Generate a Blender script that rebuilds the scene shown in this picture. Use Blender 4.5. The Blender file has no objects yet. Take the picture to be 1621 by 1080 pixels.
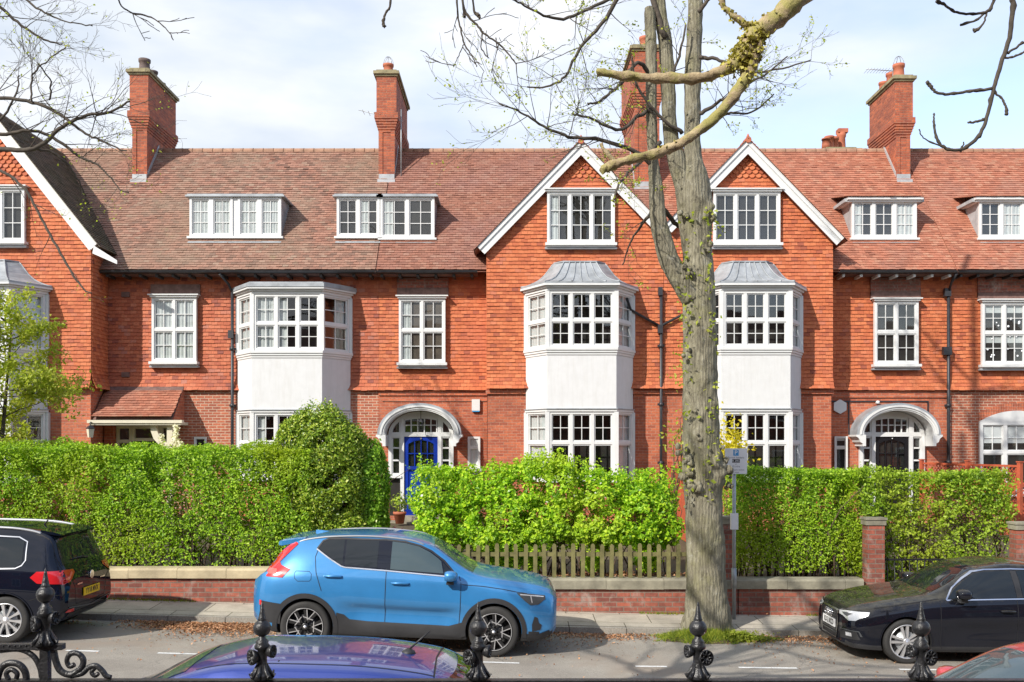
import bpy, bmesh, math, random
import numpy as np
from mathutils import Vector, Matrix
from mathutils.bvhtree import BVHTree

R = math.radians
SC = bpy.context.scene
COL = SC.collection
rng = np.random.default_rng(11)
random.seed(5)

# ---------------------------------------------------------------- camera
CZ = 3.0
cam_d = bpy.data.cameras.new('camera')
cam = bpy.data.objects.new('camera', cam_d)
COL.objects.link(cam)
cam.location = (0, 0, CZ)
cam.rotation_euler = (R(90), 0, 0)
cam_d.sensor_width = 36
cam_d.lens = 36 * 1500 / 1621
cam_d.shift_y = (700 - 540) / 1621
cam_d.shift_x = 0.0
cam_d.clip_start = 0.1
cam_d.clip_end = 2000
SC.camera = cam

# ---------------------------------------------------------------- light
SUN_DIR = Vector((0.93, 1.0, -0.97)).normalized()      # the way the light travels
sd = bpy.data.lights.new('sun', 'SUN')
sd.energy = 3.8
sd.angle = R(0.5)
sd.color = (1.0, 0.95, 0.87)
sun = bpy.data.objects.new('sun', sd)
COL.objects.link(sun)
sun.rotation_euler = SUN_DIR.to_track_quat('-Z', 'Y').to_euler()
SUN_EL = math.asin(-SUN_DIR.z)
SUN_AZ = math.atan2(-SUN_DIR.x, -SUN_DIR.y)

W = bpy.data.worlds.new('World')
SC.world = W
W.use_nodes = True
nt = W.node_tree
for n in list(nt.nodes):
    nt.nodes.remove(n)
out = nt.nodes.new('ShaderNodeOutputWorld')
bg = nt.nodes.new('ShaderNodeBackground')
bg.inputs['Strength'].default_value = 0.15
sky = nt.nodes.new('ShaderNodeTexSky')
sky.sky_type = 'NISHITA'
sky.sun_disc = False
sky.sun_elevation = SUN_EL
sky.sun_rotation = SUN_AZ
sky.air_density = 1.0
sky.dust_density = 1.0
sky.ozone_density = 1.0
tc = nt.nodes.new('ShaderNodeTexCoord')
mp = nt.nodes.new('ShaderNodeMapping')
mp.inputs['Scale'].default_value = (1.5, 1.5, 4.2)
mp.inputs['Location'].default_value = (0.35, 0.0, 0.1)
nz = nt.nodes.new('ShaderNodeTexNoise')
nz.inputs['Scale'].default_value = 1.7
nz.inputs['Detail'].default_value = 7
nz.inputs['Roughness'].default_value = 0.52
nz.inputs['Distortion'].default_value = 0.25
sepx = nt.nodes.new('ShaderNodeSeparateXYZ')
m1 = nt.nodes.new('ShaderNodeMath'); m1.operation = 'MULTIPLY_ADD'
m1.inputs[1].default_value = -0.5
m1.inputs[2].default_value = 0.03
m2 = nt.nodes.new('ShaderNodeMath'); m2.operation = 'ADD'
cr = nt.nodes.new('ShaderNodeValToRGB')
cr.color_ramp.elements[0].position = 0.30
cr.color_ramp.elements[0].color = (0.05, 0.05, 0.05, 1)
cr.color_ramp.elements[1].position = 0.66
nz2 = nt.nodes.new('ShaderNodeTexNoise')
nz2.inputs['Scale'].default_value = 2.6
nz2.inputs['Detail'].default_value = 5
cr2 = nt.nodes.new('ShaderNodeValToRGB')
cr2.color_ramp.elements[0].position = 0.33
cr2.color_ramp.elements[0].color = (3.2, 3.55, 4.05, 1)
cr2.color_ramp.elements[1].position = 0.62
cr2.color_ramp.elements[1].color = (4.75, 4.8, 4.9, 1)
skym = nt.nodes.new('ShaderNodeMix'); skym.data_type = 'RGBA'; skym.blend_type = 'MULTIPLY'
skym.inputs['Factor'].default_value = 1.0
skym.inputs[7].default_value = (1.45, 1.28, 1.22, 1)
mix = nt.nodes.new('ShaderNodeMix'); mix.data_type = 'RGBA'
L = nt.links.new
L(tc.outputs['Generated'], mp.inputs['Vector'])
L(mp.outputs['Vector'], nz.inputs['Vector'])
L(mp.outputs['Vector'], nz2.inputs['Vector'])
L(tc.outputs['Generated'], sepx.inputs[0])
L(sepx.outputs['X'], m1.inputs[0])
L(nz.outputs['Fac'], m2.inputs[0])
L(m1.outputs[0], m2.inputs[1])
L(m2.outputs[0], cr.inputs['Fac'])
L(nz2.outputs['Fac'], cr2.inputs['Fac'])
L(sky.outputs[0], skym.inputs[6])
L(cr.outputs['Color'], mix.inputs['Factor'])
L(skym.outputs[2], mix.inputs[6])
L(cr2.outputs['Color'], mix.inputs[7])
L(mix.outputs[2], bg.inputs['Color'])
L(bg.outputs[0], out.inputs['Surface'])

SC.view_settings.view_transform = 'Standard'
SC.view_settings.look = 'None'
SC.view_settings.gamma = 1.0
SC.view_settings.exposure = 0.68
SC.render.engine = 'CYCLES'
SC.cycles.max_bounces = 8
SC.cycles.transparent_max_bounces = 12
SC.cycles.use_denoising = True

# ---------------------------------------------------------------- materials
class NT:
    """small node-tree helper"""
    def __init__(s, name):
        s.m = bpy.data.materials.new(name)
        s.m.use_nodes = True
        s.t = s.m.node_tree
        s.p = s.t.nodes['Principled BSDF']
        s.out = s.t.nodes['Material Output']
    def n(s, typ, **kw):
        nd = s.t.nodes.new('ShaderNode' + typ)
        for k, v in kw.items():
            setattr(nd, k, v)
        return nd
    def l(s, a, b):
        s.t.links.new(a, b)
    def set(s, **kw):
        for k, v in kw.items():
            s.p.inputs[k.replace('_', ' ')].default_value = v
    def coord(s, which='Object', scale=None):
        c = s.n('TexCoord')
        o = c.outputs[which]
        if scale:
            m = s.n('Mapping'); m.inputs['Scale'].default_value = scale
            s.l(o, m.inputs['Vector']); o = m.outputs['Vector']
        return o
    def noise(s, vec, scale, detail=4, rough=0.55, dist=0.0):
        k = s.n('TexNoise')
        k.inputs['Scale'].default_value = scale
        k.inputs['Detail'].default_value = detail
        k.inputs['Roughness'].default_value = rough
        k.inputs['Distortion'].default_value = dist
        if vec is not None: s.l(vec, k.inputs['Vector'])
        return k.outputs['Fac']
    def ramp(s, fac, stops):
        r = s.n('ValToRGB')
        e = r.color_ramp.elements
        e[0].position = stops[0][0]; e[0].color = (*stops[0][1], 1)
        e[1].position = stops[-1][0]; e[1].color = (*stops[-1][1], 1)
        for p, c in stops[1:-1]:
            q = e.new(p); q.color = (*c, 1)
        s.l(fac, r.inputs['Fac'])
        return r.outputs['Color']
    def mix(s, fac, a, b, mode='MIX'):
        x = s.n('Mix', data_type='RGBA', blend_type=mode)
        for sock, v in ((x.inputs['Factor'], fac), (x.inputs[6], a), (x.inputs[7], b)):
            if isinstance(v, (int, float)): sock.default_value = v
            elif isinstance(v, tuple): sock.default_value = (*v, 1)
            else: s.l(v, sock)
        return x.outputs[2]
    def bump(s, h, strength=0.4, dist=0.01):
        b = s.n('Bump'); b.inputs['Strength'].default_value = strength
        b.inputs['Distance'].default_value = dist
        s.l(h, b.inputs['Height']); s.l(b.outputs[0], s.p.inputs['Normal'])
    def base(s, c):
        if isinstance(c, tuple): s.p.inputs['Base Color'].default_value = (*c, 1)
        else: s.l(c, s.p.inputs['Base Color'])

g = lambda v: (v, v, v)

def m_plain(name, col, rough=0.6, metal=0.0, var=0.15, vscale=6.0, spec=None, bump=0.0, bscale=40, coat=0.0):
    a = NT(name)
    o = a.coord('Object')
    f = a.noise(o, vscale, 5)
    c = a.mix(a.ramp(f, [(0.3, g(1 - var)), (0.7, g(1 + var * 0.6))]), col, col, 'MULTIPLY')
    lo = tuple(x * (1 - var) for x in col); hi = tuple(min(1, x * (1 + var * 0.6)) for x in col)
    c = a.ramp(f, [(0.3, lo), (0.7, hi)])
    a.base(c)
    a.set(Roughness=rough, Metallic=metal)
    if coat: a.p.inputs['Coat Weight'].default_value = coat; a.p.inputs['Coat Roughness'].default_value = 0.03
    if spec is not None: a.p.inputs['Specular IOR Level'].default_value = spec
    if bump: a.bump(a.noise(o, bscale, 4), bump, 0.01)
    return a.m

def m_tile(name, stops, weather=None, wscale=0.9, wamt=(0.45, 0.7), rough=0.8, lichen=None):
    """clay tiles: one random shade per tile, weathering stains over many"""
    a = NT(name)
    geo = a.n('NewGeometry')
    c = a.ramp(geo.outputs['Random Per Island'], stops)
    o = a.coord('Object')
    f2 = a.noise(o, 22, 4)
    c = a.mix(1.0, c, a.ramp(f2, [(0.25, g(0.80)), (0.75, g(1.12))]), 'MULTIPLY')
    if weather:
        f = a.noise(o, wscale, 6, 0.62, 0.3)
        c = a.mix(a.ramp(f, [(wamt[0], g(0)), (wamt[1], g(0.75))]), c, weather)
    if lichen:
        f3 = a.noise(o, 2.1, 8, 0.7)
        c = a.mix(a.ramp(f3, [(0.60, g(0)), (0.75, g(0.6))]), c, lichen)
    a.base(c)
    a.set(Roughness=rough)
    a.bump(a.noise(o, 60, 3), 0.25, 0.004)
    return a.m

def m_brick(name, c1, c2, mortar, msize=0.008, dark=(0.08, 0.03, 0.025), stain=None, bw=0.225, bh=0.075, off=0.5, grime=0.35):
    a = NT(name)
    uv = a.coord('UV')
    b = a.n('TexBrick')
    b.offset = off
    b.inputs['Scale'].default_value = 1.0
    b.inputs['Brick Width'].default_value = bw
    b.inputs['Row Height'].default_value = bh
    b.inputs['Mortar Size'].default_value = msize
    b.inputs['Mortar Smooth'].default_value = 0.15
    b.inputs['Bias'].default_value = -0.1
    b.inputs['Color1'].default_value = (*c1, 1)
    b.inputs['Color2'].default_value = (*c2, 1)
    b.inputs['Mortar'].default_value = (*mortar, 1)
    a.l(uv, b.inputs['Vector'])
    o = a.coord('Object')
    f = a.noise(o, 1.1, 7, 0.65, 0.4)
    c = a.mix(a.ramp(f, [(0.48, g(0)), (0.72, g(grime))]), b.outputs['Color'], dark)
    f2 = a.noise(o, 18, 5)
    c = a.mix(1.0, c, a.ramp(f2, [(0.25, g(0.72)), (0.75, g(1.18))]), 'MULTIPLY')
    if stain:
        f3 = a.noise(o, 2.3, 8, 0.7, 0.5)
        c = a.mix(a.ramp(f3, [(0.55, g(0)), (0.68, g(0.7))]), c, stain)
    a.base(c)
    a.set(Roughness=0.85)
    h = a.mix(b.outputs['Fac'], a.ramp(a.noise(o, 30, 4), [(0.0, g(0.75)), (1.0, g(1.0))]), g(0.0))
    a.bump(h, 0.7, 0.006)
    return a.m

def m_glass(name, dark=(0.9, 0.93, 0.93), refl=1.0):
    a = NT(name)
    a.t.nodes.remove(a.p)
    tr = a.n('BsdfTransparent'); tr.inputs['Color'].default_value = (*dark, 1)
    gl = a.n('BsdfGlossy'); gl.inputs['Roughness'].default_value = 0.02
    gl.inputs['Color'].default_value = (refl, refl, refl, 1)
    fr = a.n('LayerWeight'); fr.inputs['Blend'].default_value = 0.5
    pw = a.n('Math', operation='POWER'); pw.inputs[1].default_value = 4.0
    a.l(fr.outputs['Facing'], pw.inputs[0])
    mm = a.n('Math', operation='MULTIPLY_ADD'); mm.inputs[1].default_value = 0.8; mm.inputs[2].default_value = 0.075
    a.l(pw.outputs[0], mm.inputs[0])
    mx = a.n('MixShader')
    a.l(mm.outputs[0], mx.inputs[0]); a.l(tr.outputs[0], mx.inputs[1]); a.l(gl.outputs[0], mx.inputs[2])
    a.l(mx.outputs[0], a.out.inputs['Surface'])
    return a.m

def m_leaf(name, stops, trans=0.35, nscale=0.8, tint=None, rough=0.5):
    a = NT(name)
    geo = a.n('NewGeometry')
    c = a.ramp(geo.outputs['Random Per Island'], stops)
    if tint:
        f = a.noise(a.coord('Object'), nscale, 4)
        c = a.mix(a.ramp(f, [(0.45, g(0)), (0.7, g(0.7))]), c, tint)
    a.base(c)
    a.set(Roughness=rough)
    a.p.inputs['Specular IOR Level'].default_value = 0.35
    tl = a.n('BsdfTranslucent')
    br = a.mix(1.0, c, (1.5, 1.6, 0.7), 'MULTIPLY')
    a.l(br, tl.inputs['Color'])
    mx = a.n('MixShader'); mx.inputs[0].default_value = trans
    a.l(a.p.outputs[0], mx.inputs[1]); a.l(tl.outputs[0], mx.inputs[2])
    a.l(mx.outputs[0], a.out.inputs['Surface'])
    return a.m

def m_paint(name, col, flake=0.0, rough=0.3, metal=0.0, dust=None):
    a = NT(name)
    o = a.coord('Object')
    c = a.ramp(a.noise(o, 3, 3), [(0.3, tuple(x * 0.93 for x in col)), (0.7, tuple(min(1, x * 1.05) for x in col))])
    if dust:
        geo = a.n('NewGeometry'); sp = a.n('SeparateXYZ'); a.l(geo.outputs['Normal'], sp.inputs[0])
        f = a.noise(o, 9, 7, 0.7)
        mm = a.n('Math', operation='MULTIPLY'); a.l(sp.outputs['Z'], mm.inputs[0]); a.l(f, mm.inputs[1])
        c = a.mix(a.ramp(mm.outputs[0], [(0.22, g(0)), (0.6, g(dust[1]))]), c, dust[0])
    a.base(c)
    a.set(Roughness=rough, Metallic=metal)
    if max(col) < .09 and metal == 0: a.p.inputs['Specular IOR Level'].default_value = 0.0
    a.p.inputs['Coat Weight'].default_value = 1.0
    a.p.inputs['Coat Roughness'].default_value = 0.04
    return a.m

def streaks(m, col=(0.42, 0.40, 0.35)):
    """rain streaks and grime on painted render"""
    t = m.node_tree; p = t.nodes['Principled BSDF']; src = p.inputs['Base Color'].links[0].from_socket
    n = t.nodes.new('ShaderNodeTexNoise'); mp = t.nodes.new('ShaderNodeMapping'); tc = t.nodes.new('ShaderNodeTexCoord')
    mp.inputs['Scale'].default_value = (7, 7, .7); n.inputs['Scale'].default_value = 1.6; n.inputs['Detail'].default_value = 8; n.inputs['Roughness'].default_value = .65
    r = t.nodes.new('ShaderNodeValToRGB'); r.color_ramp.elements[0].position = .46; r.color_ramp.elements[0].color = (0, 0, 0, 1); r.color_ramp.elements[1].position = .8; r.color_ramp.elements[1].color = (.3, .3, .3, 1)
    x = t.nodes.new('ShaderNodeMix'); x.data_type = 'RGBA'; x.inputs[7].default_value = (*col, 1)
    for u, v in ((tc.outputs['Object'], mp.inputs[0]), (mp.outputs[0], n.inputs['Vector']), (n.outputs['Fac'], r.inputs[0]), (r.outputs[0], x.inputs['Factor']), (src, x.inputs[6]), (x.outputs[2], p.inputs['Base Color'])): t.links.new(u, v)
M = {}
M['tile_red'] = m_tile('orange_tile', [(0.0, (0.267, 0.067, 0.036)), (0.08, (0.409, 0.102, 0.040)), (0.5, (0.498, 0.134, 0.049)), (0.9, (0.552, 0.169, 0.067)), (1.0, (0.445, 0.138, 0.076))],
                       weather=(0.42, 0.125, 0.07), wscale=0.8, wamt=(0.5, 0.75))
M['tile_rose'] = m_tile('rose_tile', [(0.0, (0.221, 0.064, 0.046)), (0.1, (0.386, 0.097, 0.046)), (0.5, (0.460, 0.124, 0.055)), (0.9, (0.497, 0.156, 0.078)), (1.0, (0.405, 0.156, 0.110))],
                        weather=(0.26, 0.085, 0.06), wscale=0.9, wamt=(0.48, 0.75))
M['roof_brown'] = m_tile('brown_roof_tile', [(0.0, (0.17, 0.095, 0.07)), (0.3, (0.245, 0.12, 0.085)), (0.6, (0.30, 0.145, 0.10)), (0.85, (0.335, 0.175, 0.125)), (1.0, (0.30, 0.20, 0.145))],
                         weather=(0.24, 0.17, 0.12), wscale=0.55, wamt=(0.42, 0.68), lichen=(0.24, 0.22, 0.12))
M['roof_red'] = m_tile('red_roof_tile', [(0.0, (0.21, 0.09, 0.06)), (0.35, (0.27, 0.115, 0.075)), (0.7, (0.30, 0.13, 0.085)), (1.0, (0.31, 0.165, 0.115))],
                       weather=(0.25, 0.13, 0.11), wscale=0.6, wamt=(0.45, 0.75))
M['roof_orange'] = m_tile('orange_roof_tile', [(0.0, (0.285, 0.110, 0.069)), (0.35, (0.359, 0.133, 0.078)), (0.7, (0.405, 0.152, 0.092)), (1.0, (0.414, 0.202, 0.129))],
                          weather=(0.30, 0.15, 0.11), wscale=0.7, wamt=(0.5, 0.72), lichen=(0.40, 0.24, 0.14))
M['roof_mossy'] = m_tile('mossy_roof_tile', [(0.0, (0.06, 0.05, 0.035)), (0.5, (0.11, 0.085, 0.06)), (1.0, (0.17, 0.12, 0.085))],
                         weather=(0.09, 0.09, 0.04), wscale=1.2, wamt=(0.4, 0.7))
M['brick'] = m_brick('red_brick', (0.50, 0.135, 0.06), (0.31, 0.075, 0.04), (0.42, 0.21, 0.14), 0.007, grime=0.45)
M['brick_pale'] = m_brick('brick_pale_joint', (0.48, 0.135, 0.065), (0.30, 0.08, 0.045), (0.54, 0.37, 0.27), 0.010, grime=0.25)
M['brick_orange'] = m_brick('orange_brick', (0.56, 0.155, 0.07), (0.36, 0.09, 0.05), (0.44, 0.22, 0.15), 0.008, grime=0.3)
M['brick_chimney'] = m_brick('chimney_brick', (0.47, 0.12, 0.05), (0.24, 0.06, 0.035), (0.30, 0.14, 0.09), 0.008, grime=0.6)
M['brick_old'] = m_brick('old_wall_brick', (0.36, 0.10, 0.06), (0.17, 0.055, 0.042), (0.22, 0.15, 0.115), 0.010, bw=.24, bh=.083, stain=(0.34, 0.28, 0.24), grime=0.7, dark=(0.06, 0.045, 0.035))
M['white'] = m_plain('white_paint', (0.645, 0.645, 0.635), 0.45, var=0.05, vscale=3)
M['cream'] = m_plain('cream_paint', (0.62, 0.57, 0.44), 0.5, var=0.07)
M['render_white'] = m_plain('roughcast_white', (0.62, 0.62, 0.615), 0.85, var=0.04, bump=0.6, bscale=42)
streaks(M['render_white'])
M['render_smooth'] = m_plain('smooth_render', (0.62, 0.62, 0.62), 0.75, var=0.04, bump=0.12, bscale=14)
streaks(M['render_smooth'])
M['lead'] = m_plain('lead_sheet', (0.33, 0.35, 0.37), 0.5, 0.2, var=0.28, vscale=4, bump=0.15, bscale=10)
M['lead_pale'] = m_plain('lead_pale', (0.38, 0.39, 0.40), 0.55, 0.1, var=0.2, vscale=5)
M['black_iron'] = m_plain('black_iron', (0.018, 0.018, 0.02), 0.38, 0.0, var=0.5, vscale=30, bump=0.5, bscale=60)
M['pipe'] = m_plain('pipe_dark', (0.03, 0.03, 0.035), 0.45, var=0.3)
M['ridge'] = m_plain('ridge_tile', (0.30, 0.17, 0.11), 0.85, var=0.35, vscale=4)
M['dark_wood'] = m_plain('dark_timber', (0.035, 0.03, 0.028), 0.6, var=0.3)
M['timber_dark'] = m_plain('weathered_lintel', (0.16, 0.09, 0.075), 0.8, var=0.4, vscale=8)
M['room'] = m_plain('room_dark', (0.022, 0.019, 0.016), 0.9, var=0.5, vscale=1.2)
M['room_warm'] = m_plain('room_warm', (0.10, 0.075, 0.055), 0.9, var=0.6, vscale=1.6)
M['net'] = m_plain('net_curtain', (0.50, 0.51, 0.50), 0.9, var=0.12, vscale=9)
M['blind'] = m_plain('roller_blind', (0.60, 0.60, 0.60), 0.9, var=0.05)
M['glass'] = m_glass('window_glass')
M['blue_door'] = m_plain('blue_gloss', (0.008, 0.035, 0.30), 0.25, var=0.1)
M['black_door'] = m_plain('black_gloss', (0.012, 0.012, 0.014), 0.2, var=0.2)
M['stone_cream'] = m_plain('cream_coping_stone', (0.46, 0.38, 0.24), 0.85, var=0.3, vscale=3, bump=0.3, bscale=25)
M['stone_grey'] = m_plain('grey_coping_stone', (0.25, 0.23, 0.17), 0.9, var=0.4, vscale=4, bump=0.4, bscale=25)
M['cap_stone'] = m_plain('mossy_cap_stone', (0.27, 0.23, 0.13), 0.9, var=0.4, vscale=5, bump=0.4)
M['terracotta'] = m_plain('terracotta', (0.40, 0.12, 0.06), 0.75, var=0.25)
M['pot_grey'] = m_plain('sooty_pot', (0.12, 0.085, 0.075), 0.8, var=0.4)
M['galv'] = m_plain('galvanised', (0.36, 0.38, 0.39), 0.45, 0.5, var=0.15)
M['sign_white'] = m_plain('sign_white', (0.80, 0.81, 0.83), 0.4, var=0.03)
M['sign_blue'] = m_plain('sign_blue', (0.05, 0.30, 0.62), 0.4, var=0.03)
M['sign_black'] = m_plain('sign_black', (0.02, 0.02, 0.02), 0.4, var=0.03)
M['sign_grey'] = m_plain('sign_grey', (0.22, 0.22, 0.24), 0.4, var=0.03)
M['red_trellis'] = m_plain('red_stain_wood', (0.42, 0.085, 0.035), 0.7, var=0.2)
M['picket'] = m_plain('mossy_picket', (0.17, 0.155, 0.058), 0.85, var=0.45, vscale=5, bump=0.3)
M['soil'] = m_plain('soil', (0.075, 0.05, 0.03), 0.95, var=0.5, vscale=5, bump=0.6)
M['paving_path'] = m_plain('path_stone', (0.30, 0.27, 0.22), 0.85, var=0.25, bump=0.2)
M['stem'] = m_plain('twig_brown', (0.10, 0.065, 0.04), 0.85, var=0.4, vscale=8)

def m_ground(name, c_lo, c_hi, scale, fine, bump, patch=None, rough=0.85):
    a = NT(name)
    o = a.coord('Object')
    c = a.ramp(a.noise(o, scale, 7, 0.6, 0.3), [(0.32, c_lo), (0.68, c_hi)])
    f = a.noise(o, fine, 3, 0.6)
    c = a.mix(1.0, c, a.ramp(f, [(0.25, g(0.6)), (0.75, g(1.35))]), 'MULTIPLY')
    if patch:
        c = a.mix(a.ramp(a.noise(o, 0.45, 6, 0.6, 0.6), [(0.52, g(0)), (0.62, g(0.7))]), c, patch)
    if name == 'asphalt':
        v = a.n('TexVoronoi', feature='DISTANCE_TO_EDGE'); v.inputs['Scale'].default_value = 0.55
        w = a.n('VectorMath', operation='ADD'); nn = a.n('TexNoise'); nn.inputs['Scale'].default_value = 1.7; nn.inputs['Detail'].default_value = 6
        a.l(o, nn.inputs['Vector']); a.l(o, w.inputs[0]); a.l(nn.outputs['Color'], w.inputs[1]); a.l(w.outputs[0], v.inputs['Vector'])
        k = a.mix(1.0, a.ramp(v.outputs['Distance'], [(0.002, g(0.75)), (0.010, g(0))]), a.ramp(a.noise(o, .8, 3), [(0.45, g(0)), (0.6, g(1))]), 'MULTIPLY')
        c = a.mix(k, c, (0.07, 0.065, 0.06))
    a.base(c); a.set(Roughness=rough)
    a.bump(f, bump, 0.006)
    return a.m
M['asphalt'] = m_ground('asphalt', (0.22, 0.195, 0.165), (0.32, 0.29, 0.245), 0.9, 75, 0.5, patch=(0.26, 0.21, 0.165))
M['lawn_soil'] = m_ground('garden_earth', (0.05, 0.045, 0.02), (0.10, 0.08, 0.045), 0.7, 20, 0.7)
a = NT('paving_slabs')
uv = a.coord('UV')
b = a.n('TexBrick'); b.offset = 0.5
for k, v in (('Scale', 1.0), ('Brick Width', 0.92), ('Row Height', 0.6), ('Mortar Size', 0.008)):
    b.inputs[k].default_value = v
b.inputs['Color1'].default_value = (0.46, 0.41, 0.33, 1); b.inputs['Color2'].default_value = (0.38, 0.345, 0.285, 1)
b.inputs['Mortar'].default_value = (0.10, 0.09, 0.06, 1)
a.l(uv, b.inputs['Vector'])
o = a.coord('Object')
c = a.mix(1.0, b.outputs['Color'], a.ramp(a.noise(o, 3, 7, 0.65), [(0.3, g(0.72)), (0.7, g(1.15))]), 'MULTIPLY')
c = a.mix(1.0, c, a.ramp(a.noise(o, 60, 3), [(0.25, g(0.8)), (0.75, g(1.15))]), 'MULTIPLY')
a.base(c); a.set(Roughness=0.85); a.bump(b.outputs['Fac'], -0.4, 0.006)
M['slabs'] = a.m
M['kerbstone'] = m_ground('kerb_stone', (0.24, 0.22, 0.19), (0.33, 0.30, 0.25), 3, 40, 0.3)
M['line'] = m_ground('road_paint', (0.55, 0.55, 0.53), (0.72, 0.72, 0.70), 9, 60, 0.2)

a = NT('bark_grey')
o = a.coord('Object', (1.0, 1.0, 0.35))
c = a.ramp(a.noise(o, 9, 8, 0.65, 0.8), [(0.3, (0.09, 0.08, 0.055)), (0.5, (0.21, 0.19, 0.13)), (0.72, (0.34, 0.315, 0.23))])
c = a.mix(a.ramp(a.noise(a.coord('Object'), 1.8, 7, 0.7), [(0.5, g(0)), (0.72, g(0.7))]), c, (0.21, 0.20, 0.085))
c = a.mix(a.ramp(a.noise(a.coord('Object'), 13, 6, 0.75, 1.0), [(0.30, g(0.75)), (0.44, g(0))]), c, (0.06, 0.05, 0.035))
c = a.mix(a.ramp(a.noise(a.coord('Object'), 4.5, 5, 0.7, 0.6), [(0.58, g(0)), (0.68, g(0.55))]), c, (0.37, 0.36, 0.30))
v = a.n('TexVoronoi'); v.inputs['Scale'].default_value = 7; a.l(o, v.inputs['Vector'])
c = a.mix(a.ramp(v.outputs['Distance'], [(0.0, g(0.5)), (0.13, g(0))]), c, (0.045, 0.035, 0.025))
a.base(c); a.set(Roughness=0.9)
w_ = a.n('TexWave', wave_type='BANDS', bands_direction='X'); w_.inputs['Scale'].default_value = 6; w_.inputs['Distortion'].default_value = 9; w_.inputs['Detail'].default_value = 5
a.l(o, w_.inputs['Vector'])
c = a.mix(a.ramp(w_.outputs['Color'], [(0.08, g(0.35)), (0.26, g(0))]), c, (0.08, 0.068, 0.05))
a.base(c)
h = a.mix(0.28, a.ramp(a.noise(o, 22, 7, 0.7), [(0.2, g(0)), (0.8, g(1))]), w_.outputs['Color'])
a.bump(h, 0.9, 0.03)
M['bark'] = a.m
M['bark_dark'] = m_plain('bark_dark', (0.075, 0.06, 0.045), 0.9, var=0.4, vscale=12, bump=0.5, bscale=30)
a = NT('bark_lichen')
o = a.coord('Object')
c = a.ramp(a.noise(o, 14, 6, 0.7), [(0.3, (0.19, 0.13, 0.075)), (0.55, (0.40, 0.31, 0.18)), (0.75, (0.50, 0.41, 0.24))])
c = a.mix(a.ramp(a.noise(o, 5, 8, 0.75), [(0.46, g(0)), (0.56, g(0.9))]), c, (0.30, 0.275, 0.08))
a.base(c); a.set(Roughness=0.9); a.bump(a.noise(o, 45, 6, 0.7), 0.9, 0.012)
M['bark_lichen'] = a.m

M['leaf_hedge'] = m_leaf('privet_leaf', [(0, (0.08, 0.17, 0.010)), (0.4, (0.20, 0.36, 0.014)), (0.8, (0.34, 0.53, 0.02)), (1, (0.50, 0.64, 0.08))], tint=(0.36, 0.42, 0.02))
M['leaf_loose'] = m_leaf('loose_hedge_leaf', [(0, (0.09, 0.16, 0.012)), (0.5, (0.22, 0.36, 0.018)), (1, (0.42, 0.55, 0.06))], tint=(0.34, 0.38, 0.03), nscale=1.4)
M['leaf_bright'] = m_leaf('bright_shrub_leaf', [(0, (0.11, 0.25, 0.012)), (0.5, (0.28, 0.50, 0.016)), (0.85, (0.46, 0.64, 0.025)), (1, (0.56, 0.68, 0.06))], tint=(0.46, 0.52, 0.045))
M['leaf_dark'] = m_leaf('holly_leaf', [(0, (0.08, 0.15, 0.014)), (0.5, (0.20, 0.31, 0.022)), (0.85, (0.36, 0.45, 0.04)), (1, (0.52, 0.55, 0.14))], trans=0.2, rough=0.35)
M['leaf_laurel'] = m_leaf('laurel_leaf', [(0, (0.12, 0.26, 0.02)), (1, (0.32, 0.52, 0.045))])
M['leaf_young'] = m_leaf('young_leaf', [(0, (0.24, 0.30, 0.03)), (0.5, (0.36, 0.42, 0.05)), (1, (0.48, 0.48, 0.09))], trans=0.45)
M['lichen_flake'] = m_leaf('lichen_flake', [(0, (0.20, 0.17, 0.03)), (0.5, (0.38, 0.34, 0.05)), (1, (0.52, 0.47, 0.14))], trans=0.1, rough=0.9)
M['leaf_yellow'] = m_leaf('yellow_leaf', [(0, (0.5, 0.42, 0.02)), (1, (0.70, 0.62, 0.04))], trans=0.4)
M['leaf_dead'] = m_leaf('dead_leaf', [(0, (0.16, 0.07, 0.035)), (0.5, (0.36, 0.17, 0.08)), (1, (0.55, 0.32, 0.18))], trans=0.1)
M['leaf_grass'] = m_leaf('grass_blade', [(0, (0.10, 0.16, 0.02)), (0.6, (0.22, 0.28, 0.03)), (1, (0.40, 0.40, 0.05))])
M['blossom'] = m_leaf('white_blossom', [(0, (0.65, 0.6, 0.6)), (1, (0.8, 0.78, 0.78))], trans=0.3)
M['blossom_cream'] = m_leaf('cream_blossom', [(0, (0.6, 0.58, 0.42)), (1, (0.75, 0.72, 0.6))], trans=0.3)
M['blossom_pink'] = m_leaf('pink_blossom', [(0, (0.45, 0.10, 0.22)), (1, (0.62, 0.28, 0.40))], trans=0.3)

M['car_blue'] = m_paint('blue_car_paint', (0.032, 0.205, 0.47), rough=0.35, metal=0.3)
M['car_navy'] = m_paint('navy_car_paint', (0.004, 0.006, 0.014), rough=0.3)
M['car_black'] = m_paint('black_car_paint', (0.006, 0.007, 0.012), rough=0.3, dust=((0.20, 0.18, 0.11), 0.30))
M['car_purple'] = m_paint('purple_car_paint', (0.02, 0.045, 0.26), rough=0.3, metal=0.4)
M['car_red'] = m_paint('red_car_paint', (0.42, 0.05, 0.06), rough=0.3)
M['plastic'] = m_plain('black_plastic', (0.022, 0.022, 0.024), 0.55, var=0.2)
M['seam'] = m_plain('panel_gap', (0.006, 0.006, 0.008), 0.7, var=0.1)
M['tyre'] = m_plain('tyre_rubber', (0.028, 0.027, 0.026), 0.8, var=0.3)
M['alloy'] = m_plain('alloy_silver', (0.62, 0.62, 0.63), 0.3, 0.7, var=0.06)
M['alloy_black'] = m_plain('alloy_black', (0.015, 0.015, 0.016), 0.25, 0.0, var=0.1)
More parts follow.
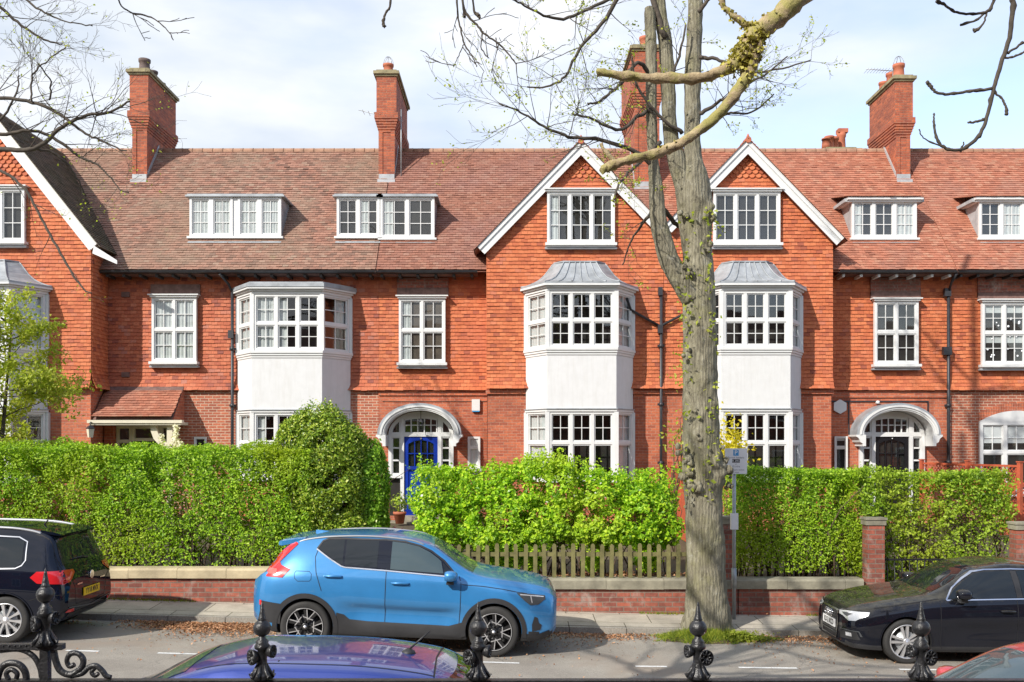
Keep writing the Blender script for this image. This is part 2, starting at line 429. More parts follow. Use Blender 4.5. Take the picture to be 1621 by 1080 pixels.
M['chrome'] = m_plain('chrome_trim', (0.80, 0.80, 0.82), 0.16, 1.0, var=0.03)
M['satin'] = m_plain('satin_rail', (0.30, 0.31, 0.33), 0.45, 0.5, var=0.03)
M['lamp_red'] = m_paint('red_lamp_lens', (0.52, 0.012, 0.018), rough=0.15)
M['lamp_red_light'] = m_paint('pale_red_lens', (0.75, 0.12, 0.10), rough=0.15)
M['lamp_clear'] = m_paint('clear_lamp_lens', (0.60, 0.61, 0.63), rough=0.12, metal=0.4)
M['lamp_smoke'] = m_paint('smoked_lamp_lens', (0.06, 0.065, 0.07), rough=0.1)
M['plate_yellow'] = m_plain('yellow_plate', (0.78, 0.50, 0.01), 0.4, var=0.04)
M['plate_white'] = m_plain('white_plate', (0.78, 0.78, 0.78), 0.4, var=0.04)
M['car_glass'] = m_paint('tinted_car_glass', (0.012, 0.016, 0.02), rough=0.05)
M['car_glass_pale'] = m_paint('pale_car_glass', (0.05, 0.075, 0.085), rough=0.05)

# ---------------------------------------------------------------- mesh helpers
def link(o, parent=None):
    COL.objects.link(o)
    if parent is not None:
        o.parent = parent
    return o

def empty(name, loc=(0, 0, 0), parent=None):
    o = bpy.data.objects.new(name, None)
    o.location = loc
    o.empty_display_size = 0.2
    return link(o, parent)

def tag(o, label=None, cat=None, group=None, kind=None):
    if label: o['label'] = label
    if cat: o['category'] = cat
    if group: o['group'] = group
    if kind: o['kind'] = kind
    return o

def P(px, py, Y):
    """photo pixel at depth Y -> point"""
    return Vector(((px - 810.5) * Y / 1500.0, Y, CZ - (py - 700) * Y / 1500.0))

class MB:
    def __init__(s):
        s.v = []; s.f = []; s.mi = []; s.sm = []; s.uv = None
    def add(s, vs, fs, mi=0, smooth=False, T=None):
        k = len(s.v)
        if T is not None: vs = [T @ Vector(p) for p in vs]
        s.v.extend([tuple(p) for p in vs])
        for f in fs:
            s.f.append(tuple(i + k for i in f)); s.mi.append(mi); s.sm.append(smooth)
        return k
    def box(s, x0, x1, y0, y1, z0, z1, mi=0, T=None):
        if x0 > x1: x0, x1 = x1, x0
        if y0 > y1: y0, y1 = y1, y0
        if z0 > z1: z0, z1 = z1, z0
        s.add([(x0, y0, z0), (x1, y0, z0), (x1, y1, z0), (x0, y1, z0), (x0, y0, z1), (x1, y0, z1), (x1, y1, z1), (x0, y1, z1)],
              [(0, 3, 2, 1), (4, 5, 6, 7), (0, 1, 5, 4), (1, 2, 6, 5), (2, 3, 7, 6), (3, 0, 4, 7)], mi, False, T)
    def prism(s, poly, y0, y1, mi=0, T=None, smooth=False):
        """poly in (x,z), extruded in y"""
        n = len(poly)
        ar = sum(poly[i][0] * poly[(i + 1) % n][1] - poly[(i + 1) % n][0] * poly[i][1] for i in range(n))
        if ar < 0: poly = poly[::-1]
        if y0 > y1: y0, y1 = y1, y0
        vs = [(x, y0, z) for x, z in poly] + [(x, y1, z) for x, z in poly]
        fs = [tuple(range(n)), tuple(range(2 * n - 1, n - 1, -1))]
        s.add(vs, fs, mi, False, T)
        s.add(vs, [(i, i + n, (i + 1) % n + n, (i + 1) % n) for i in range(n)], mi, smooth, T)
    def prism_z(s, poly, z0, z1, mi=0):
        """poly in (x,y), extruded in z"""
        n = len(poly)
        ar = sum(poly[i][0] * poly[(i + 1) % n][1] - poly[(i + 1) % n][0] * poly[i][1] for i in range(n))
        if ar < 0: poly = poly[::-1]
        vs = [(x, y, z0) for x, y in poly] + [(x, y, z1) for x, y in poly]
        fs = [tuple(range(n - 1, -1, -1)), tuple(range(n, 2 * n))] + [(i, (i + 1) % n, (i + 1) % n + n, i + n) for i in range(n)]
        s.add(vs, fs, mi)
    def loft(s, rings, mi=0, closed=True, caps=True, smooth=True):
        n = len(rings[0]); k = len(s.v)
        for r in rings: s.v.extend([tuple(p) for p in r])
        for a in range(len(rings) - 1):
            for i in range(n if closed else n - 1):
                j = (i + 1) % n
                s.f.append((k + a * n + i, k + a * n + j, k + (a + 1) * n + j, k + (a + 1) * n + i)); s.mi.append(mi); s.sm.append(smooth)
        if caps and closed:
            s.f.append(tuple(k + i for i in range(n - 1, -1, -1))); s.mi.append(mi); s.sm.append(False)
            s.f.append(tuple(k + (len(rings) - 1) * n + i for i in range(n))); s.mi.append(mi); s.sm.append(False)
    def tube(s, pts, rad, n=8, mi=0, caps=True, wob=None):
        pts = [Vector(p) for p in pts]
        if isinstance(rad, (int, float)): rad = [rad] * len(pts)
        rings = []; ref = None
        for i, p in enumerate(pts):
            d = (pts[min(i + 1, len(pts) - 1)] - pts[max(i - 1, 0)])
            if d.length < 1e-9: d = Vector((0, 0, 1))
            d.normalize()
            if ref is None:
                ref = Vector((0, 1, 0)) if abs(d.y) < 0.9 else Vector((1, 0, 0))
            u = (ref - d * ref.dot(d))
            if u.length < 1e-6: u = d.orthogonal()
            u.normalize(); w = d.cross(u); ref = u
            ring = []
            for k in range(n):
                a = 2 * math.pi * k / n
                r = rad[i] * (wob(i, a) if wob else 1.0)
                ring.append(p + u * (r * math.cos(a)) + w * (r * math.sin(a)))
            rings.append(ring)
        s.loft(rings, mi, True, caps, True)
    def lathe(s, prof, c=(0, 0, 0), n=16, mi=0, T=None, axis='z', smooth=True, caps=True):
        """prof: (r, h) list"""
        rings = []
        for r, h in prof:
            ring = []
            for k in range(n):
                a = 2 * math.pi * k / n
                p = (r * math.cos(a), r * math.sin(a), h) if axis == 'z' else (r * math.cos(a), h, r * math.sin(a))
                p = Vector(p) + Vector(c)
                ring.append(T @ p if T is not None else p)
            rings.append(ring)
        if axis == 'y': rings = [r[::-1] for r in rings]
        s.loft(rings, mi, True, caps, smooth)
    def build(s, name, mats, parent=None, uvbox=False):
        me = bpy.data.meshes.new(name)
        me.from_pydata(s.v, [], s.f)
        if not isinstance(mats, (list, tuple)): mats = [mats]
        for m in mats: me.materials.append(M[m] if isinstance(m, str) else m)
        me.polygons.foreach_set('material_index', s.mi)
        me.polygons.foreach_set('use_smooth', s.sm)
        me.update()
        if uvbox: box_uv(me)
        return link(bpy.data.objects.new(name, me), parent)

def box_uv(me):
    uvl = me.uv_layers.new(name='UVMap')
    for p in me.polygons:
        n = p.normal
        for li in p.loop_indices:
            co = me.vertices[me.loops[li].vertex_index].co
            if abs(n.z) > 0.75: uv = (co.x, co.y)
            elif abs(n.y) >= abs(n.x): uv = (co.x, co.z)
            else: uv = (co.y + 0.11, co.z)
            uvl.data[li].uv = uv

def mesh_np(name, V, quads=None, tris=None, mat=None, parent=None):
    me = bpy.data.meshes.new(name)
    nq = 0 if quads is None else len(quads)
    n3 = 0 if tris is None else len(tris)
    me.vertices.add(len(V)); me.vertices.foreach_set('co', np.asarray(V, np.float32).ravel())
    loops = []
    if nq: loops.append(np.asarray(quads).ravel())
    if n3: loops.append(np.asarray(tris).ravel())
    loops = np.concatenate(loops).astype(np.int32)
    me.loops.add(len(loops)); me.loops.foreach_set('vertex_index', loops)
    me.polygons.add(nq + n3)
    st = np.concatenate([np.arange(nq) * 4, nq * 4 + np.arange(n3) * 3]).astype(np.int32)
    me.polygons.foreach_set('loop_start', st)
    me.polygons.foreach_set('use_smooth', np.zeros(nq + n3, bool))
    me.update(calc_edges=True)
    me.validate()
    me.materials.append(M[mat] if isinstance(mat, str) else mat)
    return link(bpy.data.objects.new(name, me), parent)

def text_mesh(name, body, size, mat, parent, Mx, align='CENTER', bold=0.0, ext=0.001):
    cu = bpy.data.curves.new(name, 'FONT')
    cu.body = body; cu.size = size; cu.align_x = align; cu.align_y = 'CENTER'
    cu.extrude = ext; cu.offset = bold
    o = bpy.data.objects.new(name, cu)
    COL.objects.link(o)
    dg = bpy.context.evaluated_depsgraph_get()
    me = bpy.data.meshes.new_from_object(o.evaluated_get(dg))
    bpy.data.objects.remove(o)
    me.materials.clear(); me.materials.append(M[mat])
    me.transform(Mx)
    return link(bpy.data.objects.new(name, me), parent)

def tile_field(O, U, V, N, v0, v1, ulo, uhi, w=0.165, gauge=0.1, thick=0.025, nfun=None, jit=1.0, seed=0, skip=0.0):
    """rows of clay tiles on a plane; returns verts, quads, tris. ulo/uhi: functions of v"""
    r_ = np.random.default_rng(seed)
    O, U, V, N = [np.array(x, float) for x in (O, U, V, N)]
    A0 = []; A1 = []; VV = []
    rows = int(round((v1 - v0) / gauge))
    for r in range(rows):
        v = v0 + r * gauge
        lo, hi = ulo(v + gauge * 0.5), uhi(v + gauge * 0.5)
        if hi - lo < 0.03: continue
        off = (r % 2) * 0.5 * w
        k0 = math.floor((lo - off) / w); k1 = math.ceil((hi - off) / w)
        ks = np.arange(k0, k1)
        a = np.clip(ks * w + off, lo, hi); b = np.clip((ks + 1) * w + off, lo, hi)
        ok = (b - a) > 0.02
        A0.append(a[ok]); A1.append(b[ok]); VV.append(np.full(ok.sum(), v))
    a = np.concatenate(A0); b = np.concatenate(A1); v = np.concatenate(VV)
    n = len(a)
    gap = 0.002
    a = a + gap; b = b - gap
    dv0 = r_.normal(0, 0.003 * jit, n); dv1 = dv0 + r_.normal(0, 0.003 * jit, n)
    t0 = thick + np.abs(r_.normal(0, 0.004 * jit, n)); t1 = t0 + r_.normal(0, 0.003 * jit, n)
    slip = (r_.random(n) < 0.012 * jit)
    dv0 -= slip * 0.02; dv1 -= slip * 0.015
    nf = nfun if nfun else (lambda vv: np.zeros_like(vv))
    nb = nf(v); nh = nf(v + gauge)
    h = v + gauge + 0.012
    def pt(u, vv, nn): return O + u[:, None] * U + vv[:, None] * V + nn[:, None] * N
    vs = np.stack([pt(a, v + dv0, nb + t0), pt(b, v + dv1, nb + t1), pt(b, h, nh + 0.004), pt(a, h, nh + 0.004),
                   pt(a, v + dv0, nb), pt(b, v + dv1, nb)], 1).reshape(-1, 3)
    i = (np.arange(n) * 6)[:, None]
    q = np.concatenate([i + np.array([[0, 1, 2, 3]]), i + np.array([[4, 5, 1, 0]])])
    t = np.concatenate([i + np.array([[0, 3, 4]]), i + np.array([[1, 5, 2]])])
    return vs, q, t

class TF:
    def __init__(s): s.V = []; s.Q = []; s.T = []; s.n = 0
    def add(s, *a, **k):
        v, q, t = tile_field(*a, **k)
        s.V.append(v); s.Q.append(q + s.n); s.T.append(t + s.n); s.n += len(v)
    def scales(s, O, U, V, N, v0, v1, ulo, uhi, w=0.17, gauge=0.105, thick=0.038, seed=3):
        r_ = np.random.default_rng(seed)
        O, U, V, N = [np.array(x, float) for x in (O, U, V, N)]
        rows = int(round((v1 - v0) / gauge))
        for r in range(rows):
            v = v0 + r * gauge
            lo, hi = ulo(v + gauge * .5), uhi(v + gauge * .5)
            off = (r % 2) * .5 * w
            for k in range(math.floor((lo - off) / w), math.ceil((hi - off) / w)):
                a, b = k * w + off, (k + 1) * w + off
                if b - 0.05 < lo or a + 0.05 > hi: continue
                c = (a + b) / 2; t = thick + abs(r_.normal(0, .003))
                pr = [(c - w * .48, v + gauge + .015, .004), (c - w * .48, v + .075, t * .6)]
                for j in range(7):
                    an = math.pi + math.pi * j / 6
                    pr.append((c + w * .48 * math.cos(an), v + .075 + .075 * math.sin(an), t))
                pr += [(c + w * .48, v + .075, t * .6), (c + w * .48, v + gauge + .015, .004)]
                pts = [O + u * U + vv * V + nn * N for u, vv, nn in pr]
                back = [O + u * U + vv * V for u, vv, nn in pr[2:9]]
                m = len(pts)
                s.V.append(np.array(pts + back))
                T = [(0, j, j + 1) for j in range(1, m - 1)]
                Q = [(m + j, m + j + 1, 2 + j + 1, 2 + j) for j in range(6)]
                s.T.append(np.array(T) + s.n); s.Q.append(np.array(Q) + s.n); s.n += m + 7
    def build(s, name, mat, parent):
        return mesh_np(name, np.concatenate(s.V), np.concatenate(s.Q), np.concatenate(s.T), mat, parent)
# ---------------------------------------------------------------- terrain
def gz(x):
    x = max(-22, min(22, x))
    return -0.028 * x if x < 1.6 else -0.0448 - 0.012 * (x - 1.6)
KY, WY = 15.2, 16.3          # far kerb, garden walls
def road_z(x, y):
    return gz(x) - 0.045 * max(0.0, (y - 10.5) / 4.7)

def sheet(name, xs, ys, zf, mat, kind='structure', uv=False, label=None):
    V = []; F = []; nx = len(xs)
    for y in ys:
        for x in xs: V.append((x, y, zf(x, y)))
    for j in range(len(ys) - 1):
        for i in range(nx - 1):
            k = j * nx + i
            F.append((k, k + 1, k + nx + 1, k + nx))
    b = MB(); b.add(V, F)
    o = b.build(name, mat, None, uvbox=uv)
    o['kind'] = kind
    return o
lin = lambda a, b, n: [a + (b - a) * i / (n - 1) for i in range(n)]
sheet('ground', [-700, -60, 60, 700], [-400, -30, 60, 900], lambda x, y: -1.2, 'lawn_soil')
XS = [-60, -22] + lin(-20, 20, 21) + [22, 60]
sheet('road', XS, [6.0, 8, 10.5, 12, 13.5, KY], road_z, 'asphalt')
sheet('pavement', XS, [KY + 0.13, 15.8, WY + .02], lambda x, y: gz(x) + 0.055 + 0.05 * (y - KY) / 1.1, 'slabs', uv=True)
sheet('near_pavement', XS, [2.8, 4.2, 5.87], lambda x, y: gz(x) + 0.12, 'slabs', uv=True)
b = MB()
for k in range(-44, 44):
    x0, x1 = k * 0.92 + 0.006, (k + 1) * 0.92 - 0.006
    for (ya, yb, top) in ((KY, KY + 0.13, 0.058), (5.87, 6.0, 0.122)):
        za, zb = gz(x0), gz(x1)
        b.add([(x0, ya, za - .3), (x1, ya, zb - .3), (x1, yb, zb - .3), (x0, yb, za - .3), (x0, ya, za + top), (x1, ya, zb + top), (x1, yb, zb + top), (x0, yb, za + top)],
              [(0, 3, 2, 1), (4, 5, 6, 7), (0, 1, 5, 4), (1, 2, 6, 5), (2, 3, 7, 6), (3, 0, 4, 7)])
o = b.build('kerb', 'kerbstone'); o['kind'] = 'structure'
sheet('garden_ground', XS, [WY + 0.1, 18, 22, 26.6, 40], lambda x, y: 0.5 + 0.03 * min(10, (y - WY)) + (0.12 if x < -2 else 0), 'lawn_soil')
sheet('near_garden', XS, [-25, 0, 2.79], lambda x, y: gz(x) + 0.14, 'lawn_soil')
# parking-bay dashes
b = MB()
for a0, a1 in [(-6.1, -5.65), (-4.85, -4.2), (-2.9, -2.2), (-0.6, 0.1), (1.5, 2.12), (3.1, 3.9), (5.3, 6.0), (7.6, 8.3), (-8.4, -7.7)]:
    Y0 = 12.93
    n = 6
    V = []; F = []
    for i in range(n):
        x = a0 + (a1 - a0) * i / (n - 1)
        V += [(x, Y0, road_z(x, Y0) + .004), (x, Y0 + .07, road_z(x, Y0 + .07) + .004)]
    for i in range(n - 1): F.append((2 * i, 2 * i + 2, 2 * i + 3, 2 * i + 1))
    b.add(V, F)
o = b.build('road_marking', 'line'); o['kind'] = 'structure'

# ---------------------------------------------------------------- windows
def face_T(A, B):
    """local frame: x along A->B, -y outward, z up (origin at A, z=0)"""
    A = Vector((A[0], A[1], 0)); B = Vector((B[0], B[1], 0))
    u = (B - A).normalized()
    inn = Vector((-u.y, u.x, 0))          # points away from viewer for A left, B right
    T = Matrix.Identity(4)
    T.col[0] = (*u, 0); T.col[1] = (*inn, 0); T.col[2] = (0, 0, 1, 0); T.col[3] = (*A, 1)
    return T, (B - A).length

class Win:
    def __init__(s): s.fr = MB(); s.gl = MB(); s.cu = MB(); s.bk = MB()
    def glaze(s, T, u0, u1, z0, z1, nl, trans=(), pc=2, pr=2, d0=0.0, d1=0.09, fw=0.06, mw=0.07, bar=0.019, sash=0.032, curtain=None, back=True, head=None, seed=0, dcur=.02):
        """d: distance outward from local plane (d1 = front of frame)"""
        rr = random.Random(seed)
        fr, gl = s.fr, s.gl
        Y = lambda d: -d
        hd = head or fw
        fr.box(u0, u0 + fw, Y(d1), Y(d0), z0, z1, 0, T)
        fr.box(u1 - fw, u1, Y(d1), Y(d0), z0, z1, 0, T)
        fr.box(u0 + fw, u1 - fw, Y(d1), Y(d0), z1 - hd, z1, 0, T)
        fr.box(u0 + fw, u1 - fw, Y(d1), Y(d0), z0, z0 + fw, 0, T)
        U0, U1, Z0, Z1 = u0 + fw, u1 - fw, z0 + fw, z1 - hd
        lw = (U1 - U0 - (nl - 1) * mw) / nl
        zs = [Z0] + sorted(trans) + [Z1]
        for i in range(nl):
            a = U0 + i * (lw + mw); c = a + lw
            if i: fr.box(a - mw, a, Y(d1 - .004), Y(d0), Z0, Z1, 0, T)
            for t in trans: fr.box(a, c, Y(d1 - .008), Y(d0), t - .038, t + .038, 0, T)
            for j in range(len(zs) - 1):
                p = zs[j] + (.038 if j else 0); q = zs[j + 1] - (.038 if j < len(zs) - 2 else 0)
                dm = d1 - .03
                fr.box(a, a + sash, Y(dm), Y(dm - .04), p, q, 0, T); fr.box(c - sash, c, Y(dm), Y(dm - .04), p, q, 0, T)
                fr.box(a + sash, c - sash, Y(dm), Y(dm - .04), p, p + sash, 0, T); fr.box(a + sash, c - sash, Y(dm), Y(dm - .04), q - sash, q, 0, T)
                aa, cc, pp, qq = a + sash, c - sash, p + sash, q - sash
                nr = pr if isinstance(pr, int) else pr[j]
                npc = pc if isinstance(pc, int) else pc[j]
                for k in range(1, npc):
                    x = aa + (cc - aa) * k / npc
                    fr.box(x - bar / 2, x + bar / 2, Y(dm - .008), Y(dm - .036), pp, qq, 0, T)
                for k in range(1, nr):
                    z = pp + (qq - pp) * k / nr
                    for m in range(npc):
                        xa = aa + (cc - aa) * m / npc + (bar / 2 if m else 0); xb = aa + (cc - aa) * (m + 1) / npc - (bar / 2 if m < npc - 1 else 0)
                        fr.box(xa, xb, Y(dm - .009), Y(dm - .035), z - bar / 2, z + bar / 2, 0, T)
                # glass, each pane very slightly out of true
                for k in range(nr):
                    za = pp + (qq - pp) * k / nr; zb = pp + (qq - pp) * (k + 1) / nr
                    for m in range(npc):
                        xa = aa + (cc - aa) * m / npc; xb = aa + (cc - aa) * (m + 1) / npc
                        e = [rr.uniform(-.0022, .0022) for _ in range(3)]
                        dg = dm - .022
                        gl.add([(xa, Y(dg + e[0]), za), (xb, Y(dg + e[1]), za), (xb, Y(dg + e[1] + e[2]), zb), (xa, Y(dg + e[0] + e[2]), zb)], [(0, 1, 2, 3)], 0, False, T)
                if curtain:
                    kind = curtain if isinstance(curtain, str) else curtain[(i + j * nl) % len(curtain)]
                    dc = d0 + dcur
                    if kind == 'net': s.drape(T, a, c, p, q, dc, rr)
                    elif kind == 'left': s.drape(T, a, a + lw * .45, p, q, dc, rr)
                    elif kind == 'right': s.drape(T, c - lw * .45, c, p, q, dc, rr)
                    elif kind == 'blind': s.drape(T, a, c, q - (q - p) * .7, q, dc, rr, 0.0)
                    elif kind == 'topblind': s.drape(T, a, c, q - (q - p) * .3, q, dc, rr, 0.0)
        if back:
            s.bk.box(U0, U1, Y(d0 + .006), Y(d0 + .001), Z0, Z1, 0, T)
    def drape(s, T, a, c, p, q, d, rr, amp=.009):
        n = max(3, int((c - a) / .012)); ph = rr.uniform(0, 6); fq = rr.uniform(55, 80)
        V = []; F = []
        for i in range(n + 1):
            x = a + (c - a) * i / n
            y = -(d + amp * math.sin(fq * x + ph + 1.3 * math.sin(11 * x)))
            V += [(x, y, p), (x, y, q)]
        for i in range(n): F.append((2 * i, 2 * i + 2, 2 * i + 3, 2 * i + 1))
        s.cu.add(V, F, 0, True, T)
    def build(s, root, room='room', cur='net', frame_mat='white'):
        if s.fr.f: s.fr.build('frame', frame_mat, root)
        if s.gl.f: s.gl.build('panes', 'glass', root)
        if s.cu.f: s.cu.build('curtain', cur, root)
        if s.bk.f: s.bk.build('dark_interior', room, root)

def part(name, parent, label=None):
    o = empty(name, (0, 0, 0), parent)
    if label: o['label'] = label
    return o

def wall_window(house, x0, x1, z0, z1, yw, nl=2, trans=(), pc=2, pr=2, curtain=None, room='room', name='window', cornice=True, head=None, seed=0, proud=0.10, label=None, fw=.065, sash=.032):
    root = part(name, house, label)
    T, w = face_T((x0, yw), (x1, yw))
    w_ = Win()
    w_.glaze(T, 0.0, w, z0, z1, nl, trans, pc, pr, 0.035, 0.035 + proud, fw=fw, sash=sash, curtain=curtain, head=head, seed=seed)
    m = MB()
    m.box(-.05, w + .05, -.23, -.01, z0 - .075, z0 - .003, 0, T)      # sill
    m.box(-.02, w + .02, -.19, -.01, z0 - .11, z0 - .078, 0, T)
    if cornice:
        m.box(-.03, w + .03, -.19, -.01, z1 + .003, z1 + .05, 0, T)
        m.box(-.08, w + .08, -.23, -.01, z1 + .053, z1 + .085, 0, T)
    w_.build(root, room)
    m.build('sill', 'white', root)
    q = MB(); q.box(-.06, w + .06, -.15, -.01, z0 - .16, z0 - .113, 0, T)
    q.build('lead_flashing', 'lead', root)
    return root

def bay(house, cx, yw, zg, flat=False, zt=6.88, curtains=None, room='room', roughcast='render_smooth', hw=1.42, fw_=0.885, dep=0.92, label=None, low_cur=None, seed=0):
    root = part('bay_window', house, label)
    def fp(o):
        """footprint grown by o, left to right in front of the wall"""
        k = o * 0.5
        return [(cx - hw - o, yw), (cx - hw - o, yw - .05 - o * .1), (cx - fw_ - k, yw - dep - o), (cx + fw_ + k, yw - dep - o), (cx + hw + o, yw - .05 - o * .1), (cx + hw + o, yw)]
    wh = MB()
    W_ = Win()
    A, B, C, D = (cx - hw, yw - .05), (cx - fw_, yw - dep), (cx + fw_, yw - dep), (cx + hw, yw - .05)
    z_low0, z_low1 = 2.05, 3.78
    z_up0, z_up1 = 5.43, zt
    # rings
    for (za, zb, o) in ((z_up0 - .07, z_up0 - .004, .07), (z_up0 - .13, z_up0 - .073, .045), (z_up0 - .19, z_up0 - .133, .02),
                        (z_low1 + .004, z_low1 + .06, .03), (z_up1 + .004, z_up1 + .07, .03), (z_up1 + .073, z_up1 + .12, .08), (z_up1 + .123, z_up1 + .17, .15),
                        (z_low0 - .08, z_low0 - .004, .06)):
        wh.prism_z(fp(o), za, zb)
    ld = MB(); ld.prism_z(fp(.055), z_low1 + .063, z_low1 + .085)
    ld.build('lead_drip', 'lead', root)
    rp = MB(); rp.prism_z(fp(0.0), z_low1 + .088, z_up0 - .193); rp.build('render_panel', roughcast, root)
    bw = MB(); bw.prism_z(fp(-.02), zg, z_low0 - .083); bw.build('brick_base', 'brick_orange', root, uvbox=True)
    for (z0, z1, tr, cur, sd_) in ((z_up0, z_up1, (z_up0 + (z_up1 - z_up0) * .48,), curtains, 1), (z_low0, z_low1, (z_low0 + .93,), low_cur, 2)):
        pr = (2, 2) if sd_ == 1 else (1, 2)
        pcs = (2, 2) if sd_ == 1 else (1, 2)
        for (a_, b_, nl) in ((A, B, 1), (B, C, 3), (C, D, 1)):
            T, w = face_T(a_, b_)
            cc = cur.get(nl if nl == 3 else ('L' if a_ is A else 'R')) if cur else None
            fw_in = Win(); fw_in.glaze(T, .045, w - .045, z0, z1, nl, tr, pcs, pr, -.06, .0, fw=.065 if nl == 3 else .05, mw=.085, curtain=cc, back=False, dcur=-.05, seed=seed + sd_ * 7 + nl)
            fw_in.build(root, room)
        for p_ in (A, B, C, D):                        # corner posts
            wh.box(p_[0] - .055, p_[0] + .055, p_[1] - .02, p_[1] + .09, z0, z1)
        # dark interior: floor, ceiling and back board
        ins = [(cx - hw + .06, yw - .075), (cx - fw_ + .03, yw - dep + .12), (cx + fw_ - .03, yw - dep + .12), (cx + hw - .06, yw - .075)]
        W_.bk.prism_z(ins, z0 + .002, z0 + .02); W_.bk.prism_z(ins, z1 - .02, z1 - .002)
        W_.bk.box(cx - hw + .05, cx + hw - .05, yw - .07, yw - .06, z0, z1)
    W_.build(root, room)
    wh.build('white_joinery', 'white', root)
    rf = MB()
    ze = z_up1 + .173
    if flat:
        rf.prism_z(fp(.17), ze, ze + .10)
        rf.prism_z(fp(.08), ze + .103, ze + .14)
    else:
        prof = [(1.0, 0.0), (1.0, .05), (.92, .07), (.82, .125), (.70, .22), (.60, .36), (.525, .51), (.47, .63), (.44, .68)]
        base = fp(.14)
        def ringp(sx, z):
            return [Vector((cx + (x - cx) * sx, yw - (yw - y) * (sx if sx > .999 else (.25 + .75 * max(0, (sx - .45) / .55))), ze + z)) for x, y in base]
        rings = [ringp(a_, z) for a_, z in prof]
        rf.loft(rings, 0, True, True, False)
        for fr_ in (0.0, .18, .36, .5, .64, .82, 1.0):    # rolls
            line = []
            for rg in rings[1:]:
                line.append(rg[2].lerp(rg[3], fr_) + Vector((0, -.008, .004)))
            rf.tube(line, .02, 6)
        for c_ in (1, 4):
            rf.tube([rg[c_] + Vector((0, 0, .004)) for rg in rings[1:]], .016, 6)
        q_ = rings[-1]
        rf.prism_z([(q_[0].x - .02, yw), (q_[2].x - .02, q_[2].y - .03), (q_[3].x + .02, q_[3].y - .03), (q_[5].x + .02, yw)], ze + .682, ze + .715)
    rf.build('bay_roof', 'lead', root)
    return root

# ---------------------------------------------------------------- terrace
PITCH = 50.0
TP = math.tan(R(PITCH))
EZ, EY = 7.58, 25.45                    # main eave
RD = 3.64; RY, RZ = EY + RD, EZ + RD * TP
YW, YG = 26.0, 25.2                     # recessed wall, gable wall
TB = 4.42                               # bottom of the tile hanging
SP = [-11.1, -3.66, 4.03, 11.95, 19.5]  # party walls
kick = lambda v: 0.13 * np.clip(1 - v / 0.45, 0, 1) ** 2

def roof_fn(y): return EZ + (y - EY) * TP

def main_roof(house, x0, x1, mat, gut, seed, tails='dark_wood', gut_mat='pipe'):
    tf = TF()
    tf.add((0, EY, EZ + .05), (1, 0, 0), (0, math.cos(R(PITCH)), math.sin(R(PITCH))), (0, -math.sin(R(PITCH)), math.cos(R(PITCH))),
           0, RD / math.cos(R(PITCH)) - .05, lambda v: x0, lambda v: x1, seed=seed, thick=.02, jit=1.2)
    rf = tf.build('roof', mat, house)
    b = MB()
    b.add([(x0, EY + .03, EZ), (x1, EY + .03, EZ), (x1, RY, RZ), (x0, RY, RZ), (x0, RY + 4.2, RZ - 4.6), (x1, RY + 4.2, RZ - 4.6)], [(0, 1, 2, 3), (3, 2, 5, 4)])
    b.build('roof_deck', mat, rf)
    r = MB(); x = x0
    while x < x1 - .02:
        e = min(x + .31, x1)
        r.lathe([(.095, x + .004), (.10, e - .03), (.105, e - .004)], (0, RY, RZ - .0), 12, 0, Matrix(((0, 0, 1, 0), (0, 1, 0, RY), (1, 0, 0, RZ), (0, 0, 0, 1))) @ Matrix.Translation((0, -RY, -RZ)), smooth=True)
        x += .31
    r.build('ridge_tiles', 'ridge', rf)
    # soffit, rafter tails, gutter
    for (ga, gb) in gut:
        s_ = MB(); s_.box(ga, gb, EY + .1, YW, EZ - .055, EZ - .02)
        s_.build('soffit', 'timber_dark', rf)
        t = MB(); n = int((gb - ga) / .42)
        for k in range(n):
            xx = ga + .15 + k * (gb - ga - .3) / max(1, n - 1)
            t.box(xx - .035, xx + .035, EY + .06, YW - .03, EZ - .13, EZ - .058)
        t.build('rafter_tails', tails, rf)
        gt = MB()
        ring = []
        for xx in (ga, gb):
            q = [(-.065 + .0, .0)] + [(.065 * math.cos(a), .065 * math.sin(a)) for a in [math.pi + math.pi * k / 8 for k in range(9)]]
            ring.append([Vector((xx, EY - .02 + u, EZ + .015 + w)) for u, w in q[1:]])
        gt.loft(ring, 0, False, False, True)
        gt.loft([[p + Vector((0, 0, .004)) for p in rr_] for rr_ in ring[::-1]], 0, False, False, True)
        gt.build('gutter', gut_mat, rf)
    return rf

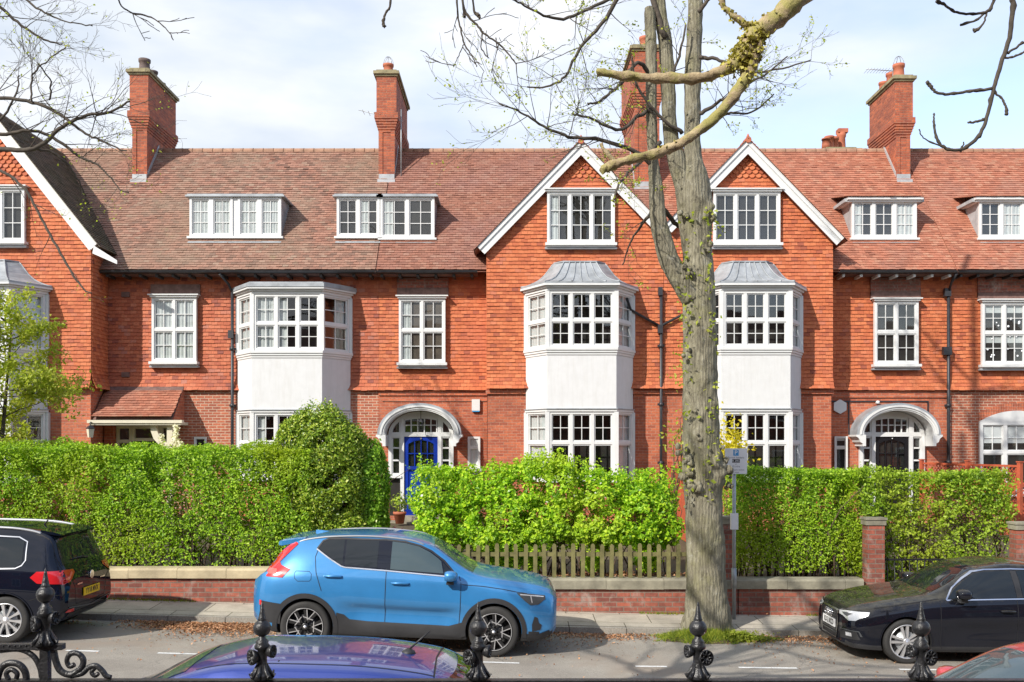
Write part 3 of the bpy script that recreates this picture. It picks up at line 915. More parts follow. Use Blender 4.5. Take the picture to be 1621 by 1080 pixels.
def chimney(house, x0, x1, y0, y1, zb, zt, pots, mat='brick_chimney', guard=()):
    root = part('chimney', house)
    b = MB()
    h = zt - zb
    zc = zt - 1.3
    b.box(x0, x1, y0, y1, zb - 1.3, zc - .45)
    for k in range(6):
        o = .022 * (k + 1)
        b.box(x0 - o, x1 + o, y0 - o, y1 + o, zc - .45 + k * .075, zc - .45 + (k + 1) * .075 - (.0 if k < 5 else .01))
    b.box(x0 - .13, x1 + .13, y0 - .13, y1 + .13, zc - .01 + .002, zc + .11)
    b.box(x0 - .075, x1 + .075, y0 - .075, y1 + .075, zc + .113, zt - .12)
    for xx in (x0 - .02, x1 - .10):      # raised strips on the shaft
        b.box(xx, xx + .12, y0 - .022, y0 - .002, zb - .3, zc - .45)
    b.build('stack', mat, root, uvbox=True)
    c = MB()
    c.box(x0 - .11, x1 + .11, y0 - .11, y1 + .11, zt - .117, zt - .06)
    c.box(x0 - .16, x1 + .16, y0 - .16, y1 + .16, zt - .057, zt + .03)
    c.box(x0 - .08, x1 + .08, y0 - .08, y1 + .08, zt + .033, zt + .085)
    c.build('chimney_cap', 'cap_stone', root)
    f = MB(); f.box(x0 - .012, x1 + .012, y0 - .05, y0 - .024, roof_fn(y0) - .02, roof_fn(y0) + .16)
    f.box(x0 - .04, x1 + .04, y0 - .14, y0 - .052, roof_fn(y0 - .1) + .0, roof_fn(y0 - .1) + .10)
    d = min(y1, RY) - y0
    for sx, xx in ((-1, x0 - .02), (1, x1)):
        f.add([(xx, y0, roof_fn(y0) + .02), (xx + .02, y0, roof_fn(y0) + .02), (xx + .02, y0 + d, roof_fn(y0 + d) + .02), (xx, y0 + d, roof_fn(y0 + d) + .02),
               (xx, y0, roof_fn(y0) + .2), (xx + .02, y0, roof_fn(y0) + .2), (xx + .02, y0 + d, roof_fn(y0 + d) + .2), (xx, y0 + d, roof_fn(y0 + d) + .2)],
              [(0, 3, 2, 1), (4, 5, 6, 7), (0, 1, 5, 4), (1, 2, 6, 5), (2, 3, 7, 6), (3, 0, 4, 7)])
    f.build('lead_flashing', 'lead_pale', root)
    for i, (ty, hh, rr_, pm) in enumerate(pots):
        p = MB(); cx = (x0 + x1) / 2
        p.lathe([(rr_ * 1.1, zt + .08), (rr_ * 1.12, zt + .16), (rr_ * .95, zt + .18), (rr_ * .86, zt + hh * .75 + .08), (rr_ * 1.02, zt + hh * .8 + .08), (rr_ * 1.05, zt + hh + .08), (rr_ * .8, zt + hh + .08), (rr_ * .75, zt + hh * .5)], (cx, ty, 0), 14)
        po = p.build('chimney_pot', pm, root)
        if i in guard:
            q = MB()
            for a in range(4):
                an = math.pi * a / 4
                q.tube([(cx + rr_ * .95 * math.cos(t) * math.cos(an), ty + rr_ * .95 * math.cos(t) * math.sin(an), zt + hh + .08 + rr_ * 1.5 * math.sin(t)) for t in lin(0, math.pi, 11)], .006, 4)
            q.build('bird_guard', 'galv', root)
    return root

def dormer(house, x0, x1, zb, zt, yf, lights, tiled=False, curtain=None, seed=0, group=1, cheek='lead'):
    root = part('dormer', house)
    yb = EY + (zt - EZ) / TP + .25
    w = x1 - x0
    W_ = Win()
    T, _ = face_T((x0, yf), (x1, yf))
    if group == 2:
        hw = (w - .14) / 2
        W_.glaze(T, 0, hw, zb, zt, 2, (), 2, 3, .01, .09, fw=.065, mw=.12, curtain=curtain, seed=seed)
        W_.build(root); W_ = Win()
        W_.glaze(T, hw + .14, w, zb, zt, 2, (), 2, 3, .01, .09, fw=.065, mw=.12, curtain=curtain, seed=seed + 3)
        W_.fr.box(hw + .003, hw + .137, -.06, -.01, zb, zt, 0, T)
    else:
        W_.glaze(T, 0, w, zb, zt, lights, (), 2, 3, .01, .09, fw=.065, mw=.09, curtain=curtain, seed=seed)
    m = MB(); m.box(-.06, w + .06, -.15, -.005, zb - .06, zb - .003, 0, T)
    W_.build(root); m.build('sill', 'white', root)
    c = MB()
    for xx in (x0, x1 - .06):
        c.add([(xx, yf, zb - .1), (xx + .06, yf, zb - .1), (xx + .06, yb, zt), (xx, yb, zt), (xx, yf, zt), (xx + .06, yf, zt)],
              [(0, 1, 5, 4), (0, 4, 3), (1, 2, 5), (0, 3, 2, 1), (4, 5, 2, 3)])
    c.build('cheek', cheek, root)
    r = MB()
    if tiled:
        r.box(x0 - .14, x1 + .14, yf - .2, yb + .2, zt + .003, zt + .07)
        r.box(x0 - .1, x1 + .1, yf - .14, yb, zt - .05, zt - .0)
        r.build('fascia', 'white', root)
        r = MB(); r.add([(x0 - .17, yf - .23, zt + .074), (x1 + .17, yf - .23, zt + .074), (x1 + .25, yb + .9, zt + .55), (x0 - .25, yb + .9, zt + .55)], [(0, 1, 2, 3)])
        tf = TF(); an = math.atan2(.476, yb + 1.13 - yf)
        tf.add((0, yf - .24, zt + .08), (1, 0, 0), (0, math.cos(an), math.sin(an)), (0, -math.sin(an), math.cos(an)), 0, 1.7, lambda v: x0 - .18, lambda v: x1 + .18, seed=seed + 9)
        tf.build('dormer_roof', 'roof_orange', root)
        t = MB()
        for sx, xx in ((-1, x0 - .15), (1, x1 + .15)):
            t.prism([(xx - .05, zt - .04), (xx + .05, zt - .04), (xx + .05, zt + .05), (xx - .05, zt + .05)], yf - .1, yb - .1)
        t.build('side_gutter', 'lead_pale', root)
    else:
        r.box(x0 - .10, x1 + .10, yf - .16, yb + .2, zt + .003, zt + .05)
        r.box(x0 - .06, x1 + .06, yf - .12, yb + .2, zt + .053, zt + .085)
        r.build('dormer_roof', 'lead', root)
    a = MB()                              # lead apron below the sill
    d0 = yf - .012
    a.add([(x0 - .02, d0 - .20, roof_fn(d0 - .2) + .10), (x1 + .02, d0 - .20, roof_fn(d0 - .2) + .10), (x1 + .02, d0, zb - .06), (x0 - .02, d0, zb - .06)], [(0, 1, 2, 3)])
    a.build('lead_apron', 'lead_pale', root)
    return root

def downpipe(house, x, y, z0, z1, branches=(), boxes=(), name='downpipe'):
    root = MB()
    root.tube([(x, y, z0), (x, y, z1)], .042, 10)
    z = z0 + .6
    while z < z1:
        root.lathe([(.05, z - .05), (.058, z - .05), (.058, z + .05), (.05, z + .05)], (x, y, 0), 10); root.box(x - .09, x + .09, y + .03, y + .06, z - .03, z + .03); z += 1.55
    for pts in branches: root.tube(pts, .036, 8)
    for (bz, bw) in boxes: root.box(x - bw, x + bw * .4, y - .07, y + .05, bz - .12, bz + .1)
    return root.build(name, 'pipe', house)

def ell(cx, a, b, z0, t): return (cx + a * math.cos(t), z0 + b * math.sin(t))

def arched_door(house, cx, yw, door_mat, zs=3.2, zb=1.0, lantern=True):
    root = part('front_door', house)
    fr = MB(); gl = MB(); bk = MB()
    a_o, b_o = .89, .64
    arc = lin(0, math.pi, 25)
    # dark back board following the arch
    poly = [(cx + a_o - .02, 1.0), *[ell(cx, a_o - .02, b_o - .02, zs, t) for t in arc], (cx - a_o + .02, 1.0)]
    bk.prism(poly, yw - .02, yw - .004)
    # arch rim
    for i in range(24):
        q = [ell(cx, a_o, b_o, zs, arc[i]), ell(cx, a_o, b_o, zs, arc[i + 1]), ell(cx, a_o - .10, b_o - .10, zs, arc[i + 1]), ell(cx, a_o - .10, b_o - .10, zs, arc[i])]
        fr.prism(q, yw - .10, yw - .022)
    # spandrel between the fanlight and the rim
    fan = lambda x: zs + .44 * math.sqrt(max(0, 1 - (abs(x) / .95) ** 2))
    xs = lin(-.45, .45, 13)
    for i in range(12):
        x0, x1 = xs[i], xs[i + 1]
        e = lambda x: zs + (b_o - .09) * math.sqrt(max(0, 1 - (x / (a_o - .09)) ** 2))
        fr.prism([(cx + x0, fan(x0)), (cx + x1, fan(x1)), (cx + x1, e(x1)), (cx + x0, e(x0))], yw - .085, yw - .022)
    # transom and posts
    fr.box(cx - .80, cx + .80, yw - .12, yw - .022, zs - .05, zs + .07)
    for s_ in (-1, 1):
        xi, xo = cx + s_ * .46, cx + s_ * .56
        fr.box(xi, xo, yw - .125, yw - .022, zb, zs - .05)
        fr.box(xi, xo, yw - .11, yw - .022, zs + .07, zs + .07 + .42)
        xa, xb = cx + s_ * .80, cx + s_ * .89
        fr.box(xa, xb, yw - .115, yw - .022, 2.08, zs)
        for z in (2.13, 2.50, 2.84, 3.13):
            fr.box(cx + s_ * .56, cx + s_ * .80, yw - .09, yw - .022, z - (.05 if z in (2.13,) else .022), z + .022)
        for xx in (.56, .765):
            fr.box(cx + s_ * xx, cx + s_ * (xx + .035), yw - .088, yw - .022, 2.155, 3.10)
        fr.box(cx + s_ * .53, cx + s_ * .95, yw - .16, yw - .005, 2.02, 2.078)   # sidelight sill
        # quarter light fill
        fr.prism([(cx + s_ * .56, zs + .07), (cx + s_ * .60, zs + .07), (cx + s_ * .60, zs + .45), (cx + s_ * .56, zs + .47)], yw - .09, yw - .022)
    for x in (-.45, -.27, -.09, .09, .27, .43):
        fr.box(cx + x - .014, cx + x + .014, yw - .075, yw - .022, zs + .07, fan(x))
    fr.box(cx - .45, cx + .45, yw - .073, yw - .022, zs + .25, zs + .275)
    fr.build('door_frame', 'white', root); bk.build('dark_interior', 'room', root)
    gl.prism([(cx - .8, zs + .06)] + [ell(cx, .80, .55, zs, t) for t in lin(math.pi, 0, 21)] + [(cx + .8, zs + .06)], yw - .045, yw - .040)
    gl.box(cx - .80, cx - .56, yw - .045, yw - .04, 2.14, 3.14); gl.box(cx + .56, cx + .80, yw - .045, yw - .04, 2.14, 3.14)
    # leaf
    d = MB(); x0, x1 = cx - .457, cx + .457; z1 = zs - .053
    yl, yf_ = yw - .03, yw - .085
    zm = 2.28
    d.box(x0, x0 + .11, yf_, yl, zb, z1); d.box(x1 - .11, x1, yf_, yl, zb, z1)
    d.box(x0 + .11, x1 - .11, yf_, yl, z1 - .10, z1); d.box(x0 + .11, x1 - .11, yf_, yl, zm - .06, zm + .06); d.box(x0 + .11, x1 - .11, yf_, yl, zb, zb + .2)
    d.box(x0 + .09, x1 - .09, yf_ - .03, yl, zm - .03, zm + .0)
    d.box(x0 + .11, x1 - .11, yf_ + .03, yl, zb + .2, zm - .06)
    for k in range(1, 4):
        xx = x0 + .11 + (x1 - x0 - .22) * k / 4
        d.box(xx - .014, xx + .014, yf_ + .01, yl, zm + .06, z1 - .1)
    d.box(x0 + .11, x1 - .11, yf_ + .012, yl, (zm + z1) / 2 - .04, (zm + z1) / 2 - .012)
    for s_ in (-1, 1):
        d.prism([(cx + s_ * .35, z1 - .1), (cx + s_ * .05, z1 - .1), (cx + s_ * .2, z1 - .12), (cx + s_ * .35, z1 - .2)], yf_ + .002, yl)
    d.build('door_leaf', door_mat, root)
    gl.box(x0 + .11, x1 - .11, yf_ + .028, yf_ + .033, zm + .06, z1 - .1)
    gl.build('panes', 'glass', root)
    kn = MB(); kn.lathe([(.0, -.05), (.025, -.04), (.03, -.02), (.012, -.01), (.012, 0)], (cx, yf_ , z1 - .05), 10, 0, None, 'y'); kn.lathe([(.0, -.07), (.03, -.06), (.035, -.03), (.015, -.01), (.015, 0)], (cx + .38, yf_, zm - .02), 10, 0, None, 'y')
    kn.build('door_knob', 'chrome', root)
    # canopy
    can = part('door_canopy', house)
    ao, bo, ai, bi = 1.06, .79, .93, .655
    wm = MB(); N = 28; arc = lin(0, math.pi, N + 1)
    y0 = yw - .62
    for (o1, i1, ya, yb2) in (((ao, bo), (ao - .05, bo - .05), y0, yw - .004), ((ao - .05, bo - .05), (ao - .10, bo - .10), y0 + .03, yw - .004), ((ao - .10, bo - .10), (ai, bi), y0 + .055, yw - .004)):
        for i in range(N):
            wm.prism([ell(cx, *o1, zs, arc[i]), ell(cx, *o1, zs, arc[i + 1]), ell(cx, *i1, zs, arc[i + 1]), ell(cx, *i1, zs, arc[i])], ya, yb2)
    for s_ in (-1, 1):
        prof = [(.90, zs - .003), (1.16, zs - .003), (1.16, zs - .05), (1.11, zs - .08), (1.07, zs - .13), (1.05, zs - .20), (.985, zs - .24), (.985, zs - .31), (.90, zs - .31)]
        wm.prism([(cx + s_ * x, z) for x, z in prof], y0 + .02, yw - .004)
    wm.build('canopy_arch', 'white', can)
    lm = MB()
    for i in range(N):
        lm.prism([ell(cx, ao + .07, bo + .06, zs, arc[i]), ell(cx, ao + .07, bo + .06, zs, arc[i + 1]), ell(cx, ao + .003, bo + .003, zs, arc[i + 1]), ell(cx, ao + .003, bo + .003, zs, arc[i])], y0 + .05, yw - .002)
    lm.build('canopy_roof', 'lead', can)
    if lantern:
        lt = MB(); lx, ly = cx + .02, y0 + .3
        lt.tube([(lx, ly, zs + .64), (lx, ly, zs + .42)], .008, 6); lt.lathe([(.03, zs + .64), (.03, zs + .62)], (lx, ly, 0), 10)
        lt.lathe([(.0, zs + .44), (.05, zs + .41), (.085, zs + .36), (.09, zs + .345)], (lx, ly, 0), 6, 0, None, 'z', False)
        lt.lathe([(.05, zs + .12), (.06, zs + .14), (.02, zs + .10), (0, zs + .08)][::-1], (lx, ly, 0), 6, 0, None, 'z', False)
        for k in range(6):
            an = k * math.pi / 3
            lt.tube([(lx + .055 * math.cos(an), ly + .055 * math.sin(an), zs + .14), (lx + .085 * math.cos(an), ly + .085 * math.sin(an), zs + .345)], .006, 4)
        lt.build('porch_lantern', 'pipe', can)
    return root

def brick_block(house, x0, x1, yf, z0, z1, mat, yb=None, name='brick_wall'):
    b = MB(); b.box(x0, x1, yf, yb or yf + 1.2, z0, z1)
    return b.build(name, mat, house, uvbox=True)

def tiles_front(house, x0, x1, yf, z0, z1, mat, seed, name='tile_hanging', ulo=None, uhi=None, scales=None, ret=None):
    tf = TF()
    lo = ulo or (lambda v: x0); hi = uhi or (lambda v: x1)
    tf.add((0, yf, z0), (1, 0, 0), (0, 0, 1), (0, -1, 0), 0, z1 - z0, lo, hi, nfun=kick, seed=seed)
    if ret:                                   # return wall facing +x at xr
        xr, ya, yb, za, zb = ret
        tf.add((xr, 0, za), (0, 1, 0), (0, 0, 1), (1, 0, 0), 0, zb - za, lambda v: ya, lambda v: yb, nfun=kick, seed=seed + 1)
    if scales:
        za, zb = scales
        tf.scales((0, yf, z0), (1, 0, 0), (0, 0, 1), (0, -1, 0), za - z0, zb - z0, lo, hi)
    return tf.build(name, mat, house)

def gable(house, ax, az, slope, xl, xr, yf, mat, rmat, seed, bargeboards=('L', 'R'), over=(.22, .22), zscale=9.97, depth=4.0, rootwall=True):
    """tile-hung gable wall from TB up to the apex, roof slopes and bargeboards"""
    y_b = yf - .17                            # bargeboard plane
    zr = lambda x: az - slope * abs(x - ax)
    b = MB()
    b.prism([(xl, TB), (xr, TB), (xr, min(zr(xr), 99)), (ax, az), (xl, zr(xl))], yf, yf + 1.6)
    b.build('gable_wall', mat, house)
    lo = lambda v: max(xl, ax - (az - .1 - (TB + v)) / slope); hi = lambda v: min(xr, ax + (az - .1 - (TB + v)) / slope)
    nrow = round((zscale - TB) / .1)
    tiles_front(house, xl, xr, yf, TB, TB + nrow * .1, mat, seed, 'tile_hanging', lo, hi, scales=(TB + nrow * .1, az - .15))
    th = math.atan(slope)
    for side in bargeboards:
        s_ = -1 if side == 'L' else 1
        ov = over[0 if side == 'L' else 1]; ex = .12 if ov else 0.0
        xe = (xl if side == 'L' else xr) + s_ * ov
        d = Vector((s_ * math.cos(th), 0, -math.sin(th))); nrm = Vector((s_ * math.sin(th), 0, math.cos(th)))
        Lr = abs(xe - ax) / math.cos(th)
        bb = MB()
        def strip(n0, n1, ya, yb, la=0.0, lb=0.0):
            p0 = Vector((ax, 0, az)); q = []
            for (l_, n_) in ((0, n0), (Lr + lb, n0), (Lr + lb, n1), (0, n1)):
                pp = p0 + d * l_ + nrm * n_
                if l_ == 0:                  # mitre at the apex
                    pp = Vector((ax, 0, az + n_ / math.cos(th)))
                q.append((pp.x, pp.z))
            bb.prism(q, ya, yb)
        strip(-.235, -.03, y_b, y_b + .04)
        strip(-.08, .02, y_b - .035, y_b - .002)
        strip(-.25, -.205, y_b - .02, y_b - .002)
        bb.build('bargeboard', 'white', house)
        sf = MB()
        q = [(Vector((ax, 0, az)) + d * 0.2 + nrm * -.06), (Vector((ax, 0, az)) + d * Lr + nrm * -.06), (Vector((ax, 0, az)) + d * Lr + nrm * -.03), (Vector((ax, 0, az)) + d * .2 + nrm * -.03)]
        sf.prism([(p.x, p.z) for p in q], y_b + .045, yf + .0)
        sf.build('verge_soffit', 'white', house)
        tf = TF()
        eave = Vector((ax, 0, az)) + d * (Lr + ex) + nrm * .025
        # plane axes: U along +y, V up the slope
        U = np.array((0, 1.0, 0)); V = np.array((-d.x, 0, -d.z)); N = np.array((nrm.x, 0, nrm.z))
        tf.add(tuple(eave + Vector((0, y_b - .07, 0))), U if s_ > 0 else U, V, N, 0, Lr + ex - .02, lambda v: 0.0, lambda v: depth, seed=seed + 5 + s_)
        rf = tf.build('gable_roof', rmat, house)
        dk = MB(); p0 = Vector((ax, 0, az)) + nrm * .0; p1 = p0 + d * (Lr + ex)
        dk.add([(p0.x, y_b - .04, p0.z), (p1.x, y_b - .04, p1.z), (p1.x, y_b + depth, p1.z), (p0.x, y_b + depth, p0.z)], [(0, 1, 2, 3)])
        dk.build('roof_deck', rmat, rf)
    r = MB(); y = y_b - .08
    while y < y_b + depth:
        r.lathe([(.08, y), (.09, y + .30)], (ax, 0, az + .0), 10, 0, None, 'y'); y += .31
    r.build('ridge_tiles', 'roof_mossy' if rmat == 'roof_mossy' else 'terracotta', house)
    fin = MB(); fin.lathe([(.07, az + .02), (.04, az + .10), (.02, az + .15), (0.0, az + .18)], (ax, y_b - .02, 0), 8); fin.build('finial', 'terracotta', house)

def house_root(label, x):
    o = empty('terraced_house', (0, 0, 0))
    return tag(o, label, 'house', 'red brick terraced houses')

# ---- H0 far-left gable
H0 = house_root('terraced house at the far left with steep gable and dark mossy roof slope', -14)
x0 = -16.6
gable(H0, -13.7, 11.72, 1.257, x0, SP[0], 25.0, 'tile_red', 'roof_mossy', 100, bargeboards=('R', 'L'), depth=4.2)
tf = TF(); tf.add((SP[0], 0, TB), (0, 1, 0), (0, 0, 1), (1, 0, 0), 0, 3.7, lambda v: 25.0, lambda v: 26.0, nfun=kick, seed=32); tf.build('side_tile_hanging', 'tile_red', H0)
brick_block(H0, x0, SP[0] - .03, 25.03, -.2, TB + .04, 'brick_orange')
wall_window(H0, -14.62, -12.80, 8.27, 9.65, 25.0, 3, (), 2, 3, curtain=['net', None, None], seed=1)
bay(H0, -13.67, 25.0, .3, curtains={'L': 'net', 3: ['left', None, 'right'], 'R': 'net'}, low_cur={3: ['left', None, None], 'R': None}, room='room_warm', seed=11)
main_roof(H0, -24, SP[0] - .02, 'roof_brown', [], 3)
k = MB()
k.prism([(SP[0] + .20, 8.12), (SP[0] + .80, 7.74), (SP[0] + .80, 7.64), (SP[0] + .16, 7.92)], 24.70, 24.74); k.build('eave_bracket', 'white', H0)
lt = MB(); lx, ly, lz = -11.0, 24.72, 3.42
lt.tube([(lx - .1, 25.02, lz + .05), (lx - .05, 24.9, lz + .1), (lx, ly, lz + .1), (lx, ly, lz)], .012, 6)
lt.lathe([(.0, lz + .03), (.07, lz), (.12, lz - .06), (.12, lz - .075)], (lx, ly, 0), 4, 0, None, 'z', False)
lo_ = lt.build('wall_lantern', 'pipe', H0)
lg = MB(); lg.lathe([(.07, lz - .30), (.105, lz - .078)], (lx, ly, 0), 4, 0, None, 'z', False); lg.build('lantern_glass', 'cream', lo_)

# ---- H1 porch house
H1 = house_root('terraced house with lean-to tiled porch and flat-roofed white bay above the rounded bush', -7)
x0, x1 = SP[0], SP[1]
brick_block(H1, x0, x1 - .003, YW, -.2, TB + .06, 'brick_pale')
brick_block(H1, x0, x1 - .003, YW + .03, TB + .06, EZ + .5, 'tile_rose', name='upper_wall')
tiles_front(H1, x0, x1, YW + .03, TB, EZ, 'tile_rose', 41)
main_roof(H1, x0 - 2.4, x1 - .01, 'roof_brown', [(x0 + .05, x1 - .01)], 43)
wall_window(H1, -9.84, -8.62, 5.2, 6.95, YW, 2, (6.07,), 2, 2, curtain='net', room='room_warm', seed=2)
h = MB(); h.box(-9.9, -8.55, YW - .05, YW + .02, 7.03, 7.32); h.build('tiled_lintel', 'timber_dark', H1)
bay(H1, -5.97, YW, .4, flat=True, zt=6.93, hw=1.54, fw_=.93, dep=.86, curtains={'L': 'net', 3: ['net', 'left', None], 'R': [None, 'right']}, low_cur={'L': 'net', 3: ['left', None, None]}, room='room', seed=21)
# porch
pr_ = part('porch', H1)
xa, xb = -11.08, -8.98
tf = TF(); pz0, pz1, py0 = 3.60, 4.62, YW - .98
an = math.atan2(pz1 - pz0, .98)
tf.add((0, py0, pz0), (1, 0, 0), (0, math.cos(an), math.sin(an)), (0, -math.sin(an), math.cos(an)), 0, 1.45, lambda v: xa, lambda v: xb, seed=47, nfun=lambda v: 0.16 * np.clip((v - .8) / .7, 0, 1) ** 2 * -1 + .1 * np.clip(1 - v / .5, 0, 1) ** 2)
tf.build('porch_roof', 'roof_orange', pr_)
d = MB(); d.add([(xa, py0 + .02, pz0 - .01), (xb, py0 + .02, pz0 - .01), (xb, YW, pz1 - .03), (xa, YW, pz1 - .03)], [(0, 1, 2, 3)]); d.build('roof_deck', 'timber_dark', pr_)
d = MB()
d.add([(xb - .1, py0 + .06, pz0 - .03), (xb, py0 + .06, pz0 - .03), (xb, YW, pz0 - .03), (xb - .1, YW, pz0 - .03), (xb - .1, YW, pz1 - .05), (xb, YW, pz1 - .05)], [(0, 1, 5, 4), (1, 2, 5), (0, 4, 3), (0, 3, 2, 1), (2, 3, 4, 5)])
d.build('porch_cheek', 'brick_orange', pr_, uvbox=True)
fa = MB(); fa.box(xa - .1, xb + .3, py0 - .10, py0 + .05, pz0 - .10, pz0 - .02); fa.box(xa - .05, xb + .25, py0 - .06, py0 + .05, pz0 - .15, pz0 - .103)
fa.box(xa, xb + .1, py0 + .05, YW - .01, pz0 - .14, pz0 - .06)
fa.build('porch_fascia', 'cream', pr_)
br = MB()
for xx in (xb - .35,):
    pts = [(xx - .25, pz0 - .155), (xx - .12, pz0 - .155), (xx - .06, pz0 - .35), (xx + .05, pz0 - .55), (xx + .18, pz0 - .62), (xx + .18, pz0 - .9), (xx + .02, pz0 - .9), (xx - .05, pz0 - .66), (xx - .18, pz0 - .5), (xx - .25, pz0 - .3)]
    br.prism(pts, py0 + .1, py0 + .22)
    br.box(xx + .185, xx + .33, py0 + .08, py0 + .24, .6, pz0 - .153)
br.build('porch_bracket', 'cream', pr_)
dr = part('front_door', H1)
W_ = Win(); T, w = face_T((-10.82, YW), (-9.28, YW))
W_.glaze(T, 0, .42, 2.0, 3.45, 1, (3.02,), 1, 1, .02, .10, fw=.07, sash=.012)
W_.glaze(T, 1.20, 1.54, 2.0, 3.45, 1, (3.02,), 1, 1, .02, .10, fw=.06, sash=.012)
W_.glaze(T, .425, 1.195, 3.03, 3.45, 1, (), 1, 1, .02, .10, fw=.07, sash=.012)
W_.build(dr, frame_mat='cream')
d = MB(); d.box(.43, 1.19, -.06, -.02, .9, 3.02, 0, T); d.build('door_leaf', 'black_door', dr)
brick_block(H1, -11.08, -10.84, YW - .25, .3, 3.45, 'brick', yb=YW - .003, name='porch_pier')
wall_window(H1, -8.70, -8.36, 2.3, 3.14, YW, 1, (), 1, 1, cornice=False, proud=.05, fw=.05, sash=.015, seed=4)
downpipe(H1, -7.64, YW - .12, .3, 7.1, branches=[[(-7.64, YW - .12, 7.08), (-7.72, YW - .2, 7.3), (-7.85, EY - .02, 7.52)]], boxes=[(5.95, .1)])
chimney(H1, -10.98 - .27, -10.98 + .13, 28.14, 30.3, 10.75, 14.0, [(28.5, .42, .17, 'pot_grey'), (29.15, .32, .15, 'pot_grey'), (29.8, .2, .15, 'cap_stone')], 'brick_chimney')
dormer(H1, -8.94, -6.40, 8.70, 9.79, 26.35, 4, curtain=['net', 'net', 'left', None], seed=5, group=2)
dormer(H1, -4.86, -3.665, 8.70, 9.79, 26.35, 2, curtain=[None, 'left'], seed=6)
vt = MB()
for (vx, vz) in ((-10.6, 7.05), (-10.6, 4.85)): vt.box(vx - .11, vx + .11, YW - .03, YW - .0, vz - .07, vz + .07)
vt.build('air_brick', 'timber_dark', H1)

# ---- H2 blue door
H2 = house_root('terraced house with the blue front door and a gable over a lead-roofed bay', 0)
x0, x1 = SP[1], SP[2]
gx = -.68
brick_block(H2, x0, gx, YW, -.2, TB + .06, 'brick')
brick_block(H2, x0, gx, YW + .03, TB + .06, EZ + .5, 'tile_red', name='upper_wall')
tiles_front(H2, x0, gx, YW + .03, TB, EZ, 'tile_red', 61)
brick_block(H2, gx + .03, x1, YG + .03, -.2, TB + .05, 'brick')
sc_ = MB(); sc_.box(gx - .02, x1, YG - .03, YG + .028, 4.28, 4.4); sc_.box(x0, gx, YW - .04, YW - .002, 4.28, 4.4); sc_.box(x0 + .1, gx, YW - .03, YW - .001, 4.12, 4.17); sc_.build('string_course', 'brick_orange', H2, uvbox=True)
gable(H2, 1.82, 10.94, 1.03, gx, x1 - .003, YG, 'tile_red', 'roof_red', 120, depth=4.2, over=(.22, 0))
main_roof(H2, x0 + .01, x1 - .01, 'roof_red', [(x0 + .0, gx - .25)], 63)
wall_window(H2, -3.09, -1.82, 5.17, 6.92, YW, 2, (6.05,), 2, 2, curtain=['left', None], room='room_warm', seed=7)
h = MB(); h.box(-3.15, -1.74, YW - .05, YW + .02, 7.01, 7.22); h.build('tiled_lintel', 'timber_dark', H2)
h = MB(); h.box(-3.15, -1.74, YW - .045, YW + .02, 7.225, 7.5); h.build('brick_panel', 'brick_old', H2, uvbox=True)
bay(H2, 1.79, YG, .4, curtains={'L': 'net', 3: [None], 'R': 'net'}, low_cur={'L': 'net', 3: [None], 'R': 'net'}, seed=31)
wall_window(H2, .93, 2.72, 8.27, 9.62, YG, 3, (), 2, 3, curtain=['left', None, None], seed=8)
arched_door(H2, -2.49, YW, 'blue_door')
wall_window(H2, -1.21, -.87, 2.28, 3.15, YW, 1, (2.85,), 1, 1, cornice=False, proud=.06, fw=.06, sash=.012, curtain='net', seed=9)
dormer(H2, -3.652, -2.15, 8.66, 9.79, 26.35, 2, curtain=['left', None], seed=10)
chimney(H2, -3.94, -3.50, 28.14, 30.9, 10.75, 13.95, [(28.5, .32, .16, 'terracotta'), (29.6, .25, .15, 'cap_stone')], 'brick_chimney', guard=(0,))
chimney(H2, 3.62, 4.32, 27.9, 30.6, 10.5, 14.6, [(28.3, .4, .17, 'terracotta'), (29.4, .4, .17, 'terracotta')], 'brick_chimney')
al = MB(); al.box(-1.10, -.88, YW - .09, YW - .005, 3.86, 4.17); a_o = al.build('alarm_box', 'white', H2)
ab = MB(); ab.box(-1.09, -.89, YW - .085, YW - .006, 3.83, 3.857); ab.build('alarm_base', 'sign_blue', a_o)
downpipe(H2, 3.95, YG - .1, .3, 7.05, branches=[[(3.0, YG - .45, 6.75), (3.15, YG - .1, 6.5), (3.95, YG - .1, 6.05)], [(4.9, YG - .4, 6.75), (4.75, YG - .1, 6.5), (3.95, YG - .1, 6.08)]], boxes=[(6.0, .09), (7.0, .08)])
ant = MB()
bx, by = -3.3, 28.2
ant.tube([(bx, by, 10.9), (bx, by, 12.9)], .018, 6); ant.tube([(bx + .05, by, 12.55), (bx - 1.25, by - .1, 12.85)], .012, 5)
for k in range(7): ant.tube([(bx - .1 - k * .17, by - .22, 12.58 + k * .04), (bx - .1 - k * .17, by + .2, 12.58 + k * .04)], .007, 4)
ant.build('tv_aerial', 'galv', H2)

# ---- H3 black door
H3 = house_root('terraced house with the black arched front door, gable beside the street tree', 8)
x0, x1 = SP[2], SP[3]
gx = 8.53
brick_block(H3, gx, x1 - .003, YW, -.2, TB + .06, 'brick_orange')
brick_block(H3, gx, x1 - .003, YW + .03, TB + .06, EZ + .5, 'tile_red', name='upper_wall')
tiles_front(H3, gx, x1, YW + .03, TB, EZ, 'tile_red', 81)
brick_block(H3, x0 + .003, gx - .03, YG + .03, -.2, TB + .05, 'brick')
sc_ = MB(); sc_.box(x0 + .004, gx + .02, YG - .03, YG + .028, 4.28, 4.4); sc_.box(gx + .02, x1, YW - .04, YW - .002, 4.22, 4.4); sc_.build('string_course', 'brick_orange', H3, uvbox=True)
gable(H3, 6.23, 10.97, 1.03, x0 + .003, gx, YG, 'tile_red', 'roof_orange', 140, depth=4.2, over=(0, .22))
main_roof(H3, x0 + .01, x1 - .01, 'roof_orange', [(gx + .25, x1 - .01)], 83, tails='white')
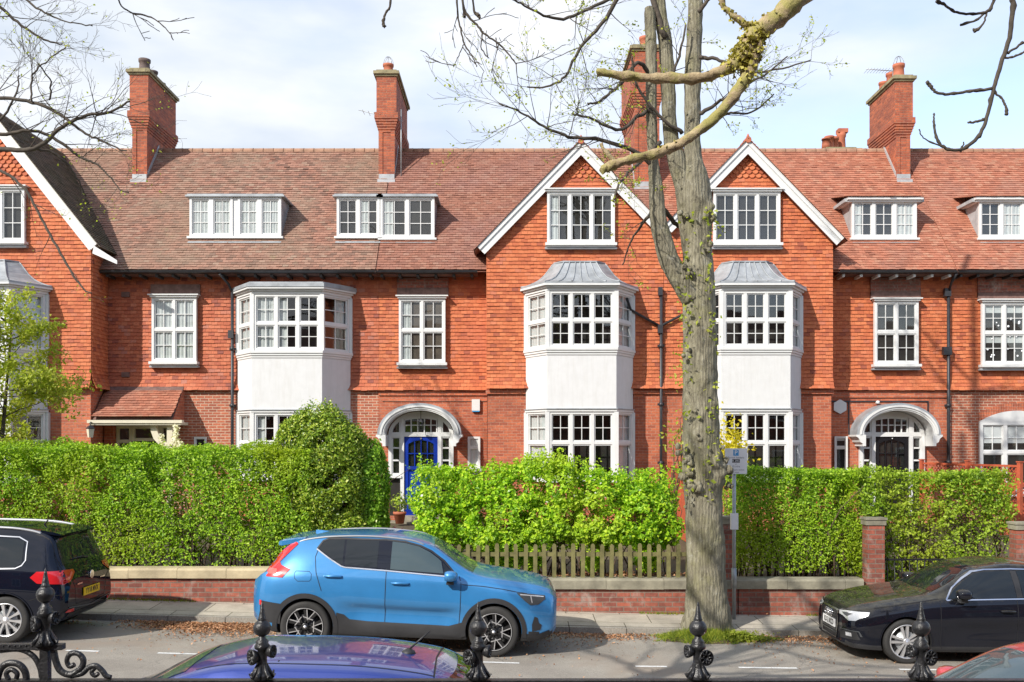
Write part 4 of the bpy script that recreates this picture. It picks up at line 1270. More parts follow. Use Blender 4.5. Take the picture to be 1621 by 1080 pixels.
wall_window(H3, 9.90, 11.10, 5.13, 6.85, YW, 2, (6.0,), 2, 2, seed=12)
h = MB(); h.box(9.83, 11.2, YW - .05, YW + .02, 6.95, 7.12); h.build('tiled_lintel', 'timber_dark', H3)
h = MB(); h.box(9.83, 11.2, YW - .045, YW + .02, 7.125, 7.5); h.build('brick_panel', 'brick_old', H3, uvbox=True)
bay(H3, 6.25, YG, .4, roughcast='render_white', curtains={'R': 'net'}, low_cur={'R': 'net'}, seed=41)
wall_window(H3, 5.33, 7.10, 8.27, 9.62, YG, 3, (), 2, 3, seed=13)
arched_door(H3, 10.39, YW, 'black_door', lantern=False)
wall_window(H3, 8.82, 9.18, 2.2, 3.16, YW, 1, (2.85,), 1, 1, cornice=False, proud=.06, fw=.06, sash=.012, curtain=[None, 'topblind'], seed=14)
dormer(H3, 9.42, 11.22, 8.66, 9.70, 26.35, 3, tiled=True, curtain=['left', None, 'net'], seed=15, cheek='lead_pale')
chimney(H3, 11.42, 11.80, 28.14, 30.0, 10.75, 13.8, [(28.45, .45, .17, 'terracotta'), (29.0, .4, .16, 'terracotta'), (29.6, .35, .15, 'terracotta')], 'brick_chimney', guard=(0,))
rc = part('rear_chimney', H3)
b = MB(); b.box(10.95, 12.0, 33, 34.2, 9, 13.05); b.build('stack', 'brick_orange', rc, uvbox=True)
b = MB(); b.box(10.8, 12.15, 32.85, 34.3, 13.053, 13.2); b.box(10.95, 12.0, 33, 34.2, 13.203, 13.28); b.build('chimney_cap', 'cap_stone', rc)
for i, (px_, hh, rr_) in enumerate(((11.0, .35, .14), (11.2, .5, .16), (11.45, .55, .16), (11.8, .8, .15))):
    b = MB(); b.lathe([(rr_ * 1.1, 13.26), (rr_ * 1.05, 13.4), (rr_ * .9, 13.4 + hh * .6), (rr_ * 1.1, 13.3 + hh * .8), (rr_ * 1.1, 13.28 + hh), (rr_ * .7, 13.28 + hh)], (px_, 33.2 + .25 * i, 0), 12)
    if i == 3: b.box(px_ - .15, px_ + .2, 33.8, 34.1, 14.06, 14.2)
    b.build('chimney_pot', 'terracotta', rc)
al = MB(); al.prism([(8.98 + .20 * math.cos(t), 3.97 + .20 * math.sin(t)) for t in [math.pi / 6 + k * math.pi / 3 for k in range(6)]], YW - .08, YW - .005); al.build('alarm_box', 'white', H3)
cb = MB(); cb.box(8.6, 11.42, YW - .03, YW - .005, 4.10, 4.135); cb.box(9.22, 9.25, YW - .03, YW - .005, 3.2, 4.1); cb.box(11.39, 11.42, YW - .03, YW - .005, 3.55, 4.1); cb.build('wall_cable', 'pipe', H3)
cm = MB(); cm.lathe([(.05, 4.05), (.05, 4.12), (.0, 4.14)], (10.0, YW - .1, 0), 12); cm.box(9.97, 10.03, YW - .1, YW - .005, 4.06, 4.1)
cm.build('security_camera', 'white', H3)
downpipe(H3, 11.93, YW - .1, .3, 7.1, branches=[[(11.93, YW - .1, 7.08), (11.93, YW - .3, 7.35), (11.93, EY - .02, 7.52)]], boxes=[(7.1, .12), (5.5, .16)])
ant = MB(); bx, by = 11.5, 28.6
ant.tube([(bx, by, 13.5), (bx, by, 14.25)], .015, 6); ant.tube([(bx, by, 14.2), (bx - .85, by - .1, 14.22)], .012, 5)
for k in range(9): ant.tube([(bx - .08 - k * .09, by - .2, 14.21), (bx - .08 - k * .09, by + .2, 14.21)], .007, 4)
ant.build('tv_aerial', 'galv', H3)

# ---- H4 right edge
H4 = house_root('terraced house at the right edge with the wide arched ground-floor window', 14)
x0, x1 = SP[3], SP[4]
brick_block(H4, x0, x1, YW, -.2, TB + .06, 'brick_pale')
brick_block(H4, x0, x1, YW + .03, TB + .06, EZ + .5, 'tile_red', name='upper_wall')
tiles_front(H4, x0, x1, YW + .03, TB, EZ, 'tile_red', 91)
main_roof(H4, x0 + .01, x1, 'roof_orange', [(x0 + .0, x1)], 93)
main = wall_window(H4, 12.84, 14.06, 5.12, 6.82, YW, 2, (5.98,), 2, 2, curtain=['topblind'], seed=16)
st = MB(); rr_ = random.Random(4)
for i in range(26):
    sx, szz, sr = rr_.uniform(12.95, 13.95), rr_.uniform(5.25, 6.5), rr_.uniform(.018, .035)
    if abs(sx - 13.45) < .1: continue
    st.lathe([(0, -.004), (sr, -.003), (sr, 0), (0, .001)], (sx, YW - .083, szz), 10, 0, None, 'y')
st.build('window_sticker', 'sign_white', main)
h = MB(); h.box(12.77, 14.2, YW - .05, YW + .02, 6.92, 7.10); h.build('tiled_lintel', 'timber_dark', H4)
h = MB(); h.box(12.77, 14.2, YW - .045, YW + .02, 7.105, 7.5); h.build('brick_panel', 'brick_old', H4, uvbox=True)
aw = part('arched_window', H4)
W_ = Win(); T, w = face_T((12.80, YW), (14.85, YW))
W_.glaze(T, 0, w, 1.6, 3.55, 3, (2.72,), (1, 2), (1, 2), .005, .085, fw=.08, mw=.1, curtain=[None, None, None, 'blind', 'blind', 'blind'], seed=17)
W_.build(aw, cur='blind')
hd = MB(); n = 18; c_ = w / 2
for i in range(n):
    ua, ub = w * i / n, w * (i + 1) / n
    top = lambda u: 3.56 + .30 * (1 - ((u - c_) / c_) ** 2)
    hd.prism([(ua, 3.553), (ub, 3.553), (ub, top(ub)), (ua, top(ua))], -.085, -.005, 0, T)
hd.box(-.05, w + .05, -.16, -.005, 1.52, 1.597, 0, T)
hd.build('arched_head', 'white', aw)
hb = MB()
for i in range(30):
    ua, ub = w * i / 30 + .005, w * (i + 1) / 30 - .005
    hb.prism([(ua, top(ua) + .004), (ub, top(ub) + .004), (ub, top(ub) + .23), (ua, top(ua) + .23)], -.02, -.002, 0, T)
hb.build('brick_arch', 'brick_orange', aw, uvbox=True)
dormer(H4, 12.95, 14.8, 8.66, 9.70, 26.35, 3, tiled=True, curtain=[None, 'net', 'net'], seed=18, cheek='lead_pale')

# ---- unseen brick row added behind the viewpoint for the glass and paint to reflect
OP = tag(empty('terraced_house'), 'unseen dark brick terrace, added behind the viewpoint for windows and cars to reflect', 'house')
b = MB(); b.box(-30, 30, -11, -3.0, -.5, 6.6); b.build('brick_wall', 'brick_old', OP, uvbox=True)
b = MB(); b.add([(-30, -2.6, 6.5), (30, -2.6, 6.5), (30, -7, 10.3), (-30, -7, 10.3), (30, -11.4, 6.5), (-30, -11.4, 6.5)], [(1, 0, 3, 2), (2, 3, 5, 4), (1, 2, 4), (0, 5, 3)]); b.build('roof', 'timber_dark', OP)
for k in range(14):
    for z in (1.0, 4.2):
        x = -27 + k * 4.1
        b = MB(); b.box(x, x + 1.5, -3.0, -2.92, z, z + 1.7); f = b.build('window', 'white', OP)
        b = MB()
        for i in range(2): b.box(x + .1 + i * .68, x + .72 + i * .68, -2.93, -2.915, z + .1, z + 1.6)
        b.build('pane', 'car_glass', f)
# ---------------------------------------------------------------- foliage
def leaves_np(Pn, Nn, size, seed, tilt=0.6, aspect=0.6, droop=0.0):
    """one folded leaf per point"""
    r = np.random.default_rng(seed)
    n = len(Pn)
    N = Nn + r.normal(0, tilt, (n, 3)); N /= np.linalg.norm(N, axis=1)[:, None] + 1e-9
    A = r.normal(0, 1, (n, 3)); A[:, 2] -= droop
    A -= N * (A * N).sum(1)[:, None]; A /= np.linalg.norm(A, axis=1)[:, None] + 1e-9
    B = np.cross(N, A)
    s = size * r.uniform(.6, 1.25, n)[:, None]
    fold = N * s * r.uniform(.05, .22, n)[:, None]
    V = np.stack([Pn - A * s * .5, Pn - A * s * .05 + B * s * aspect * .5 + fold, Pn + A * s * .5, Pn - A * s * .05 - B * s * aspect * .5 + fold], 1).reshape(-1, 3)
    i = np.arange(n)[:, None] * 4
    T = np.concatenate([i + np.array([[0, 1, 2]]), i + np.array([[0, 2, 3]])])
    return V, T

def sines(p, seed, f):
    r = np.random.default_rng(seed)
    s = np.zeros(len(p))
    for k in range(6):
        d = r.normal(0, 1, 3); d /= np.linalg.norm(d)
        s += np.sin((p @ d) * f * r.uniform(.6, 1.6) + r.uniform(0, 6.3))
    return s / 6 ** .5

def box_hedge_points(x0, x1, y0, y1, zf, zt, per, seed, depth=.16, rough=.07, faces=('front', 'top', 'back', 'left', 'right'), top_noise=.05, thin=None):
    r = np.random.default_rng(seed)
    PP = []; NN = []
    H = zt - zf
    for f in faces:
        if f in ('front', 'back'): ar = (x1 - x0) * H
        elif f == 'top': ar = (x1 - x0) * (y1 - y0)
        else: ar = (y1 - y0) * H
        n = int(ar * per * (.35 if f == 'back' else .6 if f == 'right' or f == 'left' else 1))
        a = r.random(n); b = r.random(n)
        X = x0 + (x1 - x0) * a; Yv = y0 + (y1 - y0) * a; Z = zf + H * b
        if f == 'front': p = np.stack([X, np.full(n, y0), Z], 1); nn = (0, -1, .25)
        elif f == 'back': p = np.stack([X, np.full(n, y1), Z], 1); nn = (0, 1, .25)
        elif f == 'top': p = np.stack([X, y0 + (y1 - y0) * b, np.full(n, zt)], 1); nn = (0, -.2, 1)
        elif f == 'left': p = np.stack([np.full(n, x0), Yv, Z], 1); nn = (-1, 0, .25)
        else: p = np.stack([np.full(n, x1), Yv, Z], 1); nn = (1, 0, .25)
        nn = np.array(nn, float); nn /= np.linalg.norm(nn)
        d = rough * sines(p, seed + 1, 3.2) + rough * .6 * sines(p, seed + 2, 9.0) - r.exponential(depth * .5, n) + r.normal(0, .018, n)
        # stray shoots
        st = r.random(n) < .03; d = d + st * r.uniform(0, .09, n)
        p = p + nn * d[:, None]
        if f == 'front':                       # rounded shoulder
            k = np.clip((p[:, 2] - (zt - .25)) / .25, 0, 1); p[:, 1] += .16 * k ** 2
            if thin is not None:
                keep = r.random(n) < thin(p); p = p[keep]; n = len(p)
        PP.append(p); NN.append(np.tile(nn, (len(p), 1)))
    P_ = np.concatenate(PP); P_[:, 2] += top_noise * sines(np.stack([P_[:, 0], np.zeros(len(P_)), np.zeros(len(P_))], 1), seed + 4, 1.3) * np.clip((P_[:, 2] - zf) / H, 0, 1)
    return P_, np.concatenate(NN)

def blob_points(blobs, per, seed, shell=.16, rough=.12):
    """blobs: (cx,cy,cz,rx,ry,rz) ellipsoids; points near their union surface"""
    r = np.random.default_rng(seed)
    PP = []; NN = []
    B = np.array(blobs, float)
    for i, (cx, cy, cz, rx, ry, rz) in enumerate(blobs):
        ar = 4 * math.pi * ((rx * ry) ** 1.6 / 3 + (rx * rz) ** 1.6 / 3 + (ry * rz) ** 1.6 / 3) ** (1 / 1.6)
        n = int(ar * per)
        d = r.normal(0, 1, (n, 3)); d /= np.linalg.norm(d, axis=1)[:, None]
        k = 1 + rough * sines(d * 1.0 + i, seed + i, 5) * .6 - r.exponential(shell, n) + r.normal(0, .03, n)
        st = r.random(n) < .03; k += st * r.uniform(0, .12, n)
        p = np.array([cx, cy, cz]) + d * np.array([rx, ry, rz]) * k[:, None]
        nn = d / np.array([rx, ry, rz]); nn /= np.linalg.norm(nn, axis=1)[:, None]
        ok = np.ones(n, bool)
        for j in range(len(B)):
            if j == i: continue
            q = (p - B[j, :3]) / (B[j, 3:] * .72)
            ok &= (q * q).sum(1) > 1
        PP.append(p[ok]); NN.append(nn[ok])
    return np.concatenate(PP), np.concatenate(NN)

def stems_mb(x0, x1, y0, y1, z0, z1, n, seed, r0=.012, lean=.25):
    r = random.Random(seed); b = MB()
    for k in range(n):
        x, y = r.uniform(x0, x1), r.uniform(y0, y1)
        h = r.uniform(.6, 1.0) * (z1 - z0)
        pts = [(x, y, z0 - .1)]
        for j in range(1, 5):
            pts.append((x + r.gauss(0, .05) * j + lean * r.uniform(-1, 1) * j / 4, y + r.gauss(0, .04) * j, z0 + h * j / 4))
        rr = r0 * r.uniform(.5, 1.5)
        b.tube(pts, [rr, rr * .9, rr * .75, rr * .55, rr * .3], 5)
    return b

def plant(name, label, cat, leaf_sets, stems=None, group=None):
    o = empty(name)
    tag(o, label, cat, group)
    for (nm, V, T, mat) in leaf_sets: mesh_np(nm, V, None, T, mat, o)
    if stems is not None: stems.build('stems', 'stem', o)
    return o

# left clipped hedge
p, n = box_hedge_points(-14.5, -3.55, 16.55, 17.7, 0.84, 2.90, 2450, 200, depth=.22, rough=.06, thin=lambda p: np.clip(.42 + (p[:, 2] - .84) * .75, 0, 1))
keep = sines(p, 206, 9) + .7 * sines(p, 207, 19) > -.75; p, n = p[keep], n[keep]; n = n + np.array([0, 0, .45]); n /= np.linalg.norm(n, axis=1)[:, None]
V, T = leaves_np(p, n, .053, 201, .55)
r_ = np.random.default_rng(202); q = np.stack([r_.uniform(-14.4, -3.6, 30000), r_.uniform(16.75, 17.6, 30000), 2.85 - 1.9 * r_.random(30000) ** 1.5], 1)
V2, T2 = leaves_np(q, np.tile([0, -.3, 1.], (30000, 1)), .08, 203, 1.0)
plant('clipped_hedge', 'long clipped green hedge on the cream-coped wall behind the navy and the blue car', 'hedge',
      [('foliage', np.concatenate([V, V2]), np.concatenate([T, T2 + len(V)]), 'leaf_hedge')], stems_mb(-14.4, -3.6, 16.7, 17.5, .7, 2.5, 260, 204, .014))
# round bush + laurel
p, n = blob_points([(-3.47, 17.3, 2.32, .80, .72, 1.34), (-3.38, 17.25, 1.3, .92, .66, .85), (-3.15, 17.25, 1.9, .62, .6, .95), (-3.78, 17.3, 2.85, .52, .5, .66), (-3.12, 17.3, 2.8, .50, .5, .62)], 2600, 210, shell=.08, rough=.11)
keep = sines(p, 212, 10) + .6 * sines(p, 213, 22) > -1.3; p, n = p[keep], n[keep]
r_ = np.random.default_rng(214); q = np.array([-3.42, 17.3, 1.95]) + r_.normal(0, .4, (6000, 3)) * np.array([.8, .6, 1.3]); p = np.concatenate([p, q]); n = np.concatenate([n, np.tile([0, -.3, .95], (6000, 1))])
V, T = leaves_np(p, n, .058, 211)
plant('rounded_bush', 'tall rounded dark olive bush rising above the hedge beside the garden path', 'bush', [('foliage', V, T, 'leaf_dark')], stems_mb(-4, -2.8, 17, 17.5, .5, 3.2, 40, 212, .016))
p, n = blob_points([(-2.62, 17.45, 2.05, .38, .45, .98), (-2.60, 17.4, 1.3, .36, .42, .85)], 2000, 215, shell=.08)
V, T = leaves_np(p, n, .075, 216)
plant('laurel_shrub', 'narrow bright green laurel shrub between the rounded bush and the garden path', 'shrub', [('foliage', V, T, 'leaf_laurel')], stems_mb(-2.8, -2.4, 17.3, 17.5, .5, 2.6, 12, 217))
# bright loose shrub
bl = []
rr_ = random.Random(9)
for k in range(15):
    x = -1.40 + k * .285
    bl.append((x, 17.0 + rr_.uniform(-.15, .25), 1.98 + .10 * math.sin(k * 1.1 + .4) + rr_.uniform(-.12, .10) - (.16 if k > 10 else 0), .42, .5, .64 + rr_.uniform(-.1, .14)))
for k in range(10):
    bl.append((-1.25 + k * .43, 16.85 + rr_.uniform(-.08, .1), 1.5 + rr_.uniform(-.1, .1), .45, .4, .40))
p, n = blob_points(bl, 1500, 220, shell=.20, rough=.22)
keep = sines(p, 226, 13) + .6 * sines(p, 227, 26) > -.25; p, n = p[keep], n[keep]
n = n + np.array([0, -.15, .75]); n /= np.linalg.norm(n, axis=1)[:, None]
V, T = leaves_np(p, n, .078, 221, 0.5)
r_ = np.random.default_rng(222)
sh = []                                     # upright shoots
for k in range(260):
    x, y = r_.uniform(-1.7, 2.9), r_.uniform(16.65, 17.4); z = 2.25 + .18 * math.sin(x * 2.1) ; h = r_.uniform(.15, .5)
    m = int(h * 45); t = r_.random(m)
    dx, dy = r_.normal(0, .12, 2)
    sh.append(np.stack([x + dx * t + r_.normal(0, .025, m), y + dy * t + r_.normal(0, .025, m), z + h * t], 1))
sh = np.concatenate(sh)
V2, T2 = leaves_np(sh, np.tile([0, -.5, .7], (len(sh), 1)), .06, 223, .9)
bi = r_.choice(len(p), 110); pb = p[bi] + n[bi] * .05
V3, T3 = leaves_np(pb[pb[:, 2] > 1.9], n[bi][pb[:, 2] > 1.9], .05, 224, .5, 1.0)
plant('flowering_shrub', 'wide loose bright green shrub behind the picket fence', 'shrub',
      [('foliage', np.concatenate([V, V2]), np.concatenate([T, T2 + len(V)]), 'leaf_bright'), ('blossom', V3, T3, 'blossom')], stems_mb(-1.6, 2.8, 16.8, 17.3, .5, 2.2, 130, 225, .012, .4))
# right hedge and looser hedge
p, n = box_hedge_points(3.95, 6.12, 16.6, 17.7, 0.72, 2.56, 2800, 230, depth=.2, rough=.05, thin=lambda p: np.clip(.5 + (p[:, 2] - .72) * .9, 0, 1))
r_ = np.random.default_rng(233); q = np.stack([r_.uniform(4.0, 6.1, 9000), r_.uniform(16.75, 17.6, 9000), 2.5 - 1.7 * r_.random(9000) ** 1.4], 1)
keep = sines(p, 236, 9) + .7 * sines(p, 237, 19) > -.8; p, n = p[keep], n[keep]; n = n + np.array([0, 0, .45])
p = np.concatenate([p, q]); n = np.concatenate([n, np.tile([0, -.3, .95], (9000, 1))])
V, T = leaves_np(p, n, .053, 231)
plant('clipped_hedge', 'dense clipped hedge between the street tree and the capped brick pillar', 'hedge', [('foliage', V, T, 'leaf_hedge')], stems_mb(4.0, 6.1, 16.7, 17.4, .6, 2.3, 70, 232, .014))
p, n = box_hedge_points(6.12, 8.85, 16.5, 17.3, .45, 2.52, 2100, 240, depth=.3, rough=.09, thin=lambda p: np.clip(.30 + (p[:, 2] - .5) * .5, 0, 1) * np.clip((8.95 - p[:, 0]) * 1.6, .2, 1), top_noise=.03)
r_ = np.random.default_rng(243); q = np.stack([r_.uniform(6.2, 8.8, 5000), r_.uniform(16.7, 17.2, 5000), 2.45 - 1.5 * r_.random(5000) ** 1.6], 1)
keep = sines(p, 246, 6) + .8 * sines(p, 247, 15) > -.45; p, n = p[keep], n[keep]; n = n + np.array([0, 0, .45])
p = np.concatenate([p, q]); n = np.concatenate([n, np.tile([0, -.3, .95], (5000, 1))])
V, T = leaves_np(p, n, .062, 241, .8)
plant('loose_hedge', 'thin see-through hedge with bare stems behind the black saloon, right of the brick pillar', 'hedge', [('foliage', V, T, 'leaf_loose')], stems_mb(6.2, 8.9, 16.85, 17.35, .3, 2.3, 170, 242, .011, .3))

# ---------------------------------------------------------------- garden walls
def garden_wall(label, x0, x1, zt, cop, seed, thick=.13, wy=WY):
    root = tag(empty('garden_wall'), label, 'wall', 'low brick garden walls')
    b = MB(); b.box(x0, x1, wy, wy + .24, -.5, zt - thick - .002); b.build('brickwork', 'brick_old', root, uvbox=True)
    c = MB(); r = random.Random(seed); x = x0 - .02
    while x < x1:
        e = min(x + r.uniform(.75, 1.15), x1 + .02); dy = r.uniform(-.006, .006); dz = r.uniform(-.005, .005)
        t = thick
        pr = [(-.05, zt - t + dz), (-.05, zt - .035 + dz), (-.03, zt - .01 + dz), (.0, zt + dz), (.27, zt + dz), (.29, zt - .03 + dz), (.29, zt - t + dz)]
        c.add([(x + .003, wy + a_ + dy, z) for a_, z in pr] + [(e - .003, wy + a_ + dy, z) for a_, z in pr],
              [tuple(range(7)), tuple(range(13, 6, -1))] + [(i + 7, (i + 1) % 7 + 7, (i + 1) % 7, i) for i in range(7)])
        x = e
    c.build('coping', cop, root)
    return root
garden_wall('low brick wall with cream stone coping under the long clipped hedge', -15, -2.30, .835, 'stone_cream', 1, .17)
garden_wall('low brick wall with grey coping carrying the picket fence', -1.30, 3.88, .655, 'stone_grey', 2, .18)
garden_wall('low brick wall with mossy grey coping between the street tree and the brick pillar', 3.90, 6.02, .65, 'stone_grey', 3, .17)
def pillar(label, x0, x1, zt):
    root = tag(empty('brick_pillar'), label, 'pillar', 'brick gate pillars')
    b = MB(); b.box(x0, x1, WY - .03, WY + .2, -.5, zt - .13); b.build('brickwork', 'brick_old', root, uvbox=True)
    c = MB(); c.box(x0 - .02, x1 + .02, WY - .05, WY + .22, zt - .127, zt - .04); c.box(x0 - .035, x1 + .035, WY - .065, WY + .235, zt - .037, zt); c.build('pillar_cap', 'stone_grey', root)
pillar('square brick pillar with stone cap standing left of the black saloon windscreen', 6.10, 6.40, 1.70)
pillar('brick gate pillar with stone cap at the right edge of the photo', 8.66, 9.02, 1.62)
pillar('short brick pillar half hidden behind the street tree trunk', 3.62, 3.80, 1.72)
gt = tag(empty('iron_gate'), 'black wrought iron gate with small scrolls between the two brick pillars', 'gate')
b = MB()
for z in (.25, .42, .95): b.box(6.45, 8.6, WY + .1, WY + .13, z, z + .03)
b.build('gate_rails', 'black_iron', gt)
b = MB()
for k in range(17):
    x = 6.5 + k * .13
    b.tube([(x, WY + .115, .2), (x, WY + .115, .95)], .009, 5)
    if k % 2 == 0: b.tube([(x + .045 * math.cos(t), WY + .115, .345 + .045 * math.sin(t)) for t in lin(0, 6.2, 12)], .007, 4)
b.build('gate_bars', 'black_iron', gt)

# picket fence
pf = tag(empty('picket_fence'), 'mossy weathered wooden picket fence on the grey coped wall', 'fence')
b = MB(); b.box(-1.15, 3.6, WY + .12, WY + .16, 1.02, 1.09); b.build('rail', 'picket', pf)
r = random.Random(3); x = -1.12
while x < 3.6:
    b = MB(); w = .07; h = r.uniform(1.215, 1.25); l_ = r.uniform(-.012, .012)
    b.prism([(x, .655), (x + w, .655), (x + w + l_, h - .03), (x + w * .7 + l_, h), (x + w * .3 + l_, h), (x + l_, h - .03)], WY + .095, WY + .118)
    b.build('picket', 'picket', pf); x += .165
# red trellis panels
def trellis(label, p0, p1, zb, zt, posts, lat=.45):
    root = tag(empty('trellis_fence'), label, 'fence', 'red stained trellis fences')
    p0, p1 = Vector(p0), Vector(p1); d = (p1 - p0); Ln = d.length; d.normalize()
    T = Matrix.Identity(4); T.col[0] = (d.x, d.y, 0, 0); T.col[1] = (-d.y, d.x, 0, 0); T.col[3] = (p0.x, p0.y, 0, 1)
    b = MB()
    for k in range(posts):
        u = Ln * k / (posts - 1); b.box(u - .045, u + .045, -.045, .045, zb - .4, zt + .06, 0, T); b.box(u - .06, u + .06, -.06, .06, zt + .063, zt + .09, 0, T)
    b.build('post', 'red_trellis', root)
    b = MB(); b.box(0.05, Ln - .05, -.02, .02, zt - .05, zt, 0, T); b.box(.05, Ln - .05, -.02, .02, zt - lat - .05, zt - lat, 0, T)
    n = int(Ln / .11)
    for k in range(n):
        u = .05 + k * .11
        for s_ in (1, -1):
            a0 = u if s_ > 0 else u + lat * .9
            a1 = u + lat * .9 if s_ > 0 else u
            a0, a1 = min(a0, Ln - .05), min(a1, Ln - .05)
            b.add([(a0 - .014, -.008 * s_, zt - lat), (a0 + .014, -.008 * s_, zt - lat), (a1 + .014, -.008 * s_, zt - .05), (a1 - .014, -.008 * s_, zt - .05),
                   (a0 - .014, -.008 * s_ + .006, zt - lat), (a0 + .014, -.008 * s_ + .006, zt - lat), (a1 + .014, -.008 * s_ + .006, zt - .05), (a1 - .014, -.008 * s_ + .006, zt - .05)],
                  [(0, 1, 2, 3), (7, 6, 5, 4), (1, 5, 6, 2), (0, 3, 7, 4)], 0, False, T)
    m = int((Ln - .1) / .13)
    for k in range(m): b.box(.05 + k * .13, .05 + k * .13 + .12, -.012, .012, zb, zt - lat - .053, 0, T)
    b.build('trellis_panel', 'red_trellis', root)
trellis('red stained trellis fence panel beside the street tree trunk', (4.02, 24.1), (4.02, 19.5), .7, 2.42, 4)
trellis('long red stained trellis fence running out from the black-door house', (10.9, 25.2), (11.9, 22.2), 1.75, 2.46, 3)
trellis('low red stained trellis fence at the right edge under the arched window', (12.1, 23.4), (14.5, 23.4), .7, 2.0, 3)

# path, step, pots
b = MB(); b.box(-2.28, -1.34, WY + .05, 25.3, .3, .66); o = b.build('garden_path', 'paving_path', None, uvbox=True); o['kind'] = 'structure'
b = MB(); b.box(-3.3, -1.6, 25.3, 25.97, .3, .86); b.box(-3.1, -1.8, 25.55, 25.97, .863, 1.0); o = tag(b.build('door_step', 'stone_grey', None), 'grey stone step below the blue front door', 'step')
def potted(label, x, y, z, s, leafmat, seed, flowers=None, hh=.5):
    root = tag(empty('potted_plant'), label, 'pot plant')
    b = MB(); b.lathe([(.11 * s, z), (.15 * s, z + .24 * s), (.175 * s, z + .245 * s), (.175 * s, z + .31 * s), (.15 * s, z + .31 * s), (.14 * s, z + .26 * s)], (x, y, 0), 18); b.build('pot', 'terracotta', root)
    r = np.random.default_rng(seed); n = 320
    d = r.normal(0, 1, (n, 3)); d /= np.linalg.norm(d, axis=1)[:, None]
    p = np.array([x, y, z + .3 * s + hh * .5]) + d * np.array([.26 * s, .24 * s, hh * .55]) * r.uniform(.4, 1.05, n)[:, None]
    V, T = leaves_np(p, d, .075, seed); mesh_np('foliage', V, None, T, leafmat, root)
    if flowers:
        n = 26; p = np.array([x, y, z + .3 * s + hh]) + r.normal(0, .12, (n, 3)) * np.array([1.3, 1, .6]); V, T = leaves_np(p, np.tile([0, -1, .3], (n, 1)), .09, seed, .5, .9); mesh_np('blossom', V, None, T, flowers, root)
potted('terracotta pot with dark leaves on the step left of the blue door', -2.95, 24.9, .86, 1.0, 'leaf_dark', 301)
potted('terracotta pot of pink tulips beside the garden path near the blue car roof', -2.25, 17.9, .62, 1.0, 'leaf_laurel', 302, 'blossom_pink', .35)
# greenery low behind the picket
p, n = blob_points([(-.1, 16.62, 1.02, .34, .18, .3), (.35, 16.66, .95, .22, .16, .22), (1.4, 16.66, .9, .2, .15, .2), (2.4, 16.66, .9, .25, .15, .2)], 1500, 310, shell=.2)
V, T = leaves_np(p, n, .07, 311)
plant('low_garden_plant', 'low leafy plants poking out between the pickets', 'plant', [('foliage', V, T, 'leaf_bright')])
# climber near the street tree, yellow shrub, trailing stems
r_ = np.random.default_rng(320)
p = np.stack([4.82 + r_.normal(0, .17, 900), 21 + r_.normal(0, .25, 900), 2.75 + r_.normal(0, .34, 900)], 1)
V, T = leaves_np(p, np.tile([0, -1, .3], (900, 1)), .09, 321)
plant('yellow_shrub', 'yellow leaved shrub behind the parking sign', 'shrub', [('foliage', V, T, 'leaf_yellow')], stems_mb(4.65, 5.0, 20.8, 21.2, .6, 3.0, 10, 322))
r_ = np.random.default_rng(330)
t = r_.random(420); p = np.stack([3.35 + .55 * t ** 2 + r_.normal(0, .16, 420) - .1, 19.6 + r_.normal(0, .2, 420), 1.2 + 4.2 * t + r_.normal(0, .1, 420)], 1); keep = sines(p, 331, 3) > -.1
V, T = leaves_np(p[keep], np.tile([0, -1, .3], (keep.sum(), 1)), .085, 332)
st = MB()
for k in range(7):
    a_ = random.Random(k)
    st.tube([(3.3 + a_.uniform(-.1, .1) + .6 * (j / 8) ** 2 + a_.gauss(0, .04), 19.6 + a_.gauss(0, .1), .6 + j * a_.uniform(.42, .6)) for j in range(9)], [.012] * 5 + [.008] * 4, 5)
plant('climbing_plant', 'straggly yellow-green climber rising left of the street tree trunk', 'climber', [('foliage', V, T, 'leaf_young')], st)
r_ = np.random.default_rng(340)
sp = []
for (x, y, z0, z1) in ((-8.75, 24.7, 2.5, 3.45), (-9.05, 24.5, 2.4, 3.2), (-8.6, 24.6, 2.4, 3.0)):
    m = 240; t = r_.random(m); sp.append(np.stack([x + r_.normal(0, .10, m) * (1.1 - t), y + r_.normal(0, .08, m), z0 + (z1 - z0) * t], 1))
p = np.concatenate(sp); V, T = leaves_np(p, np.tile([0, -1, .3], (len(p), 1)), .075, 341, .6, .9)
plant('blossom_shrub', 'cream blossom spikes standing beside the tiled porch', 'shrub', [('blossom', V, T, 'blossom_cream')], stems_mb(-9.1, -8.5, 24.5, 24.8, .7, 3.0, 9, 342))
p, n = blob_points([(-11.2, 23.8, 2.6, .35, .3, .5)], 700, 345); V, T = leaves_np(p, n, .09, 346)
plant('green_shrub', 'dark green shrub below the porch lantern behind the hedge', 'shrub', [('foliage', V, T, 'leaf_laurel')], stems_mb(-11.3, -11, 23.7, 23.9, .7, 2.6, 6, 347))

